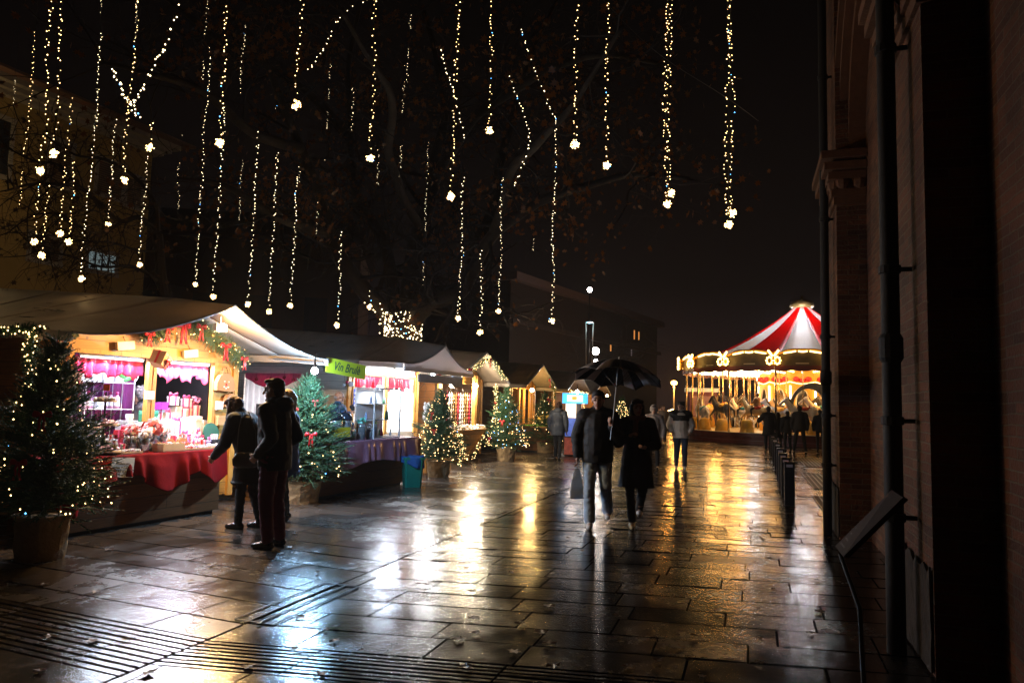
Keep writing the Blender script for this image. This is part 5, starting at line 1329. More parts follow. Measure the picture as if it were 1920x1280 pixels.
# ------------------------------------------------------------ mulled wine stall
c2x1, c2z = F2.hit(768, 818, -1.05)
cw = F2.hitz(768, 818, .9); cn = F2.hitz(600, 833, .9)
print('C2 corners', cw, cn)
ym = (cw[1] + cn[1]) / 2
Tx0, Tx1, Ty0 = cn[0], cw[0], ym
box2 = F2.hitz(720, 905, 0)
counter(F2, Tx0 + .1, box2[0], Ty0 + .10, Ty0 + .75, .86, 'plank counter box under the purple cloth of the wine stall', pine_dk)
t = empty('trestle_table', F2.P((Tx0 + Tx1) / 2, Ty0 + .38), F2.rz, 'long table carrying the purple cloth before the wine stall', 'table'); hw2 = (Tx1 - Tx0) / 2
m = MB(); m.span((-hw2, -.36, .866), (hw2, .38, .895)); m.build('top', pine, t)
for xx in (hw2 - .08, box2[0] - (Tx0 + Tx1) / 2 + .5):
    for yy in (-.3, .3): m = MB(); m.span((xx - .03, yy - .03, 0), (xx + .03, yy + .03, .864)); m.build('leg', pine_dk, t)
cloth(F2, Tx0 - .02, Tx1 + .02, Ty0 - .0, Ty0 + .77, .893, lambda u: .36 + .05 * math.sin(u * 9) + .10 * (1 - u), 'purple_oilcloth', plast, 'glossy purple oilcloth hanging over the wine stall table', .03, nx=80, seed=3)
def c2(px, dy): return F2.hit(px, 800, Ty0 + dy)[0]
ZB = .90
# side counter box
sc0 = F2.L(G(545, 927)); sc1 = F2.L(G(430, 916))
t = empty('side_counter', F2.P(-1.9, 1.3), F2.rz, 'low plank box along the near side of the wine stall', 'counter')
m = MB(); m.prism([V((sc0.x + 1.9, sc0.y - 1.3 - .5, .04)), V((sc1.x + 1.9, sc1.y - 1.3 + .4, .04)), V((sc1.x + 2.5, sc1.y - .9, .04)), V((sc0.x + 2.5, sc0.y - 1.8, .04))], (0, 0, .78)); m.build('box', pine, t)
# sign
sgn_bg = M('lime_card', (.62, .72, .03), .5, var=.05); sgn_ink = M('sign_ink', (.03, .12, .06), .5)
sx, sz = F2.hit(650, 691, -.95)
notice(F2, 650, 691, -1.45, F2.hit(687, 691, -1.45)[0] - F2.hit(613, 691, -1.45)[0], .24, rad(-4), ['Vin Brulè'], 'yellow-green Vin Brulè sign hanging over the wine stall counter', sgn_bg, sgn_ink, .20, 'shop_sign', 'sign', .35)
# valances, baubles
valance(F2, -1.2, -.02, .08, 2.10, .26, M('bright_red_tulle', (.8, .05, .10), .4, var=.4, translucent=.4), 'red tulle valance left of the wine stall post', .05)
valance(F2, .08, 1.24, .08, 2.10, .26, M('bright_red_tulle', (0, 0, 0)), 'red tulle valance right of the wine stall post', .05, seed=3)
def side(px, py): y, z = F2.hitx(px, py, -1.42); return y, z
vy0, _ = side(463, 690); vy1, _ = side(566, 690)
m = MB(); m.smooth = True
m.surf(lambda u, v: (-1.44 + .015 * math.sin(u * 30), vy1 + (vy0 - vy1) * u, 2.10 - v * (.10 + .22 * math.sin(PI * u))), 40, 8)
tag(m.build('drape', satp, loc=F2.o, rot=(0, 0, F2.rz), solid=.003), 'pink swag drape over the side window of the wine stall', 'curtain')
for k, (px, py) in enumerate(((484, 711), (511, 710), (536, 708), (553, 712))):
    y, z = side(px, py); t = empty('red_bauble', F2.P(-1.47, y, z), 0, 'dark red bauble, ' + ['leftmost', 'second from left', 'third from left', 'rightmost'][k] + ' of four under the pink swag', 'bauble', 'baubles under the pink swag')
    m = MB(); m.smooth = True; m.ball((0, 0, 0), .036); m.build('ball', M('red_glass', (.45, .01, .04), .15), t); m = MB(); m.tube([(0, 0, .03), (0, 0, .14)], .002, 4); m.build('thread', dark_metal, t)
m = MB(); m.span((-1.35, 1.2, .16), (-.9, 2.6, 1.0)); m.span((-1.2, 2.0, 1.0), (-.8, 2.45, 1.45)); tag(m.build('steel_appliance', M('grey_steel', (.35, .38, .42), .35, .5), loc=F2.o, rot=(0, 0, F2.rz)), 'grey steel appliance inside the side window', 'appliance')
t = empty('white_curtain', F2.P(-.7, 2.95), F2.rz, 'white gauze curtain inside the side window', 'curtain'); m = MB(); m.smooth = True; m.surf(lambda u, v: (-.6 + 1.2 * u, .05 * math.sin(u * 40), .3 + 1.9 * v), 60, 2); m.build('gauze', M('gauze', (.8, .8, .85), .6, translucent=.4), t, solid=.003)
strip(F2, -1.25, -.6, 1.9, 2.20, 26, (1, .90, .92), 'warm strip light behind the side window', 14)
# kettles
steel = M('black_enamel', (.02, .03, .05), .12, .2, coat=.6)
for k, px in enumerate((628, 646)):
    x = c2(px, .25); zt = F2.hit(px, 772, Ty0 + .25)[1]
    t = empty('wine_kettle', F2.P(x, Ty0 + .25, ZB), F2.rz, ('left' if k == 0 else 'right') + ' shiny dark wine pot with a domed lid', 'pot', 'wine pots on the counter')
    h_ = max(.25, zt - ZB); m = MB(); m.smooth = True; m.lathe([(.001, 0), (.12, 0), (.125, h_ * .7), (.12, h_ * .72), (.001, h_ * .72)], n=20); m.build('pot', M('brushed_steel', (.6, .65, .7), .25, .8), t)
    m = MB(); m.smooth = True; m.lathe([(.135, h_ * .72), (.13, h_ * .82), (.09, h_ * .95), (.02, h_), (.001, h_)], n=20); m.ball((0, 0, h_ + .015), .018); m.build('lid', steel, t)
m = MB(); x0_ = c2(618, .1); x1_ = c2(655, .1); m.box(((x0_ + x1_) / 2, Ty0 + .08, ZB + .15), (x1_ - x0_, .012, .16)); o = m.build('price_board', M('yellow_card', (.85, .72, .03), .5), loc=F2.o, rot=(0, 0, F2.rz)); tag(o, 'bright yellow price board below the wine pots', 'sign')
def c2jar(px, h_, r_, body, top, lab, dy=.22):
    t = empty('sweets_jar', F2.P(c2(px, dy), Ty0 + dy, ZB), 0, lab, 'jar'); m = MB(); m.smooth = True; m.lathe([(.001, 0), (r_, 0), (r_, h_ * .62), (.001, h_ * .62)], n=18); m.build('contents', body, t)
    m = MB(); m.smooth = True; m.lathe([(r_ * 1.04, 0), (r_ * 1.06, h_ * .7), (r_ * .9, h_ * .78)], n=18); m.build('glass', glassy, t); pompom(t, (0, 0, h_ * .85), r_ * 1.25, top, 30, int(px), 'topper')
c2jar(678, .36, .085, M('toffee', (.50, .22, .03), .4, var=.6, vs=40), M('mint_foil', (.15, .7, .5), .3, var=.5, vs=30), 'tall jar of toffees with a mint-green frill')
c2jar(661, .2, .07, pink_s, whitep, 'squat pink and white jar left of the toffee jar'); c2jar(694, .22, .07, blue_s, whitep, 'pale blue jar right of the toffee jar'); c2jar(703, .34, .05, whitep, M('lime_sweets', (.4, .7, .1), .5), 'slim white jar with lime top beside the glass case'); c2jar(632, .2, .07, violet, blue_s, 'violet jar behind the fir tip')
# glass display case
x0_, x1_ = c2(705, .15), c2(740, .15)
t = empty('display_case', F2.P((x0_ + x1_) / 2, Ty0 + .32, ZB), F2.rz, 'tall white framed glass display case on the purple cloth', 'display case'); hw3 = (x1_ - x0_) / 2 + .12; Hc = .92
m = MB()
for sx_ in (-1, 1):
    for sy_ in (-1, 1): m.span((sx_ * hw3 - .012, sy_ * .2 - .012, 0), (sx_ * hw3 + .012, sy_ * .2 + .012, Hc))
for zz in (.0, Hc - .024):
    m.span((-hw3, -.21, zz), (hw3, -.185, zz + .024)); m.span((-hw3, .185, zz), (hw3, .21, zz + .024))
m.build('frame', white_metal, t)
m = MB(); m.span((-hw3 + .013, .186, .03), (hw3 - .013, .192, Hc - .03)); m.build('back_panel', whitep, t); light('case_fill_light', (0, -.05, Hc - .06), 10, (.85, .92, 1), parent=t, kind='AREA', size=(.35, .2))  # fill lamp added inside the case to brighten it
for zz in (.03, .33, .62):
    m = MB(); m.span((-hw3 + .014, -.184, zz), (hw3 - .014, .184, zz + .012)); sh = m.build('shelf', M('frosted_glass', (.8, .86, .9), .2, trans=.4), t)
    rd2 = random.Random(int(zz * 100)); 
    for k in range(5):
        m = MB(); m.smooth = True; s_ = rd2.uniform(.7, 1.2); m.lathe([(.001, 0), (.03 * s_, 0), (.025 * s_, .06 * s_), (.012, .13 * s_), (.001, .15 * s_)], (-hw3 + .08 + k * (2 * hw3 - .16) / 4, rd2.uniform(-.1, .1), zz + .013), 10); m.build('figurine', [blue_s, whitep, mag, dk_green, whitep][k], sh)
# santa, wreath, plush toys ---------------------------------------------------------
def plush(fr, px, py, y, s, fur, lab, hat=None):
    x, z = fr.hit(px, py, y); mb_ = MB(); P_ = lambda a, b, c: V((a, b, c)) * s
    mb_.ball(P_(0, 0, .22), (.17 * s, .14 * s, .22 * s)); mb_.ball(P_(0, -.02, .55), (.17 * s, .15 * s, .16 * s)); mb_.ball(P_(0, -.15, .52), (.07 * s, .07 * s, .06 * s))
    for q in (-1, 1): mb_.ball(P_(q * .13, 0, .70), .055 * s); mb_.capsule(P_(q * .15, -.02, .36), P_(q * .27, -.1, .2), .06 * s, .05 * s); mb_.capsule(P_(q * .09, -.05, .06), P_(q * .16, -.26, .03), .07 * s, .065 * s)
    me = remesh(mb_, .012 * max(1, s), 3, .006, 40); o = mesh_obj('plush_toy', me, fur); o.location = fr.P(x, y, z); o.rotation_euler = (0, 0, fr.rz); tag(o, lab, 'plush toy')
    m = MB(); m.smooth = True
    for q in (-1, 1): m.ball(P_(q * .06, -.155, .59), .014 * s)
    m.ball(P_(0, -.215, .54), .02 * s); m.build('face_beads', dark_metal, o)
    return o
furw = M('white_plush', (.72, .68, .64), .95, bump=.8, bs=90, sheen=.6)
px_teddy = 805
y_t = -.12
plush(F3, 799, 792, -1.2, .60, furw, 'white teddy bear sitting on a wooden post between two stalls')
x, z = F3.hit(799, 795, -1.2); t = empty('wooden_post', F3.P(x, -1.2, 0), F3.rz, 'pale wooden post under the teddy bear', 'post'); m = MB(); m.span((-.09, -.09, 0), (.09, .09, z)); m.build('shaft', pine_v, t); m = MB(); m.span((-.11, -.11, 0), (.11, .11, .05)); m.build('foot', pine_dk, t)
t = empty('santa_figure', F2.P(F2.hit(697, 752, .06)[0], -.10, F2.hit(697, 750, .06)[1]), F2.rz, 'flat cut-out Father Christmas hanging in the wine stall', 'ornament')
m = MB(); m.prism([(.17 * math.cos(a), 0, .10 + .14 * math.sin(a)) for a in [i * 2 * PI / 18 for i in range(18)]], (0, .02, 0)); m.build('coat', red_satin, t)
m = MB(); m.prism([(.12 * math.cos(a), -.012, .24 + .10 * math.sin(a)) for a in [i * 2 * PI / 18 for i in range(18)]], (0, .01, 0)); m.build('beard', whitep, t)
m = MB(); m.prism([(-.1, -.012, .31), (.1, -.012, .31), (.02, -.012, .46)], (0, .01, 0)); m.build('hat', red_satin, t)
m = MB(); m.prism([(.055 * math.cos(a), -.016, .27 + .04 * math.sin(a)) for a in [i * 2 * PI / 12 for i in range(12)]], (0, .003, 0)); m.build('face', M('painted_skin', (.7, .42, .32), .6), t)
t = empty('round_plate', F2.P(F2.hit(693, 768, .05)[0], -.06, F2.hit(693, 768, .05)[1]), F2.rz, 'round patterned plate with a terracotta centre in the wine stall', 'plate')
m = MB(); m.smooth = True; m.lathe([(.001, 0), (.19, .0), (.2, .02), (.1, .03), (.001, .03)], n=28); m.build('rim', M('patterned_glaze', (.6, .6, .55), .3, var=.9, vs=16), t, rot=(PI / 2, 0, 0)); m = MB(); m.lathe([(.001, .031), (.09, .033), (.001, .04)], n=20); m.build('centre', M('terracotta', (.55, .2, .1), .5), t, rot=(PI / 2, 0, 0))
def pend(fr, px, py, y, r, mat, lab):
    x, z = fr.hit(px, py, y); t = empty('hanging_bauble', fr.P(x, y, z), 0, lab, 'bauble'); m = MB(); m.smooth = True; m.ball((0, 0, 0), r); m.build('ball', mat, t); m = MB(); m.tube([(0, 0, r), (0, 0, r + .2)], .003, 4); m.build('thread', dark_metal, t)
pend(F2, 658, 720, -.1, .055, whitep, 'white snowman bauble by the wine stall post'); pend(F2, 645, 722, -.1, .03, whitep, 'small white bauble behind the vendor'); pend(F2, 651, 716, -.1, .035, redcard, 'small red bauble by the wine stall post')
m = MB(); x, z = F2.hit(667, 748, -.10); m.box((0, 0, 0), (.07, .01, .42)); o = m.build('blue_sign', M('blue_card', (.04, .12, .6), .4), loc=F2.P(x, -.07, z), rot=(0, 0, F2.rz)); tag(o, 'narrow blue and white vertical sign on the wine stall post', 'sign')
m = MB()
for k in range(4): m.box((0, -.0065, -.12 + k * .08), (.04, .002, .045))
m.build('print', whitep, o)
garland([F2.P(-1.0, -1.25, 2.24), F2.P(-.2, -1.28, 2.22), F2.P(.4, -1.28, 2.25)], .09, 'fir garland with red bows under the wine stall awning', ((.15, .13, (0, -.1, 0)), (.7, .15, (0, -.1, -.05))), (), 9, 6, 12)
garland([F2.P(-1.5, -.2, 2.25), F2.P(-1.55, .5, 2.22)], .12, 'dark fir sprig at the near corner of the wine stall', (), (), 10, 0, 16)
# lights at foot of the purple table, bin -------------------------------------------
q = G(733, 900); garland([V((q.x, q.y, .75)), V((q.x, q.y, .45)), V((q.x + .02, q.y, .12))], .10, 'warm lit garland hanging beside the end of the purple table', (), (), 11, 70, 14, fir_m, lamp=.012)
light('garland_glow', (q.x, q.y - .25, .5), 2.2, (1, .6, .15), .08)
bp_ = G(772, 912); t = empty('litter_bin', bp_, rad(20), 'green plastic bin lined with a blue bag beside the purple tablecloth', 'litter bin')
grn = M('green_plastic', (.01, .20, .15), .3); hb = ZAT(bp_.x, bp_.y, 856)
def rsq(w_, d_, z): return [(x * w_, y * d_, z) for x, y in ((-1, -.8), (-.8, -1), (.8, -1), (1, -.8), (1, .8), (.8, 1), (-.8, 1), (-1, .8))]
m = MB(); m.rings([rsq(.15, .15, 0), rsq(.185, .18, hb * .92), rsq(.205, .20, hb * .92), rsq(.205, .20, hb)], cap=False); m.add(rsq(.15, .15, .01), [tuple(range(8))]); m.build('tub', grn, t)
m = MB(); m.smooth = True
m.surf(lambda u, v: ((.212 + .012 * math.sin(u * 50) * v) * math.cos(u * 2 * PI) * 1.05, (.208 + .012 * math.sin(u * 43) * v) * math.sin(u * 2 * PI) * 1.05, hb + .012 + .01 * math.sin(u * 31) - v * (.16 + .06 * math.sin(u * 9))), 60, 6)
m.surf(lambda u, v: ((.2 - .06 * v) * math.cos(u * 2 * PI), (.2 - .06 * v) * math.sin(u * 2 * PI), hb + .014 - v * .25), 40, 4)
m.build('bin_bag', M('blue_bag', (.03, .12, .38), .18), t, solid=.003)

# ------------------------------------------------------------ third stall: trinkets
c3a = F3.hitz(857, 806, .88); c3b = F3.hitz(921, 804, .88); c3y = (c3a[1] + c3b[1]) / 2
t = empty('counter', F3.P((c3a[0] + c3b[0]) / 2, c3y, 0), F3.rz, 'boat-shaped plank counter tapering to the ground before the third stall', 'counter'); hw_ = (c3b[0] - c3a[0]) / 2
m = MB(); m.rings([[(-hw_, -.0, .86), (hw_, -.0, .86), (hw_, .9, .86), (-hw_, .9, .86)], [(-hw_ * .9, .30, .30), (hw_ * .55, .30, .30), (hw_ * .55, .9, .30), (-hw_ * .9, .9, .30)], [(-hw_ * .9, .32, .0), (hw_ * .5, .32, .0), (hw_ * .5, .9, .0), (-hw_ * .9, .9, .0)]]); m.build('box', pine, t)
m = MB(); m.span((-hw_ - .04, -.05, .861), (hw_ + .04, .95, .888)); m.build('top', pine, t)
t = empty('goods_tray', F3.P((c3a[0] + c3b[0]) / 2, c3y, 0), F3.rz, 'tray heaped with pale sparkling goods before the third stall', 'tray'); m = MB(); m.span((-hw_, 0, .889), (hw_, .88, .90)); m.build('board', whitep, t)
m = MB(); rd2 = random.Random(3)
for i in range(420):
    m.cur = rd2.randrange(3); s = rd2.uniform(.015, .045); m.box((rd2.uniform(-hw_, hw_), rd2.uniform(.02, .85), .91 + rd2.random() * .07), (s * 1.6, s, s), rd2.random() * 3, rd2.random())
m.cur = 0; m.build('contents', [whitep, pet_w, ltwood], t, kind='stuff')
bulb(F3, F3.hit(847, 723, -.55)[0], -.55, F3.hit(847, 723, -.55)[1], 190, (1, .80, .52), warmhot, 'glaring bulb at the left of the third stall front', .055)
bulb(F3, F3.hit(892, 723, -.55)[0], -.55, F3.hit(892, 723, -.55)[1], 270, (1, .84, .60), warmhot, 'glaring bulb at the right of the third stall front', .055)
x, _ = F3.hit(889, 780, -.45); t = empty('wooden_post', F3.P(x, -.45, .78), F3.rz, 'bright wooden post between the trinket rows of the third stall', 'post'); m = MB(); m.span((-.07, -.05, 0), (.07, .05, 1.55)); m.build('shaft', pine_v, t); m = MB(); m.span((-.09, -.07, 0), (.09, .07, .06)); m.build('foot', pine_v, t)
for k in range(13):
    px = 838 + k * 4.2; x, _ = F3.hit(px, 760, -.30); t = empty('hanging_trinket', F3.P(x, -.30, 1.95), F3.rz + k, 'hanging trinket in the bright window of the third stall', 'ornament', 'hanging trinkets in the third stall'); m = MB(); m.tube([(0, 0, 0), (.01, 0, -.9)], .003, 4); m.build('cord', dark_metal, t)
    m = MB(); m.smooth = True; pr_ = [(.002, -.96)]
    for j in range(8): q_ = rd2.uniform(.02, .04); z_ = -.88 + j * .1; pr_ += [(q_ * .4, z_ - q_), (q_, z_), (q_ * .4, z_ + q_)]
    m.lathe(pr_ + [(.002, -.08)], n=8)
    m.build('beads', [redcard, whitep, pet_w, gold, choco][k % 5], t)
garland([F3.P(-1.35, -.80, 2.35), F3.P(-.6, -.82, 2.62), F3.P(0, -.82, 2.80), F3.P(.6, -.82, 2.6), F3.P(1.2, -.82, 2.32)], .12, 'lit fir garland with red bows arching in the third stall gable', ((.1, .16, (0, -.12, 0)), (.55, .18, (0, -.12, 0))), (), 12, 90, 14, lamp=.010)
garland([F3.P(1.30, -.5, 2.1), F3.P(1.34, -.5, 1.6), F3.P(1.3, -.5, 1.1)], .08, 'lit garland hanging down the right post of the third stall', ((.5, .12, (0, -.1, 0)),), (), 13, 80, 12, lamp=.011)
garland([F3.P(c3b[0] - .3, c3y - .05, .72), F3.P(c3b[0] - .35, c3y + .1, .4), F3.P(c3b[0] - .4, c3y + .2, .1)], .07, 'lit garland trailing to the ground at the third counter', (), (), 14, 40, 10, lamp=.010)
q = G(862, 880); garland([V((q.x, q.y, .8)), V((q.x + .03, q.y, .4)), V((q.x, q.y, .08))], .05, 'string of warm lights trailing from the lit fir to the ground', (), (), 15, 60, 8, fir_m, lamp=.011)
# plank fan on the wine stall right end
# ------------------------------------------------------------ fourth stall
counter(F4, -1.2, 1.35, -1.3, -.2, .86, 'dark counter with a green cover before the fourth stall')
m = MB(); m.smooth = True; m.surf(lambda u, v: (-1.25 + 2.65 * u, -1.36 + 1.1 * v, .875 + .004 * math.sin(u * 20)), 20, 4); m.surf(lambda u, v: (-1.25 + 2.65 * u, -1.37, .875 - .14 * v), 20, 2)
tag(m.build('green_cover', M('green_felt', (.12, .38, .04), .85), loc=F4.o, rot=(0, 0, F4.rz), solid=.005), 'bright green felt cover on the fourth stall counter', 'tablecloth')
t = empty('straw_crib', F4.P(-.1, -.9, .88), F4.rz, 'small straw crib with wooden roofs on the green cover', 'nativity'); m = MB(); m.box((0, 0, .10), (.5, .3, .2)); m.build('hut', ltwood, t); m = MB(); m.prism([(-.3, -.2, .2), (.3, -.2, .2), (0, -.2, .36)], (0, .4, 0)); m.build('thatch', M('straw', (.6, .45, .15), .9), t)
bulb(F4, -.4, -.5, 2.08, 150, (1, .62, .22), M('amber_glass', (1, .7, .3), .3, emit=(1, .62, .24), es=60), 'amber bulb over the fourth stall counter', .07)
for xx in (-.55, .0, .6): t = empty('wooden_post', F4.P(xx, -.08, .86), F4.rz, ['left', 'middle', 'right'][int(xx * 2 + 1.2) if xx < 0 else (1 if xx == 0 else 2)] + ' orange-lit post of the fourth stall window', 'post'); m = MB(); m.span((-.05, -.03, 0), (.05, .03, 1.3)); m.build('shaft', pine_v, t); m = MB(); m.span((-.06, -.04, 0), (.06, .04, .03)); m.build('foot', pine_v, t)
garland([F4.P(.7, -.78, 2.5), F4.P(1.2, -.8, 2.25), F4.P(1.35, -.8, 1.8)], .16, 'dark fir sprig with gold baubles at the right gable of the fourth stall', ((.1, .2, (0, -.15, 0)),), ((.5, (0, -.14, 0)), (.8, (0, -.14, 0))), 16, 8, 16)
# ------------------------------------------------------------ fifth stall and poster stand
counter(F5, -1.2, 1.3, -1.1, -.2, .86, 'dark counter of the fifth stall')
bulb(F5, -.9, -.9, 2.15, 130, (.95, .92, .9), coldhot, 'white bulb at the fifth stall corner above the lit poster', .07)
strip(F5, -1.1, 1.1, .5, 2.2, 30, (.95, .85, .8), 'pale strip light inside the fifth stall', 8)
garland([F5.P(-1.6, -.8, 2.15), F5.P(-.8, -.82, 2.1), F5.P(.2, -.82, 2.15), F5.P(1.1, -.82, 2.1)], .07, 'lit garland along the fifth stall eave', (), (), 17, 60, 6, lamp=.014)
garland([F5.P(.15, -.85, 2.1), F5.P(.2, -.85, 1.5), F5.P(.12, -.85, .9), F5.P(.1, -.85, .3)], .10, 'lit hanging garland with red berries right of the poster', ((.3, .15, (0, -.1, 0)), (.75, .14, (0, -.1, 0))), (), 18, 110, 8, lamp=.015)
p0 = G(1074, 855)
t = empty('poster_stand', p0, rad(-8), 'lit poster stand with a blue screen on top and coloured pictures below', 'poster stand')
wdt = 45 / F_PX * p0.y / 2; zt = ZAT(p0.x, p0.y, 737)
m = MB(); m.span((-wdt * .72, 0, .02), (wdt * .62, .35, zt - .25)); m.build('cabinet', M('dark_laminate', (.03, .02, .018), .4), t)
m = MB(); m.span((-wdt * .95, -.04, zt - .32), (wdt * 1.15, .02, zt)); m.build('screen', M('blue_screen', (.1, .4, .9), .3, emit=(.04, .42, .95), es=1.6), t)
m = MB(); m.span((-wdt * .55, -.05, zt - .26), (wdt * .75, -.042, zt - .06)); m.build('screen_panel', M('white_screen', (.8, .9, 1), .3, emit=(.8, .92, 1), es=1.8), t)
m = MB(); m.span((-.06, -.058, zt - .22), (.10, -.052, zt - .10)); m.build('screen_icon', M('orange_screen', (1, .4, .1), .3, emit=(1, .32, .04), es=1.2), t)
m = MB(); m.span((-wdt * .66, -.012, 1.20), (wdt * .20, -.002, zt - .33)); m.build('upper_panel', M('glow_panel', (1, .8, .6), .4, emit=(1, .78, .60), es=1.5), t)
m = MB(); m.span((-wdt * .68, -.014, .62), (wdt * .22, -.002, 1.19)); m.build('middle_poster', M('blue_poster', (.12, .2, .7), .4, var=.95, vs=7, emit=(.12, .2, .75), es=.5), t)
m = MB(); m.span((-wdt * .72, -.02, .05), (wdt * .22, -.002, .58)); m.build('lower_poster', M('red_poster', (.55, .12, .08), .4, var=.9, vs=9, emit=(.5, .10, .05), es=.2), t)
light('poster_glow', (0, -.4, 1.5), 8, (1, .8, .65), .15, t)
bulb(F6, 0, -.8, 2.1, 26, (1, .55, .2), M('amber_glass', (0, 0, 0)), 'amber bulb on the farthest slatted stall', .06)

# clutter of small wrapped goods between the larger ones
kinds = [whitep, pet_w, pinkp, pink_s, M('lilac_paper', (.55, .40, .75), .5), M('sky_foil', (.35, .60, .85), .25), redcard, M('mint_card', (.45, .75, .6), .5), kraft, M('rose_card', (.8, .45, .5), .5)]
kn = ['white', 'cream', 'pink', 'pale pink', 'lilac', 'sky blue', 'deep red', 'mint', 'brown', 'rose']
rg2 = random.Random(77)
for i in range(64):
    k = rg2.randrange(10); y = rg2.choice((-.14, -.20, -.28, -.36, -.46)); px = rg2.uniform(205, 405)
    if 186 < px < 200: continue
    h_ = rg2.uniform(.05, .17) * (1.2 if y > -.25 else .8)
    if i % 3 == 0:
        t = empty('cellophane_bag', F1.P(cx(px, y), y, ZT), rg2.random() * 3, 'small ' + kn[k] + ' cellophane bag tied at the top among the soaps', 'gift bag', 'small wrapped goods on the first stall counter')
        m = MB(); m.smooth = True; m.lathe([(.001, 0), (.035, .004), (.042, h_ * .4), (.012, h_ * .72), (.010, h_ * .76), (.034, h_), (.001, h_ * .8)], n=10); m.build('bag', kinds[k], t); m = MB(); m.lathe([(.012, h_ * .72), (.016, h_ * .74), (.012, h_ * .76)], n=8); m.build('tie', [red_satin, gold][i % 2], t)
    else:
        g_ = gift(F1, cx(px, y), y, ZT, (rg2.uniform(.05, .10), rg2.uniform(.04, .07), h_), kinds[k], [None, pk_r, red_satin][i % 3], 'small ' + kn[k] + ' packet among the soaps', rg2.uniform(-.5, .5), topbow=(i % 5 == 0)); g_['group'] = 'small wrapped goods on the first stall counter'
# ---------------------------------------------------------------- carousel
CD = 38.0; cc = AT(1505, 770, CD); CR = 6.15
cpz = ZAT(cc.x, cc.y, 566)
car = empty('carousel', (cc.x, cc.y, 0), 0, 'glowing fairground carousel with a red and white striped top and painted horses', 'carousel')
base_a = math.atan2(-cc.y, -cc.x)     # toward the camera
a_med = base_a - rad(11)              # a medallion sits here
NSEC = 16; STEP = 2 * PI / NSEC
def cp(a, r, z): return V((r * math.cos(a), r * math.sin(a), z))
car_red = M('carousel_red', (.60, .012, .012), .45, var=.12, translucent=.35); car_wht = M('carousel_white', (.78, .80, .82), .45, var=.06, translucent=.45)
goldp = M('gilt_paint', (.80, .36, .04), .4, .1, var=.35, vs=3, bump=.4, bs=14); cream = M('cream_gloss', (.72, .62, .42), .3, var=.2, vs=3); mar = M('maroon_gloss', (.12, .02, .015), .35, var=.3, vs=4)
cbulb = M('carousel_bulb', (1, .8, .4), .3, emit=(1, .58, .14), es=12); ctube = M('carousel_tube', (1, .95, .8), .3, emit=(1, .68, .26), es=5); ctube_w = M('carousel_tube_white', (1, 1, .95), .3, emit=(1, .86, .58), es=6)
# platform with steps
m = MB(); m.lathe([(.01, .0), (5.95, .0), (5.95, .16), (5.75, .16), (5.75, .34), (6.05, .34), (6.05, .50), (.01, .50)], n=64); m.build('platform', mar, car)
m = MB(); m.lathe([(5.2, .505), (6.06, .505), (6.06, .53), (5.2, .53)], n=64); m.build('platform_rim', cream, car)
# roof cone with concave profile, alternating panels
def cz(r): k = 1 - r / 6.0; return 4.15 + (cpz - 4.15) * (k ** 1.55)
for k in range(NSEC):
    a0 = a_med + k * STEP; m = MB(); m.smooth = True
    m.surf(lambda u, v: cp(a0 + STEP * u, .35 + 5.65 * v, cz(.35 + 5.65 * v) - .10 * math.sin(PI * u) * v), 4, 16)
    m.build('roof_panel', car_red if k % 2 else car_wht, car, solid=.01)
m = MB(); m.smooth = True; m.lathe([(.01, cpz + .35), (.08, cpz + .25), (.10, cpz + .12), (.55, cpz + .02), (.62, cpz - .25), (.5, cpz - .35), (.01, cpz - .3)], n=20); m.build('finial', M('dull_gilt', (.16, .10, .03), .5, .3), car)
# rounding boards, medallions, valance, light strips
for k in range(NSEC):
    a0 = a_med + k * STEP; am = a0 + STEP / 2
    A = cp(a0, CR, 0); B = cp(a0 + STEP, CR, 0); L = (B - A).length; ux_ = (B - A).normalized(); nn = cp(am, 1, 0)
    def bp(u, z, o=0): return A + ux_ * (L * u) + nn * o + V((0, 0, z))
    def topz(u): return 4.10 + .32 * math.sin(PI * u) ** 1.3 + .05 * math.sin(3 * PI * u)
    m = MB()
    fr_ = [bp(i / 12, 3.62) for i in range(13)] + [bp(1 - i / 12, topz(1 - i / 12)) for i in range(13)]
    m.prism(fr_, -nn * .06); rb = m.build('rounding_board', M('painted_board_dark', (.10, .07, .03), .4, var=.9, vs=2.2), car)
    m = MB(); m.smooth = True; m.tube([bp(i / 14, topz(i / 14), .02) for i in range(15)], .055, 6); m.build('gilt_edge', goldp, rb)
    for (ua, ub) in ((.16, .38), (.42, .58), (.62, .84)):
        m = MB(); m.tube([bp(ua + (ub - ua) * i / 6, topz(ua + (ub - ua) * i / 6) - .08 - .03 * math.sin(PI * i / 6), .07) for i in range(7)], .036, 6); m.build('light_strip', ctube, rb)
    m = MB(); m.surf(lambda u, v: bp(u, 3.64 - v * (.20 + .06 * abs(math.sin(u * PI * 3))), .03), 24, 2); m.build('valance', mar, rb, solid=.02)
    # medallion: butterfly of bulbs
    mp = MB(); mp.smooth = True; c_ = cp(a0, CR + .12, 3.95); mp.ball(c_, (.16, .16, .34)); md_ = mp.build('medallion', goldp, car)
    m = MB(); tx = V((-math.sin(a0), math.cos(a0), 0)); rr_ = cp(a0, .12, 0)
    for s_ in (-1, 1):
        for i in range(9):
            t_ = i / 8 * 2 * PI; m.octa(c_ + rr_ + tx * s_ * (.17 + .13 * math.cos(t_)) + V((0, 0, -.10 + .16 * math.sin(t_))), .056)
        for i in range(6):
            t_ = i / 5; m.octa(c_ + rr_ + tx * s_ * (.05 + .16 * t_) + V((0, 0, .12 + .22 * t_)), .06)
    m.build('medallion_bulbs', cbulb, md_)
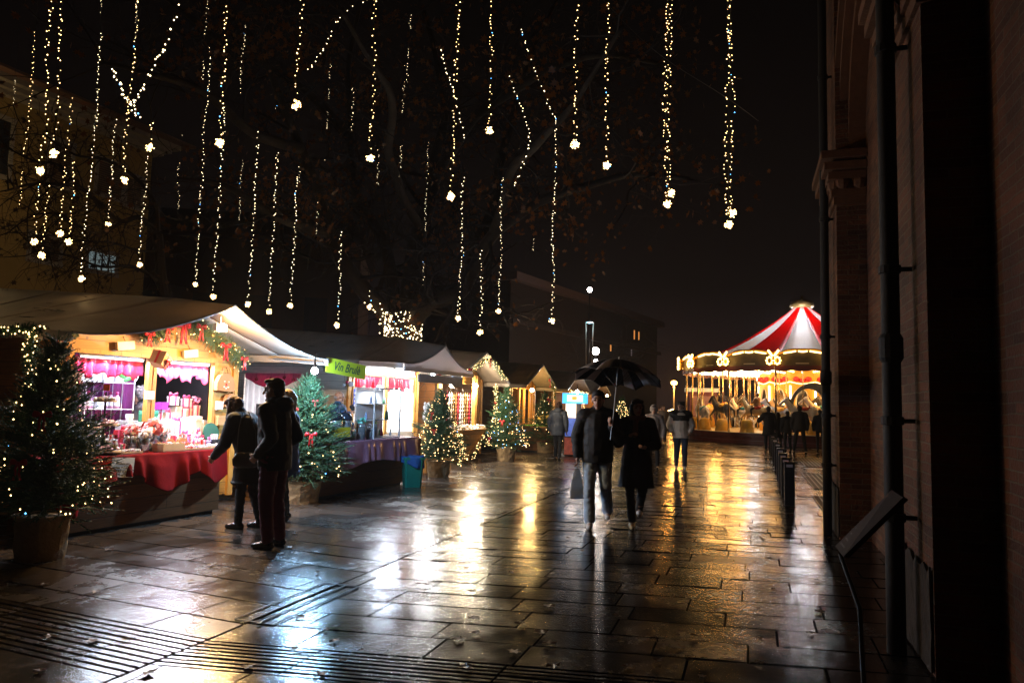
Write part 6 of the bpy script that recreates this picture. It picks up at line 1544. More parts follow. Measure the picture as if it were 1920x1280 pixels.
# ceiling, sweeps with bulbs
m = MB(); m.lathe([(2.0, 3.60), (6.05, 3.72), (6.05, 3.76), (2.0, 3.66)], n=48); m.build('ceiling', cream, car)
for k in range(NSEC):
    a0 = a_med + k * STEP + STEP / 2
    m = MB(); m.tube([cp(a0, 2.2, 3.50), cp(a0, 5.9, 3.58)], .04, 6); m.build('sweep_light', ctube_w, car)
for k in range(NSEC):
    a0 = a_med + k * STEP
    m = MB()
    for i in range(11): m.octa(cp(a0 + .02, 2.4 + i * .34, 3.54), .056)
    m.build('sweep_bulbs', cbulb, car)
# centre drum
for k in range(12):
    a0 = base_a + k * PI / 6 - PI / 12; A = cp(a0, 2.2, 0); B = cp(a0 + PI / 6, 2.2, 0); ux_ = (B - A).normalized(); L = (B - A).length; nn = cp(a0 + PI / 12, 1, 0)
    def dp_(u, z, o=0): return A + ux_ * (L * u) + nn * o + V((0, 0, z))
    m = MB(); m.prism([dp_(0, .5), dp_(1, .5), dp_(1, 3.6), dp_(0, 3.6)], -nn * .05); pn = m.build('centre_panel', goldp, car)
    m = MB(); m.tube([dp_(.5 + .26 * math.cos(t_), 1.95 + .75 * math.sin(t_), .02) for t_ in [i * 2 * PI / 20 for i in range(21)]], .03, 6); m.build('mirror_frame', cream, pn)
    m = MB(); m.prism([dp_(.5 + .24 * math.cos(t_), 1.95 + .72 * math.sin(t_), .012) for t_ in [i * 2 * PI / 20 for i in range(20)]], nn * .006); m.build('mirror', M('old_mirror', (.7, .7, .65), .08, .95), pn)
    m = MB(); m.tube([dp_(0, 1.0, .07), dp_(0, 2.85, .07)], .045, 8); m.build('light_tube', ctube_w, pn)
    m = MB(); m.smooth = True
    for s_ in (.25, .5, .75): m.ball(dp_(s_, 3.18 - .08 * (s_ == .5), .03), (.17, .17, .14), 8, 6)
    m.build('red_swag', M('swag_red', (.55, .02, .02), .5), pn)
    m = MB(); m.tube([dp_(i / 8, 3.05 - .10 * math.sin(PI * i / 8), .05) for i in range(9)], .02, 5); m.build('swag_light', ctube, pn)
# horses
def horse_mesh():
    b = MB()
    b.ball((0, -.05, 1.0), (.20, .52, .24)); b.ball((0, .36, 1.04), (.20, .24, .27)); b.ball((0, -.42, 1.02), (.22, .24, .25))
    b.capsule((0, .46, 1.12), (0, .72, 1.52), .17, .11); b.capsule((0, .70, 1.56), (0, .98, 1.36), .11, .065); b.ball((0, 1.0, 1.33), (.065, .08, .07))
    for s in (-1, 1): b.capsule((s * .05, .66, 1.62), (s * .06, .64, 1.76), .03, .012)
    for s, (k1, k2, k3) in ((-1, ((.10, .62, .78), (.10, .84, .62), (.10, .74, .42))), (1, ((.10, .55, .68), (.10, .60, .42), (.10, .42, .30)))):
        k1, k2, k3 = [V((s * q[0], q[1], q[2])) for q in (k1, k2, k3)]; b.capsule((s * .10, .40, .95), k1, .10, .06); b.capsule(k1, k2, .055, .035); b.capsule(k2, k3, .035, .04)
    for s, (k1, k2, k3) in ((-1, ((.11, -.42, .70), (.11, -.72, .52), (.11, -.78, .26))), (1, ((.11, -.34, .68), (.11, -.58, .46), (.11, -.52, .20)))):
        k1, k2, k3 = [V((s * q[0], q[1], q[2])) for q in (k1, k2, k3)]; b.capsule((s * .10, -.42, .98), k1, .14, .08); b.capsule(k1, k2, .07, .04); b.capsule(k2, k3, .038, .042)
    b.capsule((0, -.62, 1.10), (0, -.86, .92), .05, .07); b.capsule((0, -.86, .92), (0, -.88, .60), .07, .03)
    return remesh(b, .03, 3)
hme = horse_mesh()
hcol = [M('horse_white', (.70, .62, .52), .35, var=.15), M('horse_grey', (.30, .32, .36), .35, var=.3), M('horse_black', (.05, .05, .055), .3), M('horse_palomino', (.62, .40, .16), .35, var=.2)]
sadm = [M('saddle_red', (.5, .03, .02), .35), M('saddle_teal', (.03, .22, .25), .35), M('saddle_gold', (.7, .4, .06), .3)]
sm_ = MB(); sm_.smooth = True; sm_.ball((0, -.05, 1.13), (.215, .26, .14)); sm_.ball((0, -.27, 1.24), (.15, .05, .08)); sad_me = None
mm_ = MB(); mm_.smooth = True
for i in range(7): mm_.ball((0, .44 + .035 * i, 1.30 + .055 * i), (.05, .075, .07), 8, 6)
rh = random.Random(6)
brassm = M('brass_pole', (.62, .45, .22), .2, .85)
idx = 0
for ring, (r_, n_) in enumerate(((5.25, 16), (4.25, 14), (3.3, 10))):
    for k in range(n_):
        a = a_med + STEP * .5 + k * 2 * PI / n_ + ring * .2
        z_ = .50 + .05 + .22 * (.5 + .5 * math.sin(k * 2.3 + ring))
        me = hme.copy() if idx < 4 else bpy.data.meshes['horse_base_%d' % (idx % 4)]
        if idx < 4: me.name = 'horse_base_%d' % idx; me.materials.clear(); me.materials.append(hcol[idx])
        h = bpy.data.objects.new('horse', me); COL.objects.link(h); h.parent = car
        h.location = (r_ * math.cos(a), r_ * math.sin(a), z_ - .12); h.rotation_euler = (0, 0, a + PI)      # facing along the turn
        if idx < 3: s_ = MB(); s_.v = list(sm_.v); s_.f = list(sm_.f); s_.m = list(sm_.m); s_.smooth = True; so = s_.build('saddle', sadm[idx], h)
        else: so = bpy.data.objects.new('saddle', bpy.data.meshes['saddle' if idx % 3 == 0 else 'saddle.%03d' % (idx % 3)]); COL.objects.link(so); so.parent = h
        if idx == 0: mo = mm_.build('mane', M('mane_dark', (.10, .06, .03), .6), h); mane_me = mo.data
        else: mo = bpy.data.objects.new('mane', mane_me); COL.objects.link(mo); mo.parent = h
        if idx == 0: m = MB(); m.smooth = True; m.tube([(0, 0, .16), (0, 0, 3.4)], .028, 8); po = m.build('pole', brassm, h); pole_me = po.data
        else: po = bpy.data.objects.new('pole', pole_me); COL.objects.link(po); po.parent = h
        idx += 1
# yellow tubs along the rim, outer poles
ytub = M('yellow_tub', (.72, .38, .04), .4)
for k in range(24):
    a = a_med + k * 2 * PI / 24
    if k == 0: m = MB(); m.smooth = True; m.lathe([(.01, 0), (.34, 0), (.25, .5), (.20, .58), (.01, .6)], n=16); tb_ = m.build('yellow_tub', ytub, car); tme = tb_.data
    else: tb_ = bpy.data.objects.new('yellow_tub', tme); COL.objects.link(tb_); tb_.parent = car
    tb_.location = cp(a, 5.6, .53)
for k in range(NSEC):
    a = a_med + k * STEP
    if k == 0: m = MB(); m.smooth = True; m.tube([(0, 0, 0), (0, 0, 3.2)], .05, 10); pb_ = m.build('rim_pole', brassm, car); pme = pb_.data
    else: pb_ = bpy.data.objects.new('rim_pole', pme); COL.objects.link(pb_); pb_.parent = car
    pb_.location = cp(a, 5.95, .5)
# crescent moon seat
ca = base_a + rad(5); cpos = cp(ca, 5.0, .55)
pts = []
for i in range(25):
    t_ = rad(-75) + rad(230) * i / 24; pts.append((math.cos(t_) * 1.0, math.sin(t_) * 1.15 + 1.2))
for i in range(25):
    t_ = rad(155) - rad(230) * i / 24; pts.append((.18 + math.cos(t_) * .68, math.sin(t_) * .86 + 1.22))
txv = V((-math.sin(ca), math.cos(ca), 0)); rv = cp(ca, 1, 0)
m = MB(); m.prism([cpos + txv * (-x) + V((0, 0, z)) - rv * .25 for x, z in pts], rv * .5); m.build('crescent_seat', M('silver_leafed', (.30, .30, .26), .35, .4, var=.5, vs=5, bump=.5, bs=12), car)
m = MB(); m.smooth = True; m.ball(cpos + V((0, 0, .35)), (.55, .45, .2)); m.build('bench_cushion', sadm[0], car)
for i, (rr, da, pw_) in enumerate([(4.6, k * 60, 230) for k in range(6)]):
    light('ceiling_light', cp(base_a + rad(da + 20), rr, 3.2), pw_, (1, .44, .09), .3, car)
light('front_spot', cp(base_a - rad(24), 5.4, 3.25), 70, (.85, .92, 1), .12, car)
for k in range(3): light('cone_light', cp(base_a + rad(120 * k), 1.0, cpz - 1.0), 2000, (.92, .95, 1), .25, car)
# riders
for k, (px, c) in enumerate(((1363, (.02, .02, .04)), (1394, (.45, .20, .05)), (1424, (.35, .18, .08)))):
    d = ray(px, 770); q = None
    best = min([o for o in kids(car) if o.name.startswith('horse')], key=lambda o: abs(pix(car.location + o.location)[0] - px) + (0 if (car.location + o.location).y < cc.y else 900))
    RIDERS = globals().setdefault('RIDERS', []); RIDERS.append((best, c, k))
# booth and string rail beyond
bq = AT(1318, 770, 47.0); t = empty('ticket_booth', (bq.x, bq.y, 0), rad(-6), 'maroon ticket booth with a pale roof band seen left behind the horses', 'booth')
zb = ZAT(bq.x, bq.y, 728); m = MB(); m.span((-.95, -.8, 0), (.75, .8, zb - .25)); m.build('cabin', M('maroon_panel', (.22, .05, .07), .5), t); m = MB(); m.span((-1.05, -.95, zb - .24), (.85, .9, zb)); m.build('roof_band', M('pale_band', (.7, .6, .4), .5, emit=(1, .8, .45), es=.5), t)
m = MB(); m.span((-.75, -.84, 1.1), (.55, -.805, zb - .5)); m.build('window', M('pinkish_glass', (.45, .25, .3), .2), t)
sp0 = AT(1238, 777, 40); sp1 = AT(1262, 769, 36)
t = empty('lit_railing', (sp0.x, sp0.y, 0), 0, 'sloping railing strung with warm lights left of the young man', 'railing')
m = MB(); m.tube([V((0, 0, sp0.z)), sp1 - V((sp0.x, sp0.y, 0))], .03, 6); m.tube([V((0, 0, 0)), V((0, 0, sp0.z))], .03, 6); m.tube([V((sp1.x - sp0.x, sp1.y - sp0.y, 0)), V((sp1.x - sp0.x, sp1.y - sp0.y, sp1.z))], .03, 6); m.build('rail', dark_metal, t)
m = MB()
for i in range(40): m.octa(V((0, 0, sp0.z)).lerp(sp1 - V((sp0.x, sp0.y, 0)), i / 39) + V((0, 0, .05)), .035)
m.build('fairy_lights', bulb_w, t)
# ---------------------------------------------------------------- people
skin_m = M('skin', (.52, .30, .21), .5, var=.08); lip_m = M('lips', (.40, .13, .11), .5); eye_m = M('eye_dark', (.02, .015, .012), .25)
def hairm(n, c): return M(n, c, .7, var=.5, vs=22, bump=.3, bs=70, stretch=(1, 1, .25))
h_dark = hairm('dark_hair', (.022, .014, .010)); h_brown = hairm('brown_hair', (.09, .04, .022)); h_grey = hairm('grey_hair', (.36, .35, .35)); h_blond = hairm('blond_hair', (.62, .50, .36)); h_mix = hairm('greying_curls', (.16, .15, .15))
def cl(n, c, **k): return M(n, c, k.pop('rough', .8), bump=.15, bs=55, **k)
puffer = cl('black_puffer', (.006, .006, .007), rough=.7); coat_b = cl('black_wool_coat', (.007, .006, .008)); jeans = cl('blue_jeans', (.42, .56, .74)); maroon = cl('maroon_trousers', (.10, .012, .03)); blk = cl('black_leggings', (.012, .012, .014))
shoe_b = M('black_leather', (.012, .012, .012), .22); shoe_w = M('white_trainers', (.62, .60, .60), .5)
class Pose:
    pass
def P_(v): return V(v)
def person(name_lab, loc, face, h=1.75, lean=0.0, side=0.0, arms=None, legs=None, head=(0, 0), hair=('short', None), jacket=None, jl=.0, trousers=None, shoes=None, coat=0, hood=False, vox=.011, group=None, bulk=1.0, hands=True, collar=None, scarf=None, skin=None, boots=False):
    """x = left/right, +y = the way the person faces"""
    s = h / 1.75
    skin = skin or skin_m
    pel = V((0, 0, .96)); sp_ = V((math.sin(side), math.sin(lean), math.cos(lean) * math.cos(side))).normalized()
    chest = pel + sp_ * .36; neck = pel + sp_ * .505
    xr = V((1, 0, 0)); fw = V((0, math.cos(lean), -math.sin(lean)))
    sh = {k: pel + sp_ * .455 + xr * (k * .175) for k in (-1, 1)}
    hy, hpn = head
    hd = (Matrix.Rotation(hy, 3, 'Z') @ Matrix.Rotation(-(lean * .7 + hpn), 3, 'X'))
    hc = neck + hd @ V((0, .015, .165))
    A = {-1: ((-.26, -.02, 1.14), (-.25, .06, .88)), 1: ((.26, -.02, 1.14), (.25, .06, .88))}
    if arms: A.update(arms)
    Lg = {-1: ((-.10, .02, .52), (-.11, -.03, .09)), 1: ((.10, .02, .52), (.11, -.03, .09))}
    if legs: Lg.update(legs)
    hip = {k: pel + V((k * .09, 0, -.03)) for k in (-1, 1)}
    root_body = MB(); b = root_body
    # torso and neck
    b.capsule(pel + sp_ * .02, chest, .135, .145); b.capsule(sh[-1] * .8 + chest * .2, sh[1] * .8 + chest * .2, .085, .085); b.capsule(neck - sp_ * .04, hc - hd @ V((0, .01, .06)), .062, .056)
    # head
    b.ball(hc + hd @ V((0, -.012, .025)), (.076, .094, .092), 16, 12, hd); b.ball(hc + hd @ V((0, .022, -.045)), (.058, .066, .072), 14, 10, hd)
    b.capsule(hc + hd @ V((0, .088, .012)), hc + hd @ V((0, .112, -.022)), .011, .016, 8); b.ball(hc + hd @ V((0, .072, -.098)), (.03, .024, .022), 10, 8, hd)
    b.capsule(hc + hd @ V((-.035, .078, .03)), hc + hd @ V((.035, .078, .03)), .012, .012, 8)
    for k in (-1, 1): b.ball(hc + hd @ V((k * .078, -.005, -.01)), (.011, .022, .032), 8, 8, hd)
    def hand(w_, d, k):
        d = d.normalized(); u = d.cross(V((0, 1, 0)) if abs(d.y) < .8 else V((0, 0, 1))).normalized(); n_ = d.cross(u)
        b.capsule(w_, w_ + d * .03, .027, .030, 10); b.ball(w_ + d * .055, (.042, .018, .046), 10, 8, Matrix((n_, u, d)).transposed())
        for f in range(4):
            q = w_ + d * .09 + n_ * (-.028 + f * .019); L1 = (.032, .038, .036, .028)[f]; d2 = (d + u * .45).normalized(); d3 = (d * .4 + u).normalized()
            b.capsule(q, q + d2 * L1, .0095, .009, 8); b.capsule(q + d2 * L1, q + d2 * L1 + d3 * L1 * .9, .009, .008, 8)
        q = w_ + d * .045 - n_ * .036; b.capsule(q, q + (d * .7 - n_ * .5 + u * .3) * .05, .012, .0095, 8)
    for k in (-1, 1):
        e, w_ = V(A[k][0]), V(A[k][1]); b.capsule(sh[k], e, .052, .042); b.capsule(e, w_, .042, .028)
        if hands: hand(w_, (w_ - e), k)
        kn, an = V(Lg[k][0]), V(Lg[k][1]); b.capsule(hip[k], kn, .085, .058); b.capsule(kn, an, .056, .038); b.capsule(an + V((0, -.02, -.03)), an + V((0, .13, -.055)), .036, .03)
    def fin(mb, name, mat, parent, v=vox, sm=4, fold=0, fs=9, seed=1):
        me = remesh(mb, v, sm, fold, fs, seed); me.transform(Matrix.Scale(s, 4)); return mesh_obj(name, me, mat, parent)
    root = fin(b, 'person', skin, None, min(vox, .0085), 2)
    root.location = loc; root.rotation_euler = (0, 0, face); tag(root, name_lab, 'person', group)
    # face details
    m = MB(); m.smooth = True
    for k in (-1, 1):
        m = MB(); m.smooth = True; m.ball((hc + hd @ V((k * .031, .079, .010))) * s, (.014 * s, .009 * s, .008 * s), 8, 6, hd); m.build('eye', eye_m, root)
    m = MB(); m.smooth = True; m.ball((hc + hd @ V((0, .083, -.058))) * s, (.024 * s, .008 * s, .008 * s), 8, 6, hd); m.build('mouth', lip_m, root)
    for k in (-1, 1): m = MB(); m.capsule((hc + hd @ V((k * .014, .090, .036))) * s, (hc + hd @ V((k * .046, .082, .038))) * s, .005 * s, .004 * s, 6); m.build('eyebrow', hair[1] or h_dark, root)
    # hair
    st, hm = hair
    if st:
        m = MB(); H_ = lambda x, y, z: hc + hd @ V((x, y, z))
        m.ball(H_(0, -.028, .048), (.088, .100, .086), 16, 12, hd); m.ball(H_(0, -.062, -.005), (.080, .062, .085), 14, 10, hd)
        if st == 'short': m.ball(H_(0, .05, .098), (.06, .045, .026), 12, 8, hd)
        if st == 'mop':
            for i in range(16):
                a = i * .9; m.ball(H_(.07 * math.cos(a), -.02 + .085 * math.sin(a), .075 + .03 * math.sin(i * 2.1)), .036)
        if st == 'curly':
            for i in range(40):
                a = i * 2.4; z_ = -.07 + .2 * (i / 40); r_ = .10 * math.sqrt(max(.05, 1 - ((z_ - .03) / .16) ** 2)); m.ball(H_(r_ * math.cos(a), -.03 + r_ * math.sin(a) * (.9 if math.sin(a) < .3 else .4), z_ + .02), .036, 8, 6)
        if st in ('long', 'bob'):
            L_ = .30 if st == 'long' else .16
            m.capsule(H_(0, -.07, 0), H_(0, -.07, 0) + V((0, -.02, -L_)), .085, .06); 
            for k in (-1, 1): m.capsule(H_(k * .075, -.01, .02), H_(k * .082, .01, 0) + V((0, .02, -L_)), .032, .03); m.ball(H_(k * .05, .015, .085), (.04, .05, .03), 10, 8, hd)
        if st == 'bald': m = MB(); m.ball(H_(0, -.055, -.005), (.081, .055, .055), 14, 10, hd)
        fin(m, 'hair', hm, root, .009, 3, .006, 30)
    # jacket
    if jacket:
        m = MB(); bk = .03 * bulk; low = pel + V((0, 0, -.02 - jl))
        m.capsule(pel + sp_ * .03 + V((0, .005, 0)), chest + fw * .01, .155 + bk, .155 + bk); m.capsule(sh[-1] * .88 + chest * .12, sh[1] * .88 + chest * .12, .085 + bk, .085 + bk)
        m.capsule(sh[-1] * .35 + neck * .65, sh[1] * .35 + neck * .65, .075 + bk * .5, .075 + bk * .5)
        n = 20; rs_ = []
        if coat:
            for z_, rx, ry in ((.12, .185, .15), (0, .205, .17), (-.20, .225, .19), (-.40, .245, .20), (-coat, .26, .21)):
                c = (pel + sp_ * z_) if z_ > 0 else pel + V((0, 0, z_))
                rs_.append([c + V((math.cos(2 * PI * i / n) * rx, math.sin(2 * PI * i / n) * ry, 0)) for i in range(n)])
            m.rings(rs_)
        else:
            for z_, rx, ry in ((.16, .17 + bk, .14 + bk), (0, .175 + bk, .145 + bk), (-.12 - jl, .172 + bk, .14 + bk)):
                c = (pel + sp_ * z_) if z_ > 0 else pel + V((0, 0, z_))
                rs_.append([c + V((math.cos(2 * PI * i / n) * rx, math.sin(2 * PI * i / n) * ry, 0)) for i in range(n)])
            m.rings(rs_)
        for k in (-1, 1):
            e, w_ = V(A[k][0]), V(A[k][1]); m.capsule(sh[k], e, .068 + bk, .055 + bk * .8); m.capsule(e, w_ - (w_ - e).normalized() * .01, .055 + bk * .8, .042 + bk * .4)
        m.capsule(neck - sp_ * .02, neck + sp_ * .035, .088 + bk * .5, .078 + bk * .3)
        if hood: m.ball(neck + hd @ V((0, -.10, .01)), (.14, .09, .085), 14, 10); m.capsule(neck + V((-.09, .0, .02)), neck + V((.09, .0, .02)), .055, .055)
        fin(m, 'jacket' if not coat else 'coat', jacket, root, vox, 4, .007 if not coat else .006, 8, int(h * 100) % 7)
    if collar is not None:
        m = MB(); m.capsule(neck - sp_ * .005, neck + sp_ * .06, .088, .08); fin(m, 'collar', collar, root, vox, 2)
    if scarf is not None:
        m = MB(); m.tube([neck + V((.1 * math.cos(a), .09 * math.sin(a), .02)) for a in [i * 2 * PI / 16 for i in range(17)]], .045, 10); m.capsule(neck + V((.02, .12, 0)), chest + V((.03, .19, -.06)), .04, .04); fin(m, 'scarf', scarf, root, vox, 3, .006, 20)
    if hood == 'up':
        m = MB(); m.ball(hc + hd @ V((0, -.03, .03)), (.115, .12, .13), 16, 12, hd); fin(m, 'hood', jacket, root, vox, 3)
    if trousers:
        for_ = MB(); m = for_
        flare = .075 if trousers is jeans else .062
        m.capsule(pel + V((-.06, 0, -.0)), pel + V((.06, 0, -.0)), .125, .125)
        for k in (-1, 1):
            kn, an = V(Lg[k][0]), V(Lg[k][1]); t_ = 1.0 if trousers is not blk else .86
            m.capsule(hip[k], kn, .105 * t_, .078 * t_); m.capsule(kn, an + V((0, 0, .02)), .078 * t_, flare * t_)
        fin(m, 'trousers', trousers, root, vox, 3, .009, 12, 3)
    if shoes:
        for k in (-1, 1):
            an = V(Lg[k][1]); m = MB(); z0 = an.z - .09
            toe = .03 if boots else 0
            m.capsule(an + V((0, -.035, -.045)), an + V((0, .06, -.05)), .044, .043); m.capsule(an + V((0, .06, -.053)), an + V((0, .155, -.062)), .042, .030)
            if boots: m.capsule(an + V((0, -.01, -.03)), an + V((0, 0, .16)), .045, .05); m.box(an + V((0, -.055, -.065)), (.05, .045, .06))
            fin(m, 'shoe', shoes, root, .009, 2)
    return root
def at(px, py): p = G(px, py); return (p.x, p.y, 0)
def face_to(p, q): return math.atan2(q[1] - p[1], q[0] - p[0]) - PI / 2

# woman bending over the counter
pw = at(462, 990)
person('woman in a black coat bending over the red counter, handbag on her arm', (pw[0], pw[1], 0), face_to(pw, (pw[0] - 1.4, pw[1] + .35)), 1.66, lean=.36, head=(0, .42), hair=('long', h_brown), jacket=coat_b, coat=.36, trousers=blk, shoes=shoe_b, boots=True,
       arms={-1: ((-.24, .22, 1.08), (-.19, .40, .91)), 1: ((.24, .14, 1.02), (.16, .26, .80))}, legs={-1: ((-.09, .05, .50), (-.10, .06, .09)), 1: ((.09, .0, .50), (.10, -.12, .09))}, vox=.010)
hbp = V((pw[0], pw[1], 0)) + V((.02, -.30, 0))
t = empty('handbag', (hbp.x + .05, hbp.y - .03, .86), rad(30), 'dark quilted shoulder bag at the bending woman\'s hip', 'handbag')
m = MB(); m.smooth = True
m.rings([[(x * w_, y * d_, z) for x, y in [(math.cos(a), math.sin(a)) for a in [i * 2 * PI / 16 for i in range(16)]]] for z, w_, d_ in ((-.10, .10, .03), (-.07, .15, .05), (0, .16, .055), (.06, .13, .04), (.08, .11, .02))]); m.build('bag', M('dark_quilted_leather', (.03, .027, .022), .3, bump=.5, bs=30), t)
m = MB(); m.tube([(-.11, 0, .07), (-.10, .02, .35), (-.06, .06, .56), (.0, .03, .56), (.09, .0, .33), (.11, 0, .07)], .006, 6); m.build('strap', M('dark_quilted_leather', (0, 0, 0)), t)
# man in black
pm = at(507, 1026)
person('man in a black puffer jacket and maroon trousers standing with hands in pockets', pm, face_to(pm, (pm[0] - 1.3, pm[1] + .35)), 1.80, lean=.06, head=(.15, .05), hair=('short', h_dark), jacket=puffer, jl=.04, bulk=.65, hood=True, trousers=maroon, shoes=shoe_b,
       arms={-1: ((-.235, -.10, 1.14), (-.17, .10, .96)), 1: ((.235, -.10, 1.14), (.17, .10, .96))}, vox=.010)
# partly hidden woman with pale hair
ph_ = AT(540, 760, 9.6)
person('pale-haired woman in a blue coat half hidden behind the man in black', (ph_.x, ph_.y, 0), rad(100), 1.70, head=(.3, .1), hair=('bob', h_blond), jacket=cl('blue_coat', (.04, .09, .22)), coat=.3, trousers=blk, shoes=shoe_b, vox=.014)
# seller of the first stall
sv = F1.P(F1.hit(262, 740, .55)[0] + .30, .62, 0)
person('curly-haired stall keeper with her back turned inside the gift stall', (sv.x, sv.y, .14), F1.rz + rad(35), 1.56, lean=.30, head=(0, .1), hair=('curly', h_mix), jacket=cl('black_quilt', (.02, .02, .028), rough=.5), trousers=blk, shoes=shoe_b, vox=.013, arms={-1: ((-.24, .25, 1.12), (-.15, .45, .98)), 1: ((.24, .25, 1.12), (.15, .45, .98))})
m = MB(); m.smooth = True; m.surf(lambda u, v: (-.16 + .32 * u, .02 * math.sin(u * 9), .95 + .42 * v), 8, 6)
tag(m.build('green_apron', M('green_apron', (.01, .16, .09), .7), loc=F1.P(F1.hit(278, 790, .25)[0], .25, 0), rot=(0, 0, F1.rz), solid=.01), 'green apron hanging behind the centre post beside the keeper', 'apron')
t = empty('wicker_basket', F1.P(F1.hit(268, 795, -.1)[0], -.1, .87), F1.rz, 'white hooped basket beside the centre post', 'basket'); m = MB(); m.lathe([(.001, 0), (.1, 0), (.14, .1), (.001, .1)], n=16); m.build('basket', paper, t); m = MB(); m.tube([(.13 * math.cos(a), 0, .09 + .26 * math.sin(a)) for a in [PI * i / 12 for i in range(13)]], .012, 6); m.build('handle', paper, t)
# man with the phone in the wine stall
vx = F2.hit(640, 760, .0)[0]
mv = F2.P(F2.hit(634, 760, Ty0 + 1.0)[0], Ty0 + 1.0, 0)
person('balding grey man in a blue jacket talking into a phone behind the wine pots', (mv.x, mv.y, .08), rad(-98), 1.66, head=(0, .05), hair=('bald', h_grey), jacket=cl('blue_fleece', (.02, .09, .22)), trousers=blk, shoes=shoe_b, vox=.012,
       arms={1: ((.30, .12, 1.18), (.20, .30, 1.33)), -1: ((-.26, .10, 1.14), (-.14, .30, 1.06))})
def local_pt(loc, face, p, h): s = h / 1.75; return V(loc) + Matrix.Rotation(face, 3, 'Z') @ (V(p) * s)
hp_ = local_pt((mv.x, mv.y, .08), rad(-98), (.17, .37, 1.42), 1.66)
t = empty('mobile_phone', hp_, rad(-60), 'dark phone held up by the man in blue', 'phone'); m = MB(); m.box((0, 0, 0), (.012, .075, .15), rx=.6); m.build('body', M('phone_black', (.01, .01, .012), .1), t); m = MB(); m.box((.008, 0, 0), (.003, .066, .135), rx=.6); m.build('glass', M('phone_glass', (.02, .03, .04), .05), t)
# the couple under the umbrella
pc = at(1118, 986); fc = face_to(pc, (.2, 0))
RH = {-1: ((-.27, -.02, 1.16), (-.27, .04, .90)), 1: ((.26, .06, 1.14), (.13, .24, 1.28))}
# facing the camera: the person's own right (+x local) is on the picture's left, so mirror accordingly
person('man in dark jacket and light jeans holding the umbrella and a white bag', pc, fc, 1.80, head=(-.10, .14), hair=('short', h_dark), jacket=puffer, jl=.02, bulk=1.2, collar=puffer, trousers=jeans, shoes=shoe_w,
       arms={1: ((.27, -.02, 1.16), (.26, .05, .90)), -1: ((-.28, .10, 1.13), (-.17, .28, 1.30))}, legs={1: ((.10, .12, .52), (.09, .16, .09)), -1: ((-.11, .10, .53), (-.15, -.24, .16))}, vox=.010)
pg = at(1192, 987); fg = face_to(pg, (.5, 0))
person('smiling woman in a long black coat walking beside the man under the umbrella', pg, fg, 1.70, head=(.12, .06), hair=('long', h_dark), jacket=coat_b, coat=.42, bulk=.8, trousers=blk, shoes=shoe_w, scarf=cl('brown_scarf', (.16, .08, .06)),
       arms={1: ((.26, .08, 1.14), (.12, .22, 1.24)), -1: ((-.27, .02, 1.12), (-.12, .20, 1.10))}, legs={1: ((.09, .12, .52), (.06, .15, .09)), -1: ((-.08, .10, .52), (-.06, -.24, .20))}, vox=.010)
# umbrella
hnd = local_pt(pc, fc, (-.18, .33, 1.36), 1.80)
apx = AT(1160, 676, hnd.y + .12)
ax = (apx - hnd).normalized()
R_u = .62; depth_u = .27
um = empty('umbrella', hnd, 0, 'big black and grey striped umbrella held over the walking couple', 'umbrella')
uz = ax; ux = V((1, 0, 0)) - uz * uz.x; ux.normalize(); uy = uz.cross(ux)
top_ = apx - hnd
um_b = M('umbrella_black', (.012, .012, .018), .4, translucent=.15); um_g = M('umbrella_grey', (.40, .34, .32), .4, translucent=.35)
def upt(a, r): return top_ + (ux * math.cos(a) + uy * math.sin(a)) * (R_u * r) - uz * (depth_u * (r ** 2.1))
for k in range(8):
    a0 = k * PI / 4 + .2; m = MB(); m.smooth = True; m.cur = 0
    def fu(u, v, a0=a0):
        a = a0 + PI / 4 * u; dip = 1 - .10 * math.sin(PI * u) * v ** 2
        return upt(a, v * dip)
    for c_, (ua, ub) in enumerate(((0, .34), (.34, .66), (.66, 1))):
        m.cur = 1 if (c_ == 1 and k % 2 == 0) or (c_ == 0 and k % 2) else 0
        m.surf(lambda u, v, ua=ua, ub=ub: fu(ua + (ub - ua) * u, v), 5, 10)
    m.cur = 0
    m.build('canopy_panel', [um_b, um_g], um, solid=.002)
    m = MB(); m.tube([upt(a0, r * .1) - uz * .006 for r in range(0, 11)], .0035, 5); rb = m.build('rib', dark_metal, um)
    m = MB(); m.tube([top_ - uz * .36, upt(a0, .5) - uz * .008], .003, 5); m.build('strut', dark_metal, rb)
m = MB(); m.tube([V((0, 0, 0)) - uz * .10, top_ + uz * .05], .007, 8); m.build('shaft', white_metal, um)
m = MB(); m.tube([-uz * .24, -uz * .08], .016, 10); m.build('handle', dark_metal, um)
# white carrier bag
wr_ = local_pt(pc, fc, (.26, .08, .80), 1.80)
t = empty('carrier_bag', (wr_.x, wr_.y, wr_.z - .02), rad(30), 'white plastic carrier bag hanging from the walking man\'s hand', 'bag')
m = MB(); m.smooth = True
m.surf(lambda u, v: ((.03 + .07 * math.sin(min(1, v * 1.2) * PI / 2) + .008 * math.sin(u * 40)) * math.cos(u * 2 * PI), (.015 + .04 * v) * math.sin(u * 2 * PI) + .006 * math.sin(v * 20 + u * 9), -.04 - .40 * v), 28, 12); m.build('bag', M('white_film', (.8, .86, .95), .3, translucent=.5), t, solid=.003)
m = MB(); m.tube([(-.03, 0, -.05), (-.015, 0, .0), (.015, 0, .0), (.03, 0, -.05)], .006, 5); m.build('handle', M('white_film', (0, 0, 0)), t)
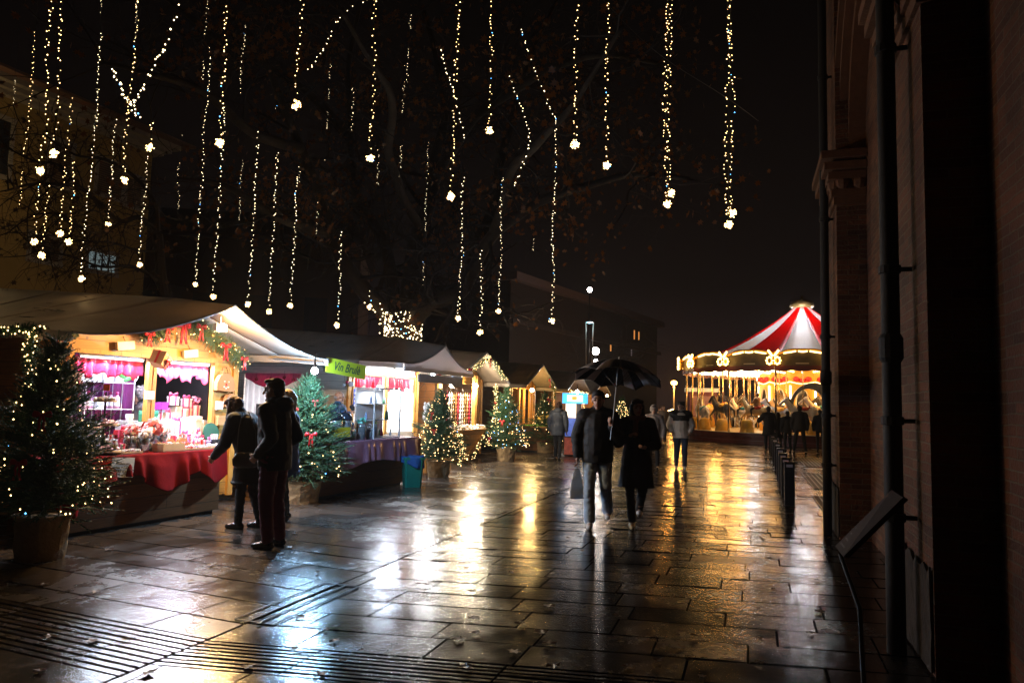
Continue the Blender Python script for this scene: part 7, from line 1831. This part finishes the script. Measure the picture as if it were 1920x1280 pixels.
# person at the poster stand
pp = at(1045, 862)
person('person in a grey hooded jacket standing at the lit poster stand', pp, rad(-15), 1.68, lean=.08, head=(0, .15), hair=('bob', h_brown), jacket=cl('grey_parka', (.10, .11, .13)), hood=True, jl=.1, trousers=blk, shoes=shoe_b, vox=.016, legs={-1: ((-.07, .05, .52), (-.08, .10, .09)), 1: ((.08, -.02, .52), (.09, -.14, .09))})
# young man in the beige and black jacket
pf = at(1276, 879)
beige = cl('beige_jacket', (.60, .52, .44))
person('young man in a beige jacket with black shoulders walking with hands in pockets', pf, face_to(pf, (1.5, 0)), 1.76, head=(-.5, .0), hair=('mop', h_dark), jacket=beige, jl=.04, bulk=1.4, trousers=cl('dark_jeans', (.03, .045, .075)), shoes=shoe_w, collar=beige, vox=.014,
       arms={-1: ((-.30, -.04, 1.14), (-.24, .10, .98)), 1: ((.30, -.04, 1.14), (.24, .10, .98))})
o = bpy.data.objects[[k.name for k in bpy.data.objects if k.name.startswith('person')][-1]]
m = MB(); n = 20; sc_ = 1.76 / 1.75
m.capsule(V((-.17, 0, 1.405)), V((.17, 0, 1.405)), .137, .137); m.rings([[V((math.cos(2 * PI * i / n) * .23, math.sin(2 * PI * i / n) * .21, z)) for i in range(n)] for z in (1.25, 1.40)])
me = remesh(m, .014, 3, .006, 12); me.transform(Matrix.Scale(sc_, 4)); mesh_obj('yoke', me, puffer, o)
# hooded person behind the couple
pq = AT(1226, 790, 19.0)
person('person in a pale hooded coat glimpsed behind the woman under the umbrella', (pq.x, pq.y, 0), PI - .2, 1.64, hair=('short', h_brown), jacket=cl('pale_hooded_coat', (.42, .34, .30)), coat=.3, hood='up', trousers=blk, shoes=shoe_b, vox=.016)
# silhouettes by the carousel
sil = cl('dark_anorak', (.02, .018, .018))
for k, (px, py, hh, fa, lab, hs_, cc) in enumerate(((1441, 846, 1.74, .2, 'silhouetted person with bent arm, leftmost of the carousel watchers', 'short', .30), (1459, 845, 1.52, -.1, 'shorter silhouetted person second from left of the carousel watchers', 'bob', .35), (1477, 848, 1.58, .3, 'short silhouetted child-like figure in the middle of the carousel watchers', 'short', 0), (1500, 851, 1.80, 0, 'tall silhouetted person in a hooded parka, fourth of the carousel watchers', 'short', 0), (1538, 846, 1.66, .1, 'silhouetted person beside the far rain pipe, rightmost watcher', 'short', 0))):
    p = at(px, py)
    kw = {}
    if k == 0: kw = dict(arms={-1: ((-.34, .1, 1.18), (-.16, .24, 1.30))})
    if k == 3: kw = dict(legs={-1: ((-.15, .02, .52), (-.20, .02, .09)), 1: ((.14, .02, .52), (.20, -.02, .09))}, hood=True)
    person(lab, p, -.35 + fa, hh, hair=(hs_, h_dark), jacket=sil, coat=cc, trousers=blk, shoes=shoe_b, vox=.022, group=None, bulk=1.3, **kw)
# distant walkers left of the young man
for px, py, hh, lab, c in ((1243, 832, 1.70, 'distant walker in a tan coat far up the street', (.25, .17, .11)), (1236, 826, 1.6, 'distant walker in grey far up the street', (.15, .14, .15))):
    p = at(px, py); person(lab, p, PI, hh, hair=('short', h_brown), jacket=cl('coat_' + str(px), c), coat=.3, trousers=blk, shoes=shoe_b, vox=.03)
for best, c, k in RIDERS:
    p = car.location + best.location
    ap = best.rotation_euler.z
    person(('dark-clad rider on a carousel horse, leftmost rider', 'rider in an orange coat in the middle of the carousel', 'rider in a brown coat, rightmost carousel rider')[k], (p.x, p.y, best.location.z + 1.18 - .92 * .8), ap, 1.4, hair=('short', h_brown), jacket=cl('rider_coat_%d' % k, c), trousers=blk, shoes=shoe_b, vox=.03,
           arms={-1: ((-.24, .15, 1.18), (-.06, .36, 1.15)), 1: ((.24, .15, 1.18), (.06, .36, 1.15))}, legs={-1: ((-.24, .30, .78), (-.28, .22, .42)), 1: ((.24, .30, .78), (.28, .22, .42))})
# ---------------------------------------------------------------- thin rainy haze
if HAZE:
    hm = bpy.data.materials.new('haze_air'); hm.use_nodes = True; hm.node_tree.nodes.clear()
    o_ = hm.node_tree.nodes.new('ShaderNodeOutputMaterial'); pv = hm.node_tree.nodes.new('ShaderNodeVolumePrincipled')
    pv.inputs['Density'].default_value = HAZE; pv.inputs['Color'].default_value = (.9, .88, .88, 1); pv.inputs['Anisotropy'].default_value = .35
    hm.node_tree.links.new(pv.outputs[0], o_.inputs['Volume'])
    m = MB(); m.span((-130, -30, -1.1), (170, 270, 26)); m.build('haze', hm, kind='stuff')
# ---------------------------------------------------------------- render settings
sc.render.engine = 'CYCLES'
sc.view_settings.view_transform = 'Standard'; sc.view_settings.look = 'None'; sc.view_settings.exposure = 0; sc.view_settings.gamma = 1
cy = sc.cycles
cy.use_denoising = True
cy.max_bounces = 5; cy.diffuse_bounces = 2; cy.glossy_bounces = 3; cy.transmission_bounces = 4; cy.transparent_max_bounces = 6
cy.sample_clamp_indirect = 4; cy.caustics_reflective = False; cy.caustics_refractive = False
cy.use_light_tree = True
cy.volume_bounces = 0; cy.volume_step_rate = 4; cy.volume_max_steps = 64
